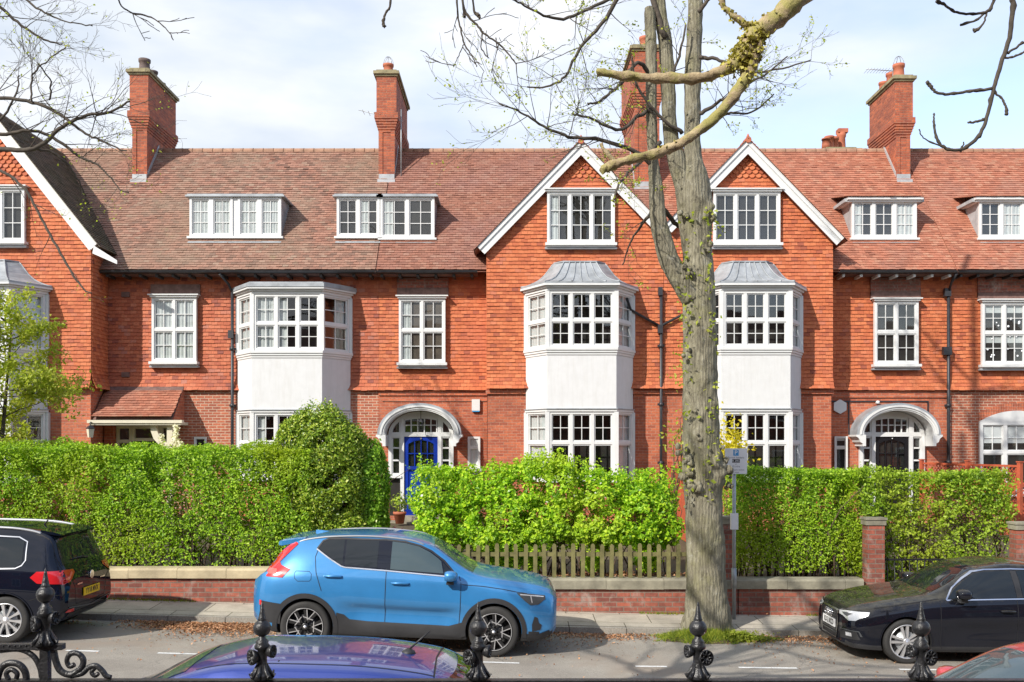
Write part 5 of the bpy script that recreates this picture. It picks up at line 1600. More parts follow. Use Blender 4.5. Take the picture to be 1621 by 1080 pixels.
# ---------------------------------------------------------------- trees
def grow(mb, tips, p, d, r, length, lvl, rr, bend=.25, up=.05, side=3, n=5, spread=.8, keep=lambda q: True):
    """a bare branch with side twigs; tips collects buds"""
    pts = [Vector(p)]; rad = [r]; d = Vector(d).normalized()
    seg = max(4, int(length / .12)) if lvl < 2 else 5
    for k in range(seg):
        d = (d + Vector((rr.gauss(0, bend), rr.gauss(0, bend), rr.gauss(0, bend) + up)) * .5).normalized()
        pts.append(pts[-1] + d * (length / seg)); rad.append(max(.0022, r * (1 - .75 * (k + 1) / seg)))
        if lvl < 3 and k > 0 and rr.random() < side / seg * 1.3:
            dd = (d + Vector((rr.uniform(-1, 1), rr.uniform(-.8, .8), rr.uniform(-.7, 1))) * spread).normalized()
            if keep(pts[-1]): grow(mb, tips, pts[-1], dd, rad[-1] * .62, length * rr.uniform(.35, .62), lvl + 1, rr, bend, up, side, max(3, n - 1), spread, keep)
        if lvl >= 2: tips.append(pts[-1].copy())
    tips.append(pts[-1].copy())
    mb.tube(pts, rad, n, 0, True)

def smooth_path(pts, m=6):
    """Catmull-Rom through (Vector, radius)"""
    out = []
    for i in range(len(pts) - 1):
        p0, p1, p2, p3 = pts[max(i - 1, 0)], pts[i], pts[i + 1], pts[min(i + 2, len(pts) - 1)]
        for k in range(m):
            t = k / m
            f = lambda a, b, c, d: .5 * ((2 * b) + (c - a) * t + (2 * a - 5 * b + 4 * c - d) * t * t + (3 * b - a - 3 * c + d) * t ** 3)
            out.append((Vector([f(p0[0][j], p1[0][j], p2[0][j], p3[0][j]) for j in range(3)]), f(p0[1], p1[1], p2[1], p3[1])))
    out.append(pts[-1])
    return out

def guide(mb, tips, pix, Y, rr, dy=None, twigs=6, tl=.9, n=7, wob=.06, lvl=1, keep=lambda q: True, up=.03, knob=0.0):
    """branch through photo points (px, py, width px) at depth Y"""
    pts = []
    for k, (px, py, w) in enumerate(pix):
        yy = Y if dy is None else Y + dy * k / max(1, len(pix) - 1)
        pts.append((P(px, py, yy), w * yy / 1500 / 2))
    pts = smooth_path(pts, 6)
    L_ = [q[0] + Vector((rr.gauss(0, wob), rr.gauss(0, wob), rr.gauss(0, wob))) * .12 for q in pts]; Rr = [max(.002, q[1] * (1 + (knob * rr.choice((0, 0, 0, 1)) if knob else 0))) for q in pts]
    mb.tube(L_, Rr, n, 0, True, (lambda i, a: 1 + .10 * math.sin(3 * a + i * 1.7) + .06 * math.sin(5 * a - i)) if n > 8 else None)
    for k in range(twigs):
        i = rr.randrange(int(len(L_) * .25), len(L_))
        j = min(i + 1, len(L_) - 1); d = (L_[j] - L_[j - 1]).normalized()
        dd = (d * .7 + Vector((rr.uniform(-1, 1), rr.uniform(-.6, .6), rr.uniform(-.7, .9)))).normalized()
        grow(mb, tips, L_[i], dd, max(.0035, min(.009, Rr[i] * .4)), tl * rr.uniform(.5, 1.2), lvl, rr, up=up, n=5, keep=keep)
    tips.append(L_[-1])
    return L_, Rr

def bud_leaves(tips, size, seed, frac, mat, parent, name='leaves', per=2, spread=.03):
    r = np.random.default_rng(seed)
    T_ = np.array([tuple(t) for t in tips]); T_ = T_[r.random(len(T_)) < frac]
    T_ = np.repeat(T_, per, 0) + r.normal(0, spread, (len(T_) * per, 3))
    V, T = leaves_np(T_, np.tile([0, -.3, .8], (len(T_), 1)), size, seed + 1, .9, .7, .6)
    return mesh_np(name, V, None, T, mat, parent)

# big street tree
st_root = tag(empty('street_tree', (0, 0, 0)), 'tall grey-barked street tree with burrs and a forked trunk beside the parking sign', 'tree')
rr = random.Random(21)
TY = 15.35
def trunk(mb, pix, Y, n=28, lump=.05, seed=1, m=8, bumps=()):
    pts = smooth_path([(P(px, py, Y + oy), w * Y / 1500 / 2) for px, py, w, oy in pix], m)
    r = np.random.default_rng(seed); ph = r.uniform(0, 6, 12)
    def wob(i, a):
        return 1 + lump * (math.sin(2 * a + .21 * i + ph[0]) + .7 * math.sin(3 * a - .33 * i + ph[1]) + .5 * math.sin(5 * a + .15 * i + ph[2]) + .35 * math.sin(9 * a - .3 * i + ph[3]) + .25 * math.sin(14 * a + .4 * i + ph[4]))
    k0 = len(mb.v)
    mb.tube([q[0] for q in pts], [q[1] for q in pts], n, 0, True, wob)
    V = np.array(mb.v[k0:]); C = np.repeat(np.array([tuple(q[0]) for q in pts]), n, 0)
    D = V - C; D /= np.linalg.norm(D, axis=1)[:, None] + 1e-9
    a_ = .004 * sines(V, seed + 50, 14) + .004 * sines(V, seed + 51, 30) + .0035 * sines(V, seed + 52, 80)
    for (bp, bs, ba) in bumps:
        d = np.linalg.norm(V - np.array(bp), axis=1)
        a_ = a_ + ba * np.exp(-(d / bs) ** 2) * np.clip(1 + .5 * sines(V, seed + 60, 28) + .35 * sines(V, seed + 61, 60), .1, 2)
    V = V + D * a_[:, None]
    mb.v[k0:] = [tuple(p) for p in V]
    return pts
tm = MB()
main_ = [(1120, 1018, 100, 0), (1119, 995, 83, 0), (1120, 973, 74, 0), (1118, 939, 64, 0), (1118, 887, 60, 0), (1115, 825, 58, 0), (1112, 756, 60, 0), (1110, 697, 58, 0), (1109, 640, 55, 0), (1108, 580, 54, 0), (1108, 525, 53, 0), (1105, 455, 52, 0), (1104, 400, 46, 0), (1100, 350, 51, 0),
         (1097, 300, 55, 0), (1095, 265, 40, 0), (1096, 235, 27, 0), (1096, 200, 26, 0), (1097, 100, 25, 0), (1101, 0, 23, 0), (1104, -150, 21, .1), (1106, -420, 17, .3), (1112, -700, 12, .5)]
BUR = [(P(px, py, TY + oy), sz * TY / 1500, sz * TY / 1500 * .36) for px, py, sz, oy in [(1086, 748, 16, -.28), (1098, 772, 13, -.33), (1080, 715, 10, -.25), (1144, 745, 20, -.15), (1138, 712, 10, -.2), (1150, 768, 10, -.12), (1090, 800, 9, -.3), (1133, 640, 8, -.2), (1118, 600, 7, -.3), (1083, 560, 8, -.25), (1125, 520, 8, -.2), (1092, 430, 10, -.3), (1118, 390, 10, -.25), (1122, 335, 16, -.15), (1078, 335, 10, -.25), (1106, 690, 7, -.33), (1125, 870, 6, -.3), (1100, 650, 6, -.3), (1128, 455, 8, -.2)]]
trunk(tm, main_, TY, 64, .014, 3, 18, BUR)
trunk(tm, [(1094, 335, 26, -.05), (1082, 290, 30, -.05), (1070, 250, 27, -.08), (1060, 200, 23, -.1), (1056, 100, 22, -.1), (1050, 50, 20, -.1), (1044, 8, 19, -.1), (1036, -150, 16, -.2), (1020, -400, 12, -.4)], TY, 32, .02, 4, 14)
trunk(tm, [(1095, 475, 30, -.1), (1072, 435, 33, -.12), (1055, 400, 30, -.15), (1043, 350, 27, -.18), (1039, 300, 22, -.2), (1034, 250, 16, -.2), (1031, 180, 16.5, -.2), (1031, 100, 16.5, -.2), (1029, 30, 17, -.2), (1027, 12, 12, -.2)], TY, 32, .02, 5, 14)
r = random.Random(8)
for (bp, bs, ba) in BUR:
    for k in range(5 if bs > .1 else 2):
        ce = Vector(bp) + Vector((r.gauss(0, bs * .5), r.uniform(-.01, .04), r.gauss(0, bs * .5))); rad = bs * r.uniform(.25, .5)
        k0 = len(tm.v)
        tm.lathe([(0, -rad)] + [(rad * math.sin(t), -rad * math.cos(t)) for t in lin(.25, 2.9, 11)] + [(0, rad)], ce, 18)
        V_ = np.array(tm.v[k0:]); D_ = V_ - np.array(ce); V_ = np.array(ce) + D_ * (1 + .22 * sines(V_, k + 80, 45) + .14 * sines(V_, k + 90, 110))[:, None]
        tm.v[k0:] = [tuple(p) for p in V_]
tm.build('trunk', 'bark', st_root)
bm_ = MB(); tips = []
inview = lambda q: True
for pix, tw, tl in [([(1036, 262, 10), (1000, 238, 7), (950, 222, 6), (900, 216, 5), (860, 200, 4), (825, 178, 3), (790, 165, 2)], 14, .9),
                    ([(1034, 170, 8), (1010, 185, 6), (980, 205, 5), (940, 190, 4), (905, 180, 3)], 8, .7),
                    ([(1030, 120, 8), (1010, 100, 6), (985, 130, 5), (950, 160, 4), (930, 165, 3)], 9, .7),
                    ([(1052, 60, 10), (1020, -30, 9), (985, -10, 7), (955, 35, 6), (920, 75, 5), (895, 120, 4), (865, 138, 3), (835, 138, 2.5)], 12, .8),
                    ([(985, -10, 7), (940, 10, 5), (900, 28, 5), (860, 25, 4), (830, 8, 3), (805, -5, 3)], 10, .7),
                    ([(1040, 300, 10), (1050, 330, 8), (1075, 360, 7)], 3, .5),
                    ([(1046, 225, 7), (1015, 255, 5), (985, 285, 4), (970, 320, 3)], 7, .6),
                    ([(1108, 180, 7), (1140, 160, 5), (1180, 135, 4), (1215, 115, 3), (1245, 90, 2)], 9, .7),
                    ([(1108, 90, 7), (1140, 95, 5), (1185, 115, 4), (1230, 110, 3), (1285, 95, 2)], 9, .7),
                    ([(1110, 205, 6), (1150, 180, 4), (1190, 178, 3), (1225, 150, 2)], 7, .6),
                    ([(1080, 210, 7), (1050, 190, 5), (1010, 140, 4), (1000, 90, 3)], 8, .7),
                    ([(1035, 330, 7), (1020, 350, 5), (1000, 380, 3), (985, 420, 2)], 4, .5),
                    ([(1107, 20, 7), (1130, -10, 5), (1170, -30, 4)], 6, .7),
                    ([(1058, 130, 6), (1075, 90, 4), (1085, 40, 3)], 5, .6)]:
    guide(bm_, tips, pix, TY - .2, rr, dy=rr.uniform(-1.2, .6), twigs=int(tw * 1.15), tl=tl, lvl=1)
for k in range(16):                       # crown above the picture
    z = rr.uniform(10.5, 15); b_ = Vector((3.0 + rr.uniform(-.1, .1), TY, z))
    d = Vector((rr.uniform(-1, 1), rr.uniform(-1, 1), rr.uniform(.2, .8)))
    grow(bm_, tips, b_, d, .05, 3.2, 0, rr, n=5)
bm_.build('branches', 'bark_dark', st_root)
bud_leaves(tips, .045, 401, .13, 'leaf_young', st_root, 'young_leaves')
ep = []
for k in range(95):                        # shoots on the trunk
    py = rr.uniform(330, 800); side = rr.choice((-1, 1)); w = 30
    c_ = P(1104 + side * rr.uniform(10, w), py, TY - .33 * math.cos(rr.uniform(0, 1.2)))
    for j in range(rr.randrange(2, 6)): ep.append(c_ + Vector((rr.gauss(0, .05), rr.gauss(-.03, .03), rr.gauss(0, .06))))
bud_leaves(ep, .075, 403, 1.0, 'leaf_young', st_root, 'epicormic_leaves', 1)

# left street tree, trunk outside the frame
lt_root = tag(empty('street_tree'), 'bare tree reaching its thin dark branches in from the left edge', 'tree')
rr = random.Random(33); tm = MB(); tips = []
trunk(tm, [(-160, 1000, 70, .4), (-165, 900, 54, .4), (-165, 700, 48, .4), (-170, 450, 44, .3), (-175, 200, 40, .2), (-180, -100, 30, .1), (-190, -400, 18, 0)], 15.4, 20, .03, 6)
bm_ = MB()
for pix, tw, tl in [([(-168, 210, 14), (-60, 150, 8), (0, 155, 6), (50, 162, 5.5), (95, 182, 5), (130, 208, 4), (165, 225, 3), (200, 240, 2)], 15, .8),
                    ([(-168, 300, 14), (-50, 225, 9), (0, 236, 8), (55, 235, 7), (100, 200, 6), (140, 182, 5), (175, 178, 4), (205, 160, 3)], 16, .8),
                    ([(-160, 240, 10), (-50, 215, 7), (0, 212, 6), (55, 208, 5), (95, 225, 5), (125, 248, 4), (160, 265, 3), (190, 300, 2), (205, 305, 2)], 12, .7),
                    ([(55, 236, 4), (90, 245, 4), (118, 275, 3), (135, 310, 2)], 6, .5),
                    ([(-160, 330, 10), (-60, 265, 6), (0, 270, 5), (40, 300, 4.5), (65, 345, 4), (95, 400, 4), (125, 450, 3), (145, 465, 2)], 6, .45),
                    ([(-172, 60, 10), (-60, -30, 6), (0, 12, 5), (40, 45, 4), (75, 65, 3), (100, 70, 2)], 12, .6),
                    ([(-172, 40, 10), (-40, -60, 6), (30, -10, 4), (70, 20, 3), (110, 35, 2), (145, 40, 2)], 12, .6),
                    ([(50, 160, 3), (52, 120, 3), (75, 95, 2), (105, 75, 2)], 7, .5), ([(78, 158, 3), (80, 130, 2.5), (60, 100, 2)], 6, .5),
                    ([(-50, 225, 6), (0, 190, 4), (25, 150, 3), (30, 120, 2)], 6, .5)]:
    guide(bm_, tips, pix, 14.6, rr, dy=rr.uniform(-.6, .6), twigs=tw, tl=tl, lvl=1)
for k in range(10):
    b_ = P(-175, rr.uniform(-350, 100), 15.4); grow(bm_, tips, b_, (rr.uniform(-1, .3), rr.uniform(-1, 1), rr.uniform(.2, .8)), .05, 3.0, 0, rr, n=5)
tm.build('trunk', 'bark', lt_root); bm_.build('branches', 'bark_dark', lt_root)
bud_leaves(tips, .045, 411, .05, 'leaf_young', lt_root, 'young_leaves', 1)

# near tree on the right, trunk outside the frame: lichen limb and dark right-hand limb
nr_root = tag(empty('street_tree'), 'near tree hanging a thick lichen-covered limb in from the top right', 'tree')
rr = random.Random(44); tm = MB(); tips = []
tb = Vector((5.6, 4.9, gz(5.6) + .12))
tm.tube([tb + Vector(q) for q in ((0, 0, -.2), (0, 0, .3), (.0, .05, 2), (-.1, .1, 4), (-.2, .1, 6), (-.3, .05, 8.5), (-.2, 0, 11))], [.34, .27, .24, .22, .19, .13, .07], 18, 0, True, lambda i, a: 1 + .05 * math.sin(3 * a + i))
tm.build('trunk', 'bark', nr_root)
lm = MB()
guide(lm, tips, [(2300, -560, 60), (1700, -330, 44), (1400, -110, 36), (1270, -8, 31), (1232, 28, 30), (1196, 54, 30), (1176, 84, 26), (1158, 104, 20), (1115, 122, 16), (1050, 124, 15), (985, 120, 13), (945, 113, 12)], 5.0, rr, twigs=0, n=14, wob=.02, knob=.12)
guide(lm, tips, [(1200, 48, 22), (1194, 85, 20), (1180, 125, 19), (1152, 165, 17), (1118, 198, 16), (1078, 226, 14), (1040, 243, 14), (1000, 252, 14), (968, 262, 15), (952, 270, 10)], 5.0, rr, twigs=0, n=14, wob=.02, knob=.12)
guide(lm, tips, [(975, 262, 9), (962, 245, 7), (952, 226, 6)], 5.0, rr, twigs=0, n=10, wob=.01)
guide(lm, tips, [(1190, 45, 14), (1165, 28, 11), (1148, 12, 9), (1142, -4, 9)], 5.0, rr, twigs=0, n=10, wob=.01)
r = random.Random(15)
V_ = np.array(lm.v); V_ = V_ + .004 * sines(V_, 71, 60)[:, None] * np.array([.6, .3, 1.0]) + .003 * sines(V_, 72, 140)[:, None] * np.array([.5, .3, 1.0]); lm.v = [tuple(p) for p in V_]
lm.build('lichen_limb', 'bark_lichen', nr_root)
r_ = np.random.default_rng(72)
vv = V_[(V_[:, 0] < 1.9) & (V_[:, 0] > .4)]; w_ = np.exp(-((vv[:, 0] - P(1180, 75, 5).x) ** 2 + (vv[:, 2] - P(1180, 75, 5).z) ** 2) / .012) * 14 + np.clip(sines(vv, 73, 9), 0, 2) * .45
idx = r_.choice(len(vv), 1500, p=w_ / w_.sum())
pp = vv[idx] + r_.normal(0, .007, (1500, 3))
V2, T2 = leaves_np(pp, r_.normal(0, 1, (1500, 3)), .022, 74, .5, .9); mesh_np('lichen', V2, None, T2, 'lichen_flake', nr_root)
dk = MB()
for pix in ([(2200, -700, 30), (1750, -330, 16), (1615, -40, 9), (1604, 10, 8), (1598, 60, 7.5), (1582, 110, 7), (1572, 145, 6.5), (1562, 185, 6), (1550, 215, 6), (1530, 233, 5.5), (1508, 238, 5), (1490, 230, 4.5), (1480, 210, 4), (1478, 190, 3), (1479, 180, 2)],
            [(1572, 140, 5), (1540, 144, 4.5), (1510, 148, 4.5), (1485, 148, 4.5), (1474, 138, 5), (1468, 130, 6)],
            [(1640, -60, 8), (1580, -8, 5), (1566, 16, 4.5), (1545, 22, 4), (1515, 20, 4), (1495, 8, 4), (1482, 2, 6)],
            [(1560, 20, 3.5), (1545, 32, 3), (1520, 40, 4)], [(1562, 20, 3), (1556, 38, 3), (1545, 48, 5), (1541, 47, 5)],
            [(1595, 85, 4), (1608, 76, 3.5), (1621, 66, 4)], [(1590, 92, 4), (1605, 90, 3), (1625, 80, 3)],
            [(1575, 145, 3.5), (1588, 160, 3), (1593, 172, 4), (1593, 182, 5)],
            [(1560, 188, 4), (1545, 193, 4), (1532, 194, 3)], [(1505, 238, 3), (1480, 228, 2.5), (1462, 218, 2), (1455, 205, 2)], [(1530, 233, 3), (1520, 240, 3)], [(1522, 236, 3), (1526, 225, 2)]):
    guide(dk, tips, pix, 5.4, rr, twigs=0, n=8, wob=.012, knob=.35)
for k in range(18):
    grow(dk, tips, tb + Vector((-.2, 0, rr.uniform(6.8, 11))), (rr.uniform(-.9, 1), rr.uniform(-1, .15), rr.uniform(.15, .9)), .06, rr.uniform(3, 4.5), 0, rr, n=5, up=.0)
dk.build('branches', 'bark_dark', nr_root)

# near tree on the left, trunk outside the frame: hanging twigs at the top
nl_root = tag(empty('street_tree'), 'near tree hanging fine black twigs in from the top edge, left of centre', 'tree')
rr = random.Random(55); tm = MB(); tips = []
tb = Vector((-5.6, 4.7, gz(-5.6) + .12))
tm.tube([tb + Vector(q) for q in ((0, 0, -.2), (0, 0, .3), (.0, .05, 2), (.1, .0, 4.2), (.2, -.1, 6), (.3, .05, 8.5), (.2, 0, 11))], [.34, .28, .25, .22, .19, .13, .07], 18, 0, True, lambda i, a: 1 + .05 * math.sin(3 * a + i))
tm.build('trunk', 'bark', nl_root)
dk = MB()
tm_ = [tb + Vector((.2, -.1, 5.6)), Vector((-4, 5.3, 6.6)), Vector((-2, 5.8, 6.5)), Vector((-.5, 6.0, 6.2)), Vector((.2, 6.1, 6.0))]
sp_ = smooth_path([(q, r_) for q, r_ in zip(tm_, (.1, .07, .05, .03, .012))], 6)
dk.tube([q[0] for q in sp_], [q[1] for q in sp_], 8)
for pix, tw in (([(625, -60, 5), (618, 5, 3.5), (610, 22, 3.5), (607, 36, 5), (608, 42, 6)], 0), ([(722, -60, 4), (724, 15, 3), (730, 50, 3), (735, 70, 2.5), (748, 90, 2), (755, 105, 1.5)], 3), ([(735, 68, 2), (728, 85, 1.5), (718, 105, 1.2)], 2),
                ([(728, -40, 5), (735, 15, 4), (755, 40, 3.5), (768, 55, 3), (790, 70, 3), (805, 86, 2.5), (817, 102, 2)], 4), ([(765, 50, 2.5), (762, 75, 2), (773, 92, 1.5)], 2), ([(748, -30, 4), (750, 15, 3.5), (757, 24, 6), (760, 28, 5)], 0), ([(734, 10, 4), (735, 28, 5)], 0),
                ([(180, -60, 4), (188, 0, 2.5), (205, 18, 2.5), (240, 28, 2), (262, 45, 1.8), (275, 64, 1.5)], 4), ([(785, 60, 2), (788, 80, 1.6)], 1)):
    guide(dk, tips, pix, 6.0, rr, twigs=tw, tl=.22, n=6, wob=.015, lvl=2, knob=.2)
for k in range(20):
    grow(dk, tips, tb + Vector((.2, 0, rr.uniform(6.8, 11))), (rr.uniform(-1, 1), rr.uniform(-1, .15), rr.uniform(.15, .9)), .06, rr.uniform(3, 4.5), 0, rr, n=5, up=.0)
dk.build('branches', 'bark_dark', nl_root)

# young leafy tree in front of the far-left house
yt = tag(empty('young_tree'), 'young tree with fresh yellow-green leaves at the left edge in front of the far-left house', 'tree')
rr = random.Random(66); tm = MB(); tips = []
tm.tube([(-10.9, 20, .4), (-10.88, 20, 1.8), (-10.75, 20, 3.2), (-10.65, 20, 4.4), (-10.55, 20, 5.6)], [.06, .05, .042, .03, .015], 8)
for k in range(38):
    z = rr.uniform(2.3, 5.6); grow(tm, tips, (-10.8 + .05 * (z - 2.3), 20, z), (rr.uniform(-1, 1.1), rr.uniform(-1, 1), rr.uniform(-.2, .5)), .014, rr.uniform(.5, 1.25) * (1.15 if z < 4.5 else .7), 1, rr, n=4, up=-.02)
tm.build('trunk', 'bark_dark', yt)
bud_leaves(tips, .085, 421, .95, 'leaf_young', yt, 'leaves', 5, .08)

# grass at the foot of the street tree
r_ = np.random.default_rng(500)
m = 12000; an = r_.uniform(0, 6.283, m); rd = np.sqrt(r_.random(m))
edge = .82 + .16 * np.sin(3 * an + 1) + .12 * np.sin(5 * an + 2.4) + .10 * np.sin(9 * an)
keep = r_.random(m) < np.clip(1.35 - rd, .2, 1) * (.55 + .45 * (np.sin(an * 7 + rd * 9) > -.4)); an, rd, edge = an[keep], rd[keep], edge[keep]; m = len(an)
x = 3.1 + 1.12 * edge * rd * np.cos(an); y = 14.86 + .36 * edge * rd * np.sin(an)
bz = np.array([road_z(a_, b_) for a_, b_ in zip(x, y)]) + .10 * (1 - rd ** 2)
h = r_.uniform(.02, .085, m) * (1.15 - .6 * rd) * (1 + .5 * np.sin(an * 5 + rd * 6))
dx, dy = r_.normal(0, .03, m), r_.normal(0, .03, m)
V = np.stack([np.stack([x - .006, y, bz], 1), np.stack([x + .006, y, bz], 1), np.stack([x + dx, y + dy, bz + h], 1)], 1).reshape(-1, 3)
gr = mesh_np('grass_tuft', V, None, np.arange(m * 3).reshape(-1, 3), 'leaf_grass'); gr['kind'] = 'stuff'
V = []; F = []
for j in range(7):
    for i in range(24):
        a_ = i / 24 * 6.283; q = j / 6; e_ = .8 + .14 * math.sin(3 * a_ + 1) + .10 * math.sin(5 * a_ + 2.4); X_ = 3.1 + 1.05 * e_ * q * math.cos(a_); Y_ = 14.87 + .34 * e_ * q * math.sin(a_); V.append((X_, Y_, road_z(X_, Y_) + .004 + .095 * (1 - q * q)))
for j in range(6):
    for i in range(24): F.append((j * 24 + i, j * 24 + (i + 1) % 24, (j + 1) * 24 + (i + 1) % 24, (j + 1) * 24 + i))
b = MB(); b.add(V, F, 0, True); o = b.build('tree_pit', 'soil'); o['kind'] = 'structure'
p = np.stack([3.55 + r_.normal(0, .22, 500), 14.75 + r_.normal(0, .07, 500), r_.uniform(.0, .16, 500)], 1); p[:, 2] += [road_z(a_, b_) for a_, b_ in p[:, :2]]
V, T = leaves_np(p, np.tile([0, -.4, 1.], (500, 1)), .05, 501); plant('dandelion_clump', 'yellow-green weed clump on the grass at the foot of the street tree', 'weeds', [('foliage', V, T, 'leaf_young')])
# fallen leaves
def litter(n, xf, yf, seed, size=.042):
    r = np.random.default_rng(seed); x = xf(r, n); y = yf(r, n)
    keep = (sines(np.stack([x * 1.0, y * 2, x * 0], 1), seed, 2.2) + r.normal(0, .6, n)) > -.1
    x, y = x[keep], y[keep]
    z = np.array([(road_z(a_, b_) if b_ < KY else gz(a_) + .075 + .05 * (b_ - KY) / 1.1) for a_, b_ in zip(x, y)]) + .012 + np.abs(r.normal(0, .01, len(x)))
    return leaves_np(np.stack([x, y, z], 1), np.tile([0, 0, 1.], (len(x), 1)), size, seed + 1, .45, .75)
V1, T1 = litter(7500, lambda r, n: r.uniform(-7.5, 9, n), lambda r, n: KY - .02 - np.abs(r.normal(0, .22, n)), 601)
V2, T2 = litter(5200, lambda r, n: r.uniform(-7, 9, n), lambda r, n: KY - .25 - r.exponential(.55, n), 603, .032)
V3, T3 = litter(350, lambda r, n: r.uniform(-8, 8, n), lambda r, n: r.uniform(7, 14, n), 605)
V4, T4 = litter(5200, lambda r, n: r.uniform(-6.3, -3.6, n), lambda r, n: KY - .02 - np.abs(r.normal(0, .45, n)), 609)
V5, T5 = litter(300, lambda r, n: r.uniform(-8, 8, n), lambda r, n: WY - r.exponential(.1, n), 611)
Vs = []; Ts = []; k = 0
r_ = np.random.default_rng(612); p = np.stack([r_.uniform(-1.2, 3.4, 1500), r_.uniform(16.6, 17.2, 1500), r_.uniform(.58, .66, 1500)], 1); V6, T6 = leaves_np(p, np.tile([0, -.3, 1.], (1500, 1)), .06, 613, .5, .75)
for v, t in ((V1, T1), (V2, T2), (V3, T3), (V4, T4), (V5, T5), (V6, T6)): Vs.append(v); Ts.append(t + k); k += len(v)
o = mesh_np('fallen_leaves', np.concatenate(Vs), None, np.concatenate(Ts), 'leaf_dead'); o['kind'] = 'stuff'
# weeds along the foot of the garden walls
r_ = np.random.default_rng(620); m = 3000
x = r_.uniform(-8, 7, m); keep = sines(np.stack([x, x * 0, x * 0], 1), 621, 2.0) > .35; x = x[keep]; m = len(x)
y = WY - .01 - r_.exponential(.02, m); z = np.array([gz(a_) + .10 for a_ in x])
V = np.stack([np.stack([x - .006, y, z], 1), np.stack([x + .006, y, z], 1), np.stack([x + r_.normal(0, .03, m), y - r_.uniform(0, .03, m), z + r_.uniform(.02, .07, m)], 1)], 1).reshape(-1, 3)
o = mesh_np('wall_foot_weeds', V, None, np.arange(m * 3).reshape(-1, 3), 'leaf_grass'); o['kind'] = 'stuff'

# ---------------------------------------------------------------- parking sign
sg = tag(empty('parking_sign', (0, 0, 0)), 'white parking sign with a blue P on a galvanised post beside the street tree', 'sign')
sy = 15.95; c_ = P(1162, 730, sy); b = MB()
b.tube([(c_.x, sy, gz(c_.x) + .0), (c_.x, sy, c_.z + .2)], .032, 12); b.lathe([(.045, .62 + gz(c_.x)), (.045, .95 + gz(c_.x))], (c_.x, sy, 0), 12); b.build('post', 'galv', sg)
w, h = .185, .215
pl = MB(); pl.box(c_.x - w + .02, c_.x + w + .02, sy - .052, sy - .045, c_.z - h, c_.z + h); pl.build('sign_plate', 'sign_white', sg)
bx = MB(); bx.box(c_.x - .06, c_.x + .06, sy - .055, sy + .03, P(0, 838, sy).z, P(0, 822, sy).z + .1); bx.build('junction_box', 'sign_white', sg)
yy = sy - .053
q = MB(); q.box(c_.x - .025, c_.x + .065, yy - .001, yy, c_.z + .09, c_.z + .19); q.build('blue_panel', 'sign_blue', sg)
q = MB(); q.box(c_.x - .045, c_.x + .085, yy - .001, yy, c_.z - .025, c_.z + .032); q.build('black_panel', 'sign_black', sg)
def sign_text(body, size, mat, x, z, yoff=.0012, bold=.0):
    text_mesh('sign_lettering', body, size, mat, sg, Matrix.Translation((x, yy - yoff, z)) @ Matrix.Rotation(R(90), 4, 'X'), bold=bold, ext=.0004)
cx_ = c_.x + .02
sign_text('P', .10, 'sign_white', cx_, c_.z + .14, .002, .002)
sign_text('Permit holders', .046, 'sign_grey', cx_, c_.z + .058)
sign_text('R 20C', .05, 'sign_white', cx_, c_.z + .004, .002)
sign_text('or', .036, 'sign_grey', cx_, c_.z - .05)
sign_text('10 mins', .044, 'sign_grey', cx_, c_.z - .09)
sign_text('No return within', .04, 'sign_grey', cx_, c_.z - .147)
sign_text('1 hour', .04, 'sign_grey', cx_, c_.z - .188)
# ---------------------------------------------------------------- cars
def pchip(kn):
    kn = sorted(kn); xs = np.array([k[0] for k in kn], float); ys = np.array([k[1] for k in kn], float)
    h = np.diff(xs); dl = np.diff(ys) / h; n = len(xs); d = np.zeros(n)
    for i in range(1, n - 1):
        if dl[i - 1] * dl[i] > 0:
            w1, w2 = 2 * h[i] + h[i - 1], h[i] + 2 * h[i - 1]; d[i] = (w1 + w2) / (w1 / dl[i - 1] + w2 / dl[i])
    d[0], d[-1] = dl[0], dl[-1]
    def f(x):
        x = min(max(x, xs[0]), xs[-1]); i = min(max(int(np.searchsorted(xs, x) - 1), 0), n - 2)
        t = (x - xs[i]) / h[i]; a = ys[i]; b_ = ys[i + 1]
        return a * (2 * t ** 3 - 3 * t * t + 1) + h[i] * d[i] * (t ** 3 - 2 * t * t + t) + b_ * (-2 * t ** 3 + 3 * t * t) + h[i] * d[i + 1] * (t ** 3 - t * t)
    return f

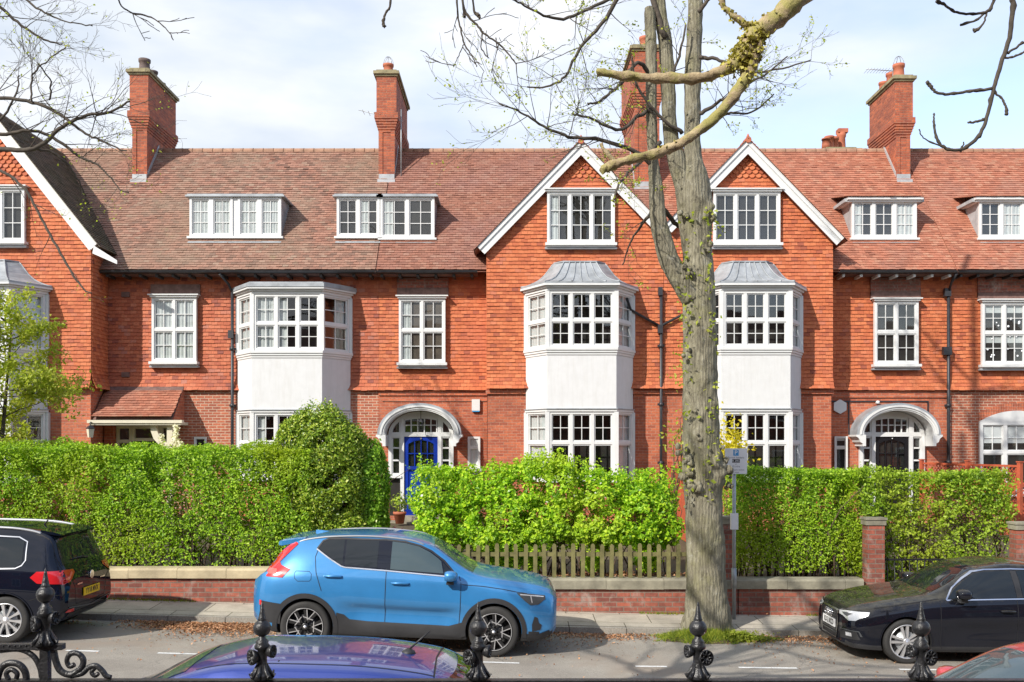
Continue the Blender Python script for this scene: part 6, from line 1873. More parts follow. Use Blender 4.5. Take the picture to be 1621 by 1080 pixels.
class Car:
    def __init__(s, label, group, spec, loc, head, tilt, paint, yaw=0.0):
        s.root = tag(empty('parked_car'), label, 'car', group)
        s.root.location = loc
        s.root.rotation_euler = (0, tilt, (0 if head > 0 else math.pi) + yaw)
        s.sp = spec
        s.body(paint)
    def section(s, x):
        F = s.F
        zb, wl, wm, zm, ws, zs, wt, zr, zt = [F[k](x) for k in ('zb', 'wl', 'wm', 'zm', 'ws', 'zs', 'wt', 'zr', 'zt')]
        sc = s.sp.get('scallop', .02)
        pts = [(0.0, zb), (wl - .12, zb), (wl - .02, zb + .02), (wl, zb + .07)]
        sc = sc * max(0, min(1, (.95 - abs(x + .03)) * 3)) + .008
        q = [(wl, zb + .07), (max(wl, wm - .02) - sc * .2, zb + (zm - zb) * .34), (wm - sc, zb + (zm - zb) * .70), (wm, zm - .05 * min(1, sc / .07)), (wm - (wm - ws) * .35, zm + (zs - zm) * .6), (ws, zs)]
        ext = [(q[0][0], q[0][1] - .05)] + q + [(q[-1][0] - .06, q[-1][1] + .03)]
        for i in range(1, len(ext) - 2):
            p0, p1, p2, p3 = ext[i - 1], ext[i], ext[i + 1], ext[i + 2]
            for k in range(1, 4):
                t = k / 3
                pts.append(tuple(.5 * (2 * p1[j] + (p2[j] - p0[j]) * t + (2 * p0[j] - 5 * p1[j] + 4 * p2[j] - p3[j]) * t * t + (3 * p1[j] - p0[j] - 3 * p2[j] + p3[j]) * t ** 3) for j in (0, 1)))
        for k in range(1, 6):
            t = k / 5; bl = .022 * math.sin(math.pi * t) * min(1, max(0, (zr - zs) / .3))
            pts.append((ws + (wt - ws) * t + bl, zs + (zr - zs) * t + bl * .4))
        for k in range(1, 9):
            t = k / 8 * math.pi / 2
            pts.append((wt * math.cos(t) ** .85 if k < 8 else 0.0, zr + (zt - zr) * math.sin(t)))
        return pts
    def body(s, paint):
        sp = s.sp; s.F = {k: pchip(v) for k, v in sp['curves'].items()}
        f, r = sp['ends'][1], sp['ends'][0]
        n = 84; xs = []
        for i in range(n + 1):
            t = i / n; u = .5 - .5 * math.cos(math.pi * t); xs.append(r + (f - r) * (.55 * u + .45 * t))
        rings = []
        for x in xs:
            h = s.section(x)
            rings.append([Vector((x, -y, z)) for y, z in h] + [Vector((x, y, z)) for y, z in h[-2:0:-1]])
        b = MB(); b.loft(rings, 0, True, True, True)
        bo = b.build('body', [paint, 'plastic'], s.root)
        me = bo.data; bm = bmesh.new(); bm.from_mesh(me); bmesh.ops.recalc_face_normals(bm, faces=bm.faces)
        s.bvh = BVHTree.FromBMesh(bm); bm.to_mesh(me); bm.free()
        ra = sp['arch']; c = MB()
        for wx in sp['wheels']:
            for sd in (-1, 1):
                c.lathe([(ra, sd * .52), (ra, sd * 1.3)] if sd > 0 else [(ra, -1.3), (ra, -.52)], (wx, 0, sp['rw']), 40, 1, None, 'y')
        co = c.build('cutter', [paint, 'plastic'], None)
        bm = bmesh.new(); bm.from_mesh(co.data); bmesh.ops.recalc_face_normals(bm, faces=bm.faces); bm.to_mesh(co.data); bm.free()
        md = bo.modifiers.new('arch', 'BOOLEAN'); md.operation = 'DIFFERENCE'; md.solver = 'EXACT'; md.object = co
        co.parent = s.root
        bpy.context.view_layer.update()
        dg = bpy.context.evaluated_depsgraph_get()
        new = bpy.data.meshes.new_from_object(bo.evaluated_get(dg)); bo.modifiers.clear(); bo.data = new
        bpy.data.objects.remove(co)
        bm = bmesh.new(); bm.from_mesh(new)
        for f in bm.faces:
            if f.calc_center_median().z < sp.get('under', .25): f.material_index = 1
        for e in bm.edges:
            if len(e.link_faces) == 2 and (e.calc_face_angle(0) > .6 or e.link_faces[0].material_index != e.link_faces[1].material_index): e.smooth = False
        bm.to_mesh(new); bm.free()
        s.bo = bo
    def ray(s, p, axis, side):
        if axis == 'side': o, d = Vector((p[0], side * 3, p[1])), Vector((0, -side, 0))
        elif axis == 'end': o, d = Vector((side * 6, p[0], p[1])), Vector((-side, 0, 0))
        else: o, d = Vector((p[0], p[1], 4)), Vector((0, 0, -1))
        h = s.bvh.ray_cast(o, d)
        if h[0] is None:
            q = o + d * (o.dot(-d) if axis != 'side' else 3 - .85)
            h = s.bvh.find_nearest(q)
        nrm = h[1]
        if nrm.dot(d) > 0: nrm = -nrm
        return h[0], nrm
    def wrap(s, name, poly, axis, side, mat, eps=.004, maxlen=.07, parent=None, label=None, thick=0.0, polys=None):
        bm = bmesh.new()
        for pl in (polys or [poly]):
            f = bm.faces.new([bm.verts.new((p[0], p[1], 0)) for p in pl])
        bmesh.ops.triangulate(bm, faces=bm.faces[:])
        for _ in range(6):
            lg = [e for e in bm.edges if e.calc_length() > maxlen]
            if not lg: break
            bmesh.ops.subdivide_edges(bm, edges=lg, cuts=1)
            bmesh.ops.triangulate(bm, faces=bm.faces[:])
        for v in bm.verts:
            h, nr = s.ray((v.co.x, v.co.y), axis, side)
            v.co = h + nr * eps
        bmesh.ops.recalc_face_normals(bm, faces=bm.faces)
        me = bpy.data.meshes.new(name); bm.to_mesh(me); bm.free()
        me.materials.append(M[mat]); me.polygons.foreach_set('use_smooth', [True] * len(me.polygons))
        # make sure normals look outward
        if len(me.polygons):
            q = me.polygons[0]; _, nr = s.bvh.find_nearest(q.center)[:2]
            if nr is not None and q.normal.dot(nr) < 0: me.flip_normals()
        o = link(bpy.data.objects.new(name, me), parent or s.root)
        if label: o['label'] = label
        return o
    def strip(s, name, line, w, axis, side, mat, eps=.005, parent=None, closed=False):
        line = [Vector(p) for p in line]
        if closed: line = line + [line[0], ]
        polys = []; n = len(line)
        offs = []
        for i in range(n):
            a = line[max(i - 1, 0)]; b_ = line[min(i + 1, n - 1)]
            if closed and i in (0, n - 1): a, b_ = line[n - 2], line[1]
            t = (b_ - a); t = t.normalized() if t.length else Vector((1, 0)); offs.append(Vector((-t.y, t.x)) * w / 2)
        for i in range(n - 1):
            polys.append([line[i] - offs[i], line[i + 1] - offs[i + 1], line[i + 1] + offs[i + 1], line[i] + offs[i]])
        return s.wrap(name, None, axis, side, mat, eps, .06, parent, polys=polys)
    def wheel(s, wx, sd, kind, hw=None):
        sp = s.sp; rw = sp['rw']; yc = sd * (sp['track'])
        w = s.wh = empty('wheel', (0, 0, 0), s.root)
        T = Matrix.Translation((wx, yc, rw))
        ty = MB(); rr_ = rw * sp.get('rimr', .70)
        ty.lathe([(rr_, -.10), (rw * .88, -.115), (rw * .965, -.10), (rw * .995, -.075), (rw, -.03), (rw, .03), (rw * .995, .075), (rw * .965, .10), (rw * .88, .115), (rr_, .10)], (0, 0, 0), 44, 0, T, 'y', True, False)
        ty.build('tyre', 'tyre', w)
        rm = MB(); o_ = sd * .105
        mats = ['alloy', 'alloy_black', 'pipe' if kind == 'black' else 'galv']
        prof = [(rr_ * .93, .02), (rr_ * .93, .095), (rr_ * .97, .108), (rr_ * 1.015, .106), (rr_ * 1.015, .09), (rr_ * .99, .02)]
        rm.lathe([(a_, sd * h) for a_, h in (prof if sd > 0 else prof[::-1])], (0, 0, 0), 40, 0 if kind != 'black' else 1, T, 'y', True, False)
        if kind == 'black':
            for k in range(40):
                a0, a1 = k * math.pi / 20, (k + 1) * math.pi / 20
                rm.prism([(rr_ * q * math.cos(a_), rr_ * q * math.sin(a_)) for q, a_ in ((.955, a0), (.955, a1), (.985, a1), (.985, a0))], min(sd * .100, sd * .1105), max(sd * .100, sd * .1105), 0, T)
        rm.lathe([(0, sd * .028 if sd > 0 else sd * .034), (rr_ * .95, sd * .028 if sd > 0 else sd * .034), (rr_ * .95, sd * .034 if sd > 0 else sd * .028), (0, sd * .034 if sd > 0 else sd * .028)], (0, 0, 0), 32, 1, T, 'y')
        disc = [(0, .036), (rr_ * .62, .036), (rr_ * .62, .045), (0, .045)]
        rm.lathe([(a_, sd * h) for a_, h in (disc if sd > 0 else disc[::-1])], (0, 0, 0), 28, 2, T, 'y')
        def spoke(pl, ang, y0, y1, mi):
            c_, s_ = math.cos(ang), math.sin(ang)
            rm.prism([(rr_ * (r_ * c_ - t_ * s_), rr_ * (r_ * s_ + t_ * c_)) for r_, t_ in pl], min(sd * y0, sd * y1), max(sd * y0, sd * y1), mi, T)
        if kind == 'black':
            for k in range(5):
                a_ = math.pi / 2 + k * 2 * math.pi / 5 + .3
                for q in (-1, 1):
                    spoke([(.12, q * .05), (.12, q * .16), (.94, q * .36), (.94, q * .17)], a_, .05, .090, 1)
                    spoke([(.30, q * .20), (.30, q * .235), (.955, q * .40), (.955, q * .345)], a_, .07, .0925, 0)
                spoke([(.44, -.27), (.44, .27), (.485, .285), (.485, -.285)], a_ + math.pi / 5 * 0 + math.pi / 5, .06, .0915, 0)
        elif kind == 'twin':
            for k in range(5):
                a_ = math.pi / 2 + k * 2 * math.pi / 5 - .15
                for q in (-1, 1):
                    spoke([(.10, q * .02), (.16, q * .12), (.95, q * .27), (.95, q * .10)], a_, .05, .094, 0)
        else:
            for k in range(10):
                a_ = k * math.pi / 5 + .1
                spoke([(.12, -.07), (.12, .07), (.5, .055), (.95, .105), (.95, -.105), (.5, -.055)], a_, .05, .092, 0)
        cap = [(0, .05), (rr_ * .2, .05), (rr_ * .2, .094), (rr_ * .15, .1), (0, .102)]
        rm.lathe([(a_, sd * h) for a_, h in (cap if sd > 0 else cap[::-1])], (0, 0, 0), 20, 0 if kind != 'black' else 1, T, 'y')
        if kind == 'black': rm.lathe([(a_, sd * h) for a_, h in ([(0, .1), (rr_ * .09, .1), (rr_ * .09, .104), (0, .105)] if sd > 0 else [(0, .1), (rr_ * .09, .1), (rr_ * .09, .104), (0, .105)][::-1])], (0, 0, 0), 16, 0, T, 'y')
        rm.build('rim', mats, w)
    def wheels(s, kind):
        for wx in s.sp['wheels']:
            for sd in (-1, 1): s.wheel(wx, sd, kind)
    def arch_trim(s, w, mat, sides=(-1, 1), a0=-10, a1=190):
        for wx in s.sp['wheels']:
            for sd in sides:
                ra = s.sp['arch']; ang = lin(R(a0), R(a1), 31)
                polys = []
                for i in range(30):
                    polys.append([(wx + q * math.cos(a_), s.sp['rw'] + q * math.sin(a_)) for q, a_ in ((ra + .002, ang[i]), (ra + .002, ang[i + 1]), (ra + w, ang[i + 1]), (ra + w, ang[i]))])
                s.wrap('arch_trim', None, 'side', sd, mat, .012, .08, polys=polys)
    def mirror(s, x, z, sd, mat, yo=.93):
        b = MB(); c_ = Vector((x, sd * yo, z)); n = 12
        rings = []
        for t, a_, h in ((-.075, .03, .035), (-.07, .075, .06), (-.03, .095, .072), (.03, .095, .074), (.08, .08, .062), (.105, .05, .045), (.115, .01, .02)):
            ring = []
            for k in range(n):
                q = 2 * math.pi * k / n
                ring.append(c_ + Vector((t, a_ * 1.15 * math.copysign(abs(math.cos(q)) ** .7, math.cos(q)), h * math.copysign(abs(math.sin(q)) ** .7, math.sin(q)))))
            rings.append(ring)
        b.loft(rings, 0)
        o = b.build('wing_mirror', mat, s.root)
        a = MB(); a.prism([(x - .05, z - .12), (x + .06, z - .12), (x + .045, z - .04), (x - .035, z - .04)], sd * (yo - .12), sd * (yo + .01)); a.build('mirror_arm', 'plastic', o)
    def handle(s, x, z, sd, mat, L=.22):
        h, nr = s.ray((x, z), 'side', sd)
        b = MB(); y = h.y
        b.tube([(x - L / 2, y + sd * .002, z), (x - L / 2 + .02, y + sd * .026, z), (x, y + sd * .034, z + .004), (x + L / 2 - .02, y + sd * .026, z), (x + L / 2, y + sd * .002, z)], [.010, .016, .017, .016, .010], 8)
        b.build('door_handle', mat, s.root)
    def plate(s, front, z, mat, body, yc=0.0, size=.11):
        sd = 1 if front else -1
        h, nr = s.ray((yc, z), 'end', sd)
        tilt = math.asin(max(-1, min(1, nr.z)))
        x0 = max(s.ray((yc + d, z + e), 'end', sd)[0].x * sd for d in (-.24, .24, 0) for e in (-.05, .05)) * sd
        b = MB(); b.box(-.262, .262, -.012, 0, -.058, .058)
        T = Matrix.Translation((x0 + sd * .008, yc, z)) @ Matrix.Rotation(R(90) * sd, 4, 'Z')
        b.v = [tuple(T @ Vector(v)) for v in b.v]
        o = b.build('number_plate', mat, s.root)
        if body: text_mesh('plate_lettering', body, size, 'sign_black', o, T @ Matrix.Translation((0, -.0135, 0)) @ Matrix.Rotation(R(90), 4, 'X') @ Matrix.Scale(.82, 4, (1, 0, 0)), bold=.0025, ext=.0006)
        return o

# --- blue compact SUV
def XC(u, v, Yd=13.3):
    px, py = 380 + u / 3.1173, 800 + v / 3.1173
    return ((px - 810.5) * Yd / 1500 + 1.55, 2.985 - (py - 700) * Yd / 1500)
suv = dict(ends=(-2.21, 2.215), rw=.362, arch=.405, wheels=(1.31, -1.40), under=.36, track=.80, scallop=.065, rimr=.74, curves=dict(
    zb=[(2.215, .36), (2.1, .27), (1.9, .22), (-1.8, .24), (-2.05, .32), (-2.21, .42)],
    wm=[(2.215, .68), (2.16, .79), (2.05, .83), (1.8, .895), (1.3, .925), (.6, .915), (-.6, .92), (-1.4, .935), (-1.8, .91), (-2.03, .85), (-2.15, .76), (-2.21, .66)],
    wl=[(2.215, .62), (2.16, .73), (2.05, .78), (1.8, .86), (1.3, .89), (-1.4, .89), (-1.8, .87), (-2.05, .80), (-2.21, .62)],
    zm=[(2.215, .62), (1.5, .72), (0, .76), (-1.5, .82), (-2.21, .72)],
    ws=[(2.215, .63), (2.15, .73), (2.0, .79), (1.7, .835), (1.2, .86), (.6, .875), (-1.3, .88), (-1.8, .84), (-2.03, .78), (-2.21, .60)],
    zs=[(2.215, .82), (2.12, .89), (1.8, .96), (1.2, 1.03), (.5, 1.07), (-.6, 1.10), (-1.5, 1.13), (-2.0, 1.10), (-2.21, .96)],
    wt=[(2.215, .48), (2.1, .66), (1.7, .73), (1.15, .765), (1.0, .75), (.3, .63), (-.5, .625), (-1.5, .61), (-1.9, .59), (-2.05, .63), (-2.21, .52)],
    zr=[(2.215, .84), (2.12, .925), (1.7, 1.02), (1.12, 1.09), (.9, 1.15), (.25, 1.525), (0, 1.575), (-.5, 1.60), (-1.2, 1.575), (-1.6, 1.51), (-1.76, 1.42), (-1.96, 1.19), (-2.12, 1.02), (-2.21, .96)],
    zt=[(2.215, .86), (2.12, .965), (1.7, 1.065), (1.12, 1.14), (1.0, 1.18), (.32, 1.56), (0, 1.63), (-.5, 1.655), (-1.2, 1.63), (-1.6, 1.565), (-1.78, 1.48), (-1.98, 1.22), (-2.13, 1.03), (-2.21, .97)]))
c = Car('bright blue compact SUV parked facing right at the far kerb', 'cars parked along the street', suv, (-1.55, 14.2, .008), 1, .028, 'car_blue')
c.root.scale = (.978, 1, 1)
G = 13.52
for sd in (-1, 1):
    c.wrap('window_frame', [XC(*p, G) for p in ((358, 223), (384, 186), (412, 174), (500, 171), (700, 171), (800, 178), (880, 197), (935, 221), (1000, 266), (1068, 334), (700, 314), (505, 304), (470, 290))], 'side', sd, 'car_navy', .002)
    c.wrap('side_window', [XC(*p, G) for p in ((368, 221), (390, 190), (415, 181), (494, 178), (496, 291), (470, 284))], 'side', sd, 'car_glass')
    c.wrap('side_window', [XC(*p, G) for p in ((504, 178), (668, 178), (668, 302), (506, 293))], 'side', sd, 'car_glass')
    c.wrap('side_window', [XC(*p, G) for p in ((735, 180), (800, 186), (870, 201), (925, 226), (968, 254), (985, 268), (1000, 322), (735, 308))], 'side', sd, 'car_glass_pale')
    c.wrap('quarter_glass', [XC(*p, G) for p in ((992, 273), (1055, 326), (1006, 323))], 'side', sd, 'car_glass')
    c.wrap('door_pillar', [XC(*p, G) for p in ((671, 178), (732, 180), (732, 308), (671, 303))], 'side', sd, 'car_navy', .003)
    c.strip('window_surround', [XC(*p, G) for p in ((360, 222), (384, 186), (412, 175), (500, 172), (700, 172), (800, 179), (880, 198), (935, 222), (1000, 266), (1068, 333))], .022, 'side', sd, 'plastic', .004)
    c.strip('belt_trim', [XC(*p, G) for p in ((358, 224), (420, 262), (490, 300), (510, 305), (700, 314), (1000, 334), (1066, 340))], .017, 'side', sd, 'chrome', .008)
    c.strip('door_seam', [XC(*p) for p in ((706, 316), (706, 450), (706, 632))], .009, 'side', sd, 'seam', .003)
    c.strip('door_seam', [XC(*p) for p in ((1076, 345), (1087, 380), (1086, 500), (1078, 640))], .009, 'side', sd, 'seam', .003)
    c.strip('door_seam', [XC(*p) for p in ((352, 228), (340, 270), (352, 340), (385, 430))], .009, 'side', sd, 'seam', .003)
    c.strip('bonnet_seam', [XC(*p) for p in ((1092, 382), (1200, 388), (1300, 400), (1370, 412), (1420, 418))], .009, 'side', sd, 'seam', .003)
    c.wrap('sill_cladding', [XC(*p) for p in ((462, 535), (500, 545), (528, 568), (620, 576), (1030, 588), (1085, 572), (1120, 560), (1112, 655), (468, 642))], 'side', sd, 'plastic', .006)
    c.wrap('rear_bumper_cladding', [XC(*p) for p in ((70, 488), (185, 500), (178, 600), (70, 590))], 'side', sd, 'plastic', .006)
    c.wrap('front_bumper_cladding', [XC(*p) for p in ((1400, 626), (1480, 620), (1540, 598), (1545, 640), (1400, 665))], 'side', sd, 'plastic', .006)
    c.strip('fuel_flap_seam' if sd < 0 else 'panel_seam', [XC(*p) for p in ((250, 338), (318, 338), (330, 350), (330, 376), (322, 384), (262, 386), (246, 372), (242, 350))], .006, 'side', sd, 'seam', .003, closed=True)
    c.wrap('tail_light', [XC(*p) for p in ((232, 207), (240, 214), (158, 300), (168, 314), (220, 332), (182, 372), (96, 371), (94, 325), (140, 266), (212, 208))], 'side', sd, 'lamp_red', .008)
    c.wrap('tail_light_band', [XC(*p) for p in ((104, 332), (150, 334), (150, 358), (104, 358))], 'side', sd, 'lamp_red_light', .011)
    c.wrap('headlight', [XC(*p) for p in ((1368, 416), (1440, 420), (1512, 428), (1514, 446), (1478, 472), (1438, 474), (1408, 452))], 'side', sd, 'lamp_smoke', .008)
    c.strip('daytime_light', [XC(*p) for p in ((1386, 424), (1440, 428), (1505, 434))], .014, 'side', sd, 'lamp_clear', .012)
    c.strip('daytime_light', [XC(*p) for p in ((1440, 430), (1448, 464))], .014, 'side', sd, 'lamp_clear', .012)
    c.wrap('fog_vent', [XC(*p) for p in ((1462, 530), (1478, 536), (1485, 562), (1500, 572), (1494, 596), (1452, 606), (1450, 570))], 'side', sd, 'plastic', .008)
    c.wrap('side_reflector', [XC(*p) for p in ((68, 486), (80, 488), (80, 512), (68, 510))], 'side', sd, 'lamp_red', .012)
    c.mirror(.665 if sd < 0 else .665, 1.14, sd, 'car_blue', .985)
    c.handle(XC(440, 357)[0], XC(440, 357)[1], sd, 'car_blue', .26); c.handle(XC(780, 383)[0], XC(780, 383)[1], sd, 'car_blue', .26)
    b = MB(); y = .60
    pts = [(x, sd * (c.F['wt'](x) - .015), c.F['zr'](x) + z) for x, z in ((.25, .0), (.05, .018), (-.5, .026), (-1.1, .024), (-1.45, .012), (-1.58, .0))]
    b.tube([q for q, _ in smooth_path([(Vector(p), 1) for p in pts], 5)], .016, 8); b.build('roof_rail', 'satin', c.root)
c.wrap('windscreen', [(.98, -.66), (1.02, 0), (.98, .66), (.40, .53), (.36, 0), (.40, -.53)], 'top', 1, 'car_glass_pale')
c.wrap('rear_window', [(-.58, 1.16), (.58, 1.16), (.5, 1.40), (-.5, 1.40)], 'end', -1, 'car_glass')
c.wrap('grille', [(-.46, .52), (.46, .52), (.50, .78), (-.50, .78)], 'end', 1, 'plastic', .008)
c.strip('grille_frame', [(-.46, .52), (.46, .52), (.50, .78), (-.50, .78)], .025, 'end', 1, 'chrome', .014, closed=True)
c.arch_trim(.07, 'plastic')
c.wheels('black')
c.plate(True, .48, 'plate_white', ''); c.plate(False, .78, 'plate_yellow', '')
b = MB(); rings = []
for x, w_, z0_, z1_ in ((-1.50, .585, 1.53, 1.585), (-1.70, .585, 1.485, 1.56), (-1.84, .575, 1.455, 1.535), (-1.89, .56, 1.46, 1.515)):
    rings.append([Vector((x, y, z)) for y, z in ((-w_, z0_), (w_, z0_), (w_, z1_ - .015), (w_ * .9, z1_), (-w_ * .9, z1_), (-w_, z1_ - .015))])
b.loft(rings, 0, True, True, False); b.build('roof_spoiler', 'car_blue', c.root)
b = MB(); b.loft([[Vector((-1.46 + t * .2, y * (1 - t * .4), c.F['zt'](-1.46 + t * .2) + z)) for y, z in ((-.03, -.01), (.03, -.01), (.012, .045 * (1 - t)), (-.012, .045 * (1 - t)))] for t in (0, .5, 1)][::-1], 0, True, True, False); b.build('roof_fin', 'car_blue', c.root)

# --- navy people carrier, far left, facing left
mpv = dict(ends=(-2.27, 2.27), rw=.335, arch=.375, wheels=(1.35, -1.47), track=.79, rimr=.70, curves=dict(
    zb=[(2.27, .36), (1.9, .20), (-1.9, .22), (-2.15, .30), (-2.27, .42)],
    wm=[(2.27, .58), (2.1, .80), (1.8, .88), (1.2, .91), (-1.5, .915), (-1.95, .89), (-2.15, .84), (-2.24, .78), (-2.27, .72)],
    wl=[(2.27, .54), (2.1, .75), (1.8, .85), (1.2, .885), (-1.5, .885), (-1.95, .86), (-2.15, .80), (-2.27, .66)],
    zm=[(2.27, .58), (0, .70), (-2.0, .72), (-2.27, .58)],
    ws=[(2.27, .52), (2.1, .70), (1.6, .82), (1.0, .86), (-1.5, .87), (-1.95, .84), (-2.15, .78), (-2.27, .62)],
    zs=[(2.27, .76), (1.7, .92), (1.0, 1.01), (-1.4, 1.06), (-2.0, 1.04), (-2.2, .98), (-2.27, .86)],
    wt=[(2.27, .45), (2.0, .66), (1.4, .75), (1.2, .76), (.5, .64), (-1.2, .63), (-1.8, .61), (-2.05, .64), (-2.17, .68), (-2.27, .52)],
    zr=[(2.27, .78), (1.8, .95), (1.3, 1.06), (.45, 1.52), (0, 1.575), (-1.2, 1.575), (-1.8, 1.53), (-1.95, 1.46), (-2.08, 1.20), (-2.2, .99), (-2.27, .88)],
    zt=[(2.27, .80), (1.8, 1.0), (1.35, 1.12), (.55, 1.55), (0, 1.635), (-1.2, 1.63), (-1.8, 1.58), (-1.98, 1.52), (-2.13, 1.20), (-2.225, 1.0), (-2.27, .90)]))
c = Car('dark navy people carrier with roof rails at the left edge, seen from behind', 'cars parked along the street', mpv, (-8.60, 14.2, gz(-8.6) - .036), -1, -.028, 'car_navy')
for sd in (-1, 1):
    c.wrap('side_window', [(-1.66, 1.14), (-1.58, 1.08), (-1.0, 1.05), (-1.0, 1.47), (-1.50, 1.455), (-1.62, 1.42)], 'side', sd, 'car_glass')
    c.wrap('side_window', [(-.94, 1.05), (-.05, 1.03), (-.05, 1.485), (-.94, 1.475)], 'side', sd, 'car_glass')
    c.wrap('side_window', [(0, 1.03), (.95, 1.02), (.45, 1.42), (0, 1.48)], 'side', sd, 'car_glass')
    c.strip('window_surround', [(-.0, 1.02), (-.95, 1.035), (-1.58, 1.06), (-1.66, 1.10), (-1.70, 1.17), (-1.66, 1.42), (-1.53, 1.48), (-.9, 1.50), (.1, 1.50)], .015, 'side', sd, 'chrome', .008)
    c.wrap('tail_light', [(-1.80, .94), (-1.90, .86), (-2.28, .84), (-2.28, 1.03), (-1.88, 1.02)], 'side', sd, 'lamp_red', .008)
    c.wrap('tail_light', [(sd * .73, .85), (sd * .66, .86), (sd * .46, .98), (sd * .48, 1.02), (sd * .70, 1.03)], 'end', -1, 'lamp_red', .008)
    c.strip('tail_light_band', [(sd * .72, .90), (sd * .64, .92), (sd * .54, .985)], .03, 'end', -1, 'lamp_red_light', .012)
    c.wrap('side_reflector', [(sd * .72, .43), (sd * .55, .43), (sd * .55, .47), (sd * .72, .47)], 'end', -1, 'lamp_red', .010)
    c.strip('door_seam', [(-1.0, 1.04), (-1.02, .8), (-1.1, .68)], .009, 'side', sd, 'seam', .003)
    c.strip('bumper_seam', [(-1.80, .62), (-2.0, .68), (-2.27, .70)], .009, 'side', sd, 'seam', .003)
    b = MB(); pts = [(x, sd * (c.F['wt'](x) - .02), c.F['zr'](x) + z) for x, z in ((.35, .0), (.2, .02), (-.5, .03), (-1.3, .03), (-1.65, .02), (-1.8, .0))]
    b.tube([q for q, _ in smooth_path([(Vector(p), 1) for p in pts], 5)], .02, 8); b.build('roof_rail', 'satin', c.root)
    c.mirror(.75, 1.06, sd, 'car_navy', .98)
    c.strip('tailgate_seam', [(sd * .62, 1.52), (sd * .70, 1.1), (sd * .70, .98), (sd * .52, .78), (sd * .47, .52), (0, .5)], .010, 'end', -1, 'seam', .003)
c.wrap('rear_window', [(-.66, 1.10), (.66, 1.10), (.57, 1.48), (-.57, 1.48)], 'end', -1, 'car_glass', .006)
c.wrap('windscreen', [(1.2, -.62), (1.28, 0), (1.2, .62), (.6, .52), (.6, -.52)], 'top', 1, 'car_glass')
b = MB(); b.loft([[Vector((x, y, z)) for y, z in ((-w_, z0_), (w_, z0_), (w_, z1_), (-w_, z1_))] for x, w_, z0_, z1_ in ((-1.78, .58, 1.545, 1.58), (-1.98, .58, 1.51, 1.55), (-2.06, .56, 1.505, 1.525))], 0, True, True, False); b.build('roof_spoiler', 'car_navy', c.root)
b = MB(); h, nr = c.ray((0, .885), 'end', -1)
b.lathe([(.062, -.012), (.062, .0), (.05, .004), (.05, -.004), (0, -.004)], (0, 0, 0), 24, 0, Matrix.Translation(h + nr * .004) @ Matrix.Rotation(R(90), 4, 'Z') @ Matrix.Scale(-1, 4, (0, 1, 0)), 'y')
for pl in ([(-.035, .03), (-.025, .03), (-.012, .0), (0, .025), (.012, 0), (.025, .03), (.035, .03), (.012, -.02), (0, .008), (-.012, -.02)], [(-.03, -.012), (-.02, -.012), (-.01, -.035), (0, -.015), (.01, -.035), (.02, -.012), (.03, -.012), (.013, -.05), (0, -.03), (-.013, -.05)]):
    b.prism(pl, -.006, .006, 0, Matrix.Translation(h + nr * .010) @ Matrix.Rotation(R(90), 4, 'Z'))
b.build('badge', 'chrome', c.root)
c.strip('tailgate_trim', [(-.46, .80), (-.3, .80)], .02, 'end', -1, 'chrome', .010); c.strip('tailgate_trim', [(.46, .80), (.3, .80)], .02, 'end', -1, 'chrome', .010)
b = MB(); q = [c.ray((y, z), 'end', -1) for y, z in ((-.05, 1.13), (.15, 1.15), (.42, 1.15))]; b.tube([h_ + n_ * .03 for h_, n_ in q], [.014, .010, .006], 6); b.build('rear_wiper', 'plastic', c.root)
c.wrap('bumper_lower', [(-.66, .36), (.66, .36), (.66, .42), (-.66, .42)], 'end', -1, 'plastic', .008)
c.strip('bumper_trim', [(-.70, .50), (0, .44), (.70, .50)], .016, 'end', -1, 'lamp_smoke', .009)
c.plate(False, .66, 'plate_yellow', 'YY18 MVX')
c.arch_trim(.018, 'car_navy'); c.wheels('ten')
b = MB(); b.tube([(-1.55, 0, c.F['zt'](-1.55)), (-1.60, 0, c.F['zt'](-1.55) + .06)], .012, 6); b.build('roof_aerial', 'plastic', c.root)

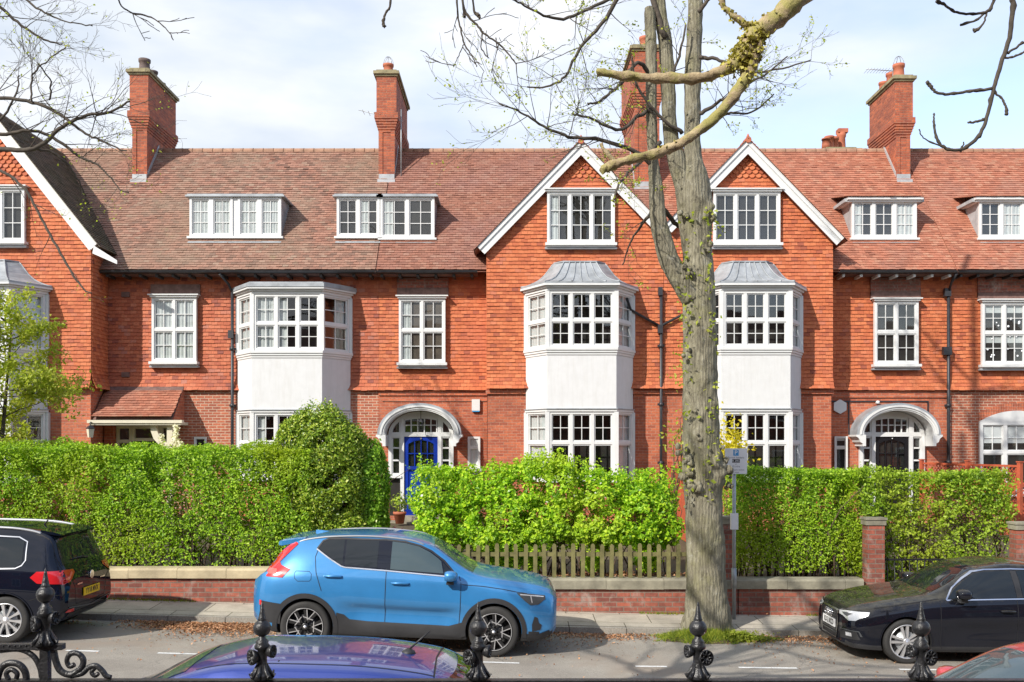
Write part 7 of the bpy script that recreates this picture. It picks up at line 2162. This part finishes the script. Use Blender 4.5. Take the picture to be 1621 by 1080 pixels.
# --- black saloon, right, facing left
def A3(u, v, Yd=13.4):
    px, py = 1240 + u / 3.601, 780 + v / 3.601
    return (6.99 - (px - 810.5) * Yd / 1500, 3.145 - (py - 700) * Yd / 1500)
sal = dict(ends=(-2.23, 2.23), rw=.318, arch=.352, wheels=(1.44, -1.20), track=.775, rimr=.75, curves=dict(
    zb=[(2.23, .22), (2.1, .17), (1.8, .16), (-1.8, .18), (-2.1, .25), (-2.23, .38)],
    wm=[(2.23, .52), (2.18, .66), (2.08, .76), (1.9, .835), (1.5, .885), (1.0, .895), (-1.2, .895), (-1.8, .86), (-2.1, .76), (-2.23, .60)],
    wl=[(2.23, .50), (2.18, .64), (2.08, .74), (1.9, .81), (1.5, .86), (1.0, .87), (-1.2, .87), (-1.8, .83), (-2.1, .72), (-2.23, .55)],
    zm=[(2.23, .46), (1.5, .62), (0, .66), (-1.5, .72), (-2.23, .62)],
    ws=[(2.23, .46), (2.18, .58), (2.05, .69), (1.8, .77), (1.4, .81), (1.0, .825), (-1.2, .83), (-1.8, .77), (-2.1, .68), (-2.23, .52)],
    zs=[(2.23, .60), (2.15, .68), (1.9, .755), (1.5, .83), (1.0, .89), (0, .93), (-1.2, .97), (-1.8, .96), (-2.23, .84)],
    wt=[(2.23, .38), (2.1, .56), (1.7, .66), (1.1, .71), (.95, .70), (.25, .565), (-.4, .56), (-.9, .54), (-1.5, .60), (-1.9, .60), (-2.23, .45)],
    zr=[(2.23, .62), (2.15, .71), (1.8, .815), (1.4, .885), (1.0, .945), (.85, 1.0), (.2, 1.315), (-.2, 1.36), (-.7, 1.32), (-1.5, 1.03), (-1.9, 1.0), (-2.23, .88)],
    zt=[(2.23, .63), (2.15, .735), (1.8, .85), (1.4, .925), (1.05, .985), (.95, 1.02), (.28, 1.35), (-.2, 1.415), (-.7, 1.38), (-1.55, 1.05), (-1.9, 1.02), (-2.23, .89)]))
c = Car('dusty black saloon at the right, parked facing left with its headlight towards us', 'cars parked along the street', sal, (6.99, 14.2, -.145), -1, -.012, 'car_black')
G = 13.55
for sd in (-1, 1):
    c.wrap('side_window', [A3(*p, G) for p in ((905, 600), (955, 555), (1020, 510), (1090, 468), (1150, 455), (1288, 447), (1288, 588), (1070, 594))], 'side', sd, 'car_glass')
    c.wrap('side_window', [A3(*p, G) for p in ((1326, 447), (1500, 452), (1640, 480), (1720, 560), (1326, 586))], 'side', sd, 'car_glass')
    c.wrap('door_pillar', [A3(*p, G) for p in ((1291, 447), (1323, 447), (1323, 586), (1291, 588))], 'side', sd, 'plastic', .003)
    c.strip('window_surround', [A3(*p, G) for p in ((893, 606), (950, 546), (1020, 495), (1085, 458), (1150, 445), (1300, 438), (1500, 442), (1660, 478), (1740, 566), (1326, 594), (1070, 602), (893, 608))], .016, 'side', sd, 'chrome', .008)
    c.strip('door_seam', [A3(*p) for p in ((884, 612), (880, 700), (880, 860), (890, 890))], .009, 'side', sd, 'seam', .003)
    c.strip('door_seam', [A3(*p) for p in ((1318, 600), (1318, 880))], .009, 'side', sd, 'seam', .003)
    c.strip('bonnet_seam', [A3(*p) for p in ((880, 612), (700, 640), (600, 658), (520, 672))], .009, 'side', sd, 'seam', .003)
    c.strip('sill_trim', [A3(*p) for p in ((850, 905), (1100, 900), (1400, 896))], .03, 'side', sd, 'plastic', .006)
    c.handle(A3(1260, 672)[0], A3(1260, 672)[1], sd, 'car_black', .22)
    c.mirror(.66, 1.0, sd, 'car_black', .93)
    c.wrap('headlight', [(sd * .34, .665), (sd * .50, .688), (sd * .70, .70), (sd * .775, .705), (sd * .79, .66), (sd * .72, .575), (sd * .64, .565), (sd * .52, .615), (sd * .40, .625)], 'end', 1, 'lamp_clear', .008)
    c.wrap('headlight_lens', [(sd * .44, .655), (sd * .56, .668), (sd * .66, .665), (sd * .60, .62), (sd * .50, .638)], 'end', 1, 'lamp_smoke', .012)
    c.wrap('fog_vent', [(sd * .46, .30), (sd * .76, .31), (sd * .74, .42), (sd * .46, .415)], 'end', 1, 'plastic', .006)
    c.wrap('fog_light', [(sd * .60, .35), (sd * .69, .35), (sd * .69, .40), (sd * .60, .40)], 'end', 1, 'lamp_clear', .010)
    c.strip('fog_vent_trim', [(sd * .46, .43), (sd * .60, .435), (sd * .76, .43), (sd * .77, .36)], .014, 'end', 1, 'lamp_smoke', .010)
c.wrap('grille', [(-.30, .26), (.30, .26), (.36, .50), (.36, .62), (.33, .655), (-.33, .655), (-.36, .62), (-.36, .50)], 'end', 1, 'plastic', .006)
c.strip('grille_frame', [(-.30, .26), (.30, .26), (.36, .50), (.36, .62), (.33, .655), (-.33, .655), (-.36, .62), (-.36, .50)], .022, 'end', 1, 'chrome', .014, closed=True)
for z in (.33, .37, .41, .53, .57, .61): c.strip('grille_bar', [(-.31, z), (.31, z)], .012, 'end', 1, 'lamp_smoke', .011)
b = MB(); h, nr = c.ray((0, .59), 'end', 1)
for k in range(4):
    yy_ = (-.105 + k * .07)
    b.tube([Vector((h.x + .022, yy_ + .05 * math.cos(t), .585 + .05 * math.sin(t))) for t in lin(0, 2 * math.pi, 21)], .008, 6)
b.build('badge', 'chrome', c.root)
c.wrap('windscreen', [(.98, -.58), (1.03, 0), (.98, .58), (.34, .47), (.30, 0), (.34, -.47)], 'top', 1, 'car_glass')
c.wrap('lower_intake', [(-.60, .20), (.60, .20), (.60, .24), (-.60, .24)], 'end', 1, 'plastic', .008)
c.plate(True, .455, 'plate_white', 'KS63 XCD')
c.arch_trim(.012, 'car_black'); c.wheels('twin')
c.wrap('rear_window', [(-1.45, -.48), (-.78, -.45), (-.78, .45), (-1.45, .48)], 'top', 1, 'car_glass')
c.plate(False, .72, 'plate_yellow', '')
for sd in (-1, 1): c.wrap('tail_light', [(sd * .45, .78), (sd * .8, .78), (sd * .8, .92), (sd * .45, .90)], 'end', -1, 'lamp_red', .008)

# --- near-side hatchbacks
def hatch(label, loc, tilt, paint, H=1.0, cutout=True):
    s_ = lambda L_, k=1.0: [(x, v * k * H) for x, v in L_]
    sp = dict(ends=(-1.93, 1.95), rw=.30, arch=.335, wheels=(1.22, -1.22), track=.73, rimr=.66, curves=dict(
        zb=[(1.95, .3), (1.6, .18), (-1.6, .2), (-1.93, .38)],
        wm=[(1.95, .50), (1.8, .70), (1.5, .80), (1.1, .835), (-1.2, .84), (-1.6, .80), (-1.85, .70), (-1.93, .58)],
        wl=[(1.95, .46), (1.8, .66), (1.5, .77), (1.1, .81), (-1.2, .81), (-1.6, .77), (-1.93, .52)],
        zm=[(1.95, .5), (0, .68), (-1.93, .62)],
        ws=[(1.95, .42), (1.8, .6), (1.4, .74), (1.0, .785), (-1.2, .79), (-1.6, .75), (-1.93, .52)],
        zs=s_([(1.95, .66), (1.5, .84), (.9, .93), (-1.0, .98), (-1.6, .96), (-1.93, .82)]),
        wt=[(1.95, .35), (1.6, .58), (1.05, .68), (.9, .67), (.25, .60), (-.6, .61), (-1.3, .59), (-1.55, .58), (-1.8, .58), (-1.93, .45)],
        zr=s_([(1.95, .68), (1.5, .87), (1.0, .98), (.25, 1.33), (-.1, 1.38), (-.8, 1.375), (-1.4, 1.31), (-1.6, 1.22), (-1.8, .98), (-1.93, .84)]),
        zt=s_([(1.95, .7), (1.5, .91), (1.05, 1.03), (.36, 1.36), (0, 1.43), (-.6, 1.445), (-1.3, 1.395), (-1.6, 1.30), (-1.83, 1.0), (-1.93, .86)])))
    c = Car(label, 'cars parked along the street', sp, loc, -1, tilt, paint)
    for sd in (-1, 1):
        c.wrap('side_window', [(-.25, .93), (.80, .91), (.36, 1.14), (-.25, 1.18)], 'side', sd, 'car_glass')
        c.wrap('side_window', [(-.32, .93), (-1.25, .95), (-1.15, 1.14), (-.32, 1.18)], 'side', sd, 'car_glass')
        c.strip('door_seam', [(-.285, 1.36), (-.285, .3)], .01, 'side', sd, 'seam', .003)
        c.strip('roof_seam', [(.3, sd * .50), (-.6, sd * .505), (-1.42, sd * .48)], .012, 'top', 1, 'seam', .003)
        c.wrap('tail_light', [(sd * .52, .85), (sd * .75, .85), (sd * .72, 1.1), (sd * .58, 1.1)], 'end', -1, 'lamp_red', .008)
        c.wrap('headlight', [(sd * .4, .62), (sd * .72, .66), (sd * .7, .78), (sd * .42, .74)], 'end', 1, 'lamp_clear', .008)
        c.mirror(.62, 1.0, sd, paint, .90)
    c.wrap('windscreen', [(1.0, -.56), (1.05, 0), (1.0, .56), (.38, .48), (.36, 0), (.38, -.48)], 'top', 1, 'car_glass_pale')
    c.wrap('rear_window', [(-.52, 1.02), (.52, 1.02), (.44, 1.26), (-.44, 1.26)], 'end', -1, 'car_glass')
    c.strip('tailgate_seam', [(-1.42, -.5), (-1.40, 0), (-1.42, .5)], .012, 'top', 1, 'seam', .003)
    b = MB(); z = c.F['zt'](-1.18)
    b.lathe([(.06, z - .012), (.05, z + .012), (.018, z + .03)], (-1.18, 0, 0), 12); b.tube([(-1.18, 0, z + .02), (-1.34, 0, z + .17)], [.009, .006], 6); b.build('roof_aerial', 'plastic', c.root)
    c.wheels('ten')
    return c
hatch('purple-blue hatchback roof with a short aerial in the foreground', (-2.02, 7.35, gz(-2) + .0), -.028, 'car_purple', .955)
hatch('red car at the bottom right corner showing only its windscreen and roof edge', (4.43, 7.35, gz(4.4) + .045), -.012, 'car_red')

# ---------------------------------------------------------------- foreground railing
rl = tag(empty('iron_railing'), 'black cast iron railing with spiked finials along the bottom of the photo', 'railing')
RYY = 4.4
def pz(py): return CZ - (py - 700) * RYY / 1500
b = MB(); b.box(-4.5, 4.5, RYY - .022, RYY + .022, 1.845, 1.898); b.box(-4.5, 4.5, RYY - .015, RYY + .015, .35, .39); b.build('rail', 'black_iron', rl)
b = MB()
for k in range(74):
    x = -4.45 + k * .12
    b.tube([(x, RYY, .2), (x, RYY, 1.85)], .009, 6)
b.build('baluster', 'black_iron', rl)
def rosette(q, x, z, dx, dy, r0=.036):
    n = Vector((dx, dy, 0)).normalized(); T = Matrix.Translation((x, RYY, z)) @ n.to_track_quat('Z', 'Y').to_matrix().to_4x4()
    q.lathe([(0, .008), (.012, .034), (.016, .034), (r0 * .55, .022), (r0 * .75, .03), (r0, .04), (r0 * 1.02, .03), (r0 * .8, .012), (.012, -.005)][::-1], (0, 0, 0), 18, 0, T)
    for k in range(8):
        a_ = k * math.pi / 4; q.tube([T @ Vector((.012 * math.cos(a_), .012 * math.sin(a_), .032)), T @ Vector((r0 * .9 * math.cos(a_), r0 * .9 * math.sin(a_), .038))], .004, 4)
for px, up in ((72, .155), (415, 0), (757, 0), (1105, 0), (1458, 0)):
    x = (px - 810.5) * RYY / 1500
    po = MB(); po.box(x - .019, x + .019, RYY - .019, RYY + .019, .1, 1.96 + up); po.build('post', 'black_iron', rl)
    q = MB(); o_ = up
    prof = [(.02, 1.90 + o_), (.052, 1.905 + o_), (.040, 1.925 + o_), (.030, 1.945 + o_), (.023, 1.975 + o_), (.022, 2.035 + o_), (.034, 2.042 + o_), (.036, 2.055 + o_), (.028, 2.066 + o_), (.030, 2.075 + o_), (.018, 2.088 + o_), (.016, 2.098 + o_)]
    for t in lin(-1.2, 1.1, 9): prof.append((.041 * math.cos(t), 2.137 + o_ + .040 * math.sin(t)))
    prof += [(.021, 2.176 + o_), (.018, 2.182 + o_), (.012, 2.21 + o_), (.005, 2.25 + o_), (.0, 2.262 + o_)]
    q.lathe(prof, (x, RYY, 0), 18)
    rosette(q, x - .018, 2.005 + o_, -.75, -.66) if px < 800 else rosette(q, x + .02, 2.005 + o_, .35, -.9)
    rosette(q, x + .018, 2.03 + o_, .9, -.2, .03) if px < 800 else rosette(q, x - .018, 2.03 + o_, -.95, -.2, .03)
    r = random.Random(px)
    for k in range(8):                    # acanthus leaves at the foot
        a_ = k * math.pi / 4 + r.uniform(-.1, .1)
        q.tube([(x + .02 * math.cos(a_), RYY + .02 * math.sin(a_), 1.97 + o_), (x + .035 * math.cos(a_), RYY + .035 * math.sin(a_), 1.935 + o_), (x + .056 * math.cos(a_), RYY + .056 * math.sin(a_), 1.912 + o_), (x + .06 * math.cos(a_), RYY + .06 * math.sin(a_), 1.925 + o_)], [.006, .010, .008, .004], 6)
    q.build('finial', 'black_iron', rl)
# gate side: higher bar with scrollwork
q = MB(); x72 = (72 - 810.5) * RYY / 1500
q.box(-4.0, x72 + .085, RYY - .02, RYY + .02, pz(1028), pz(1019)); q.build('gate_top_bar', 'black_iron', rl)
q = MB()
def curve(pts, w=10, n=8):
    sp = smooth_path([(P(a_, b_, RYY), (c_ if len(z_ := (a_, b_)) == 2 else 0)) for a_, b_, c_ in [(p[0], p[1], (p[2] if len(p) > 2 else w) * RYY / 3000) for p in pts]], 5)
    q.tube([s_[0] for s_ in sp], [s_[1] for s_ in sp], n)
curve([(84, 1022, 11), (88, 1045, 11), (96, 1062, 11), (112, 1068, 11), (128, 1058, 10), (132, 1045, 10), (124, 1035, 9), (112, 1035, 9), (106, 1045, 8), (110, 1055, 8), (118, 1052, 8)])
curve([(112, 1070, 9), (130, 1066, 9), (140, 1057, 9), (152, 1054, 9), (162, 1062, 9), (168, 1070, 9), (176, 1072, 7)])
curve([(152, 1056, 7), (145, 1064, 7), (150, 1070, 7), (156, 1066, 7)])
curve([(0, 1030, 9), (30, 1028, 9), (52, 1038, 9), (63, 1056, 9), (66, 1072, 9)])
curve([(-4, 1075, 11), (2, 1058, 11), (14, 1050, 11), (30, 1052, 11), (40, 1064, 11), (42, 1080, 11)])
curve([(14, 1076, 8), (10, 1066, 8), (18, 1060, 8), (27, 1066, 8), (26, 1074, 8)])
curve([(68, 1022, 9), (60, 1026, 9), (50, 1024, 8)])
for k in range(7):                        # studs under the bar
    q.lathe([(0, -.006), (.006, 0), (0, .006)], P(5 + k * 9, 1023, RYY - .02), 8)
q.build('gate_scroll', 'black_iron', rl)
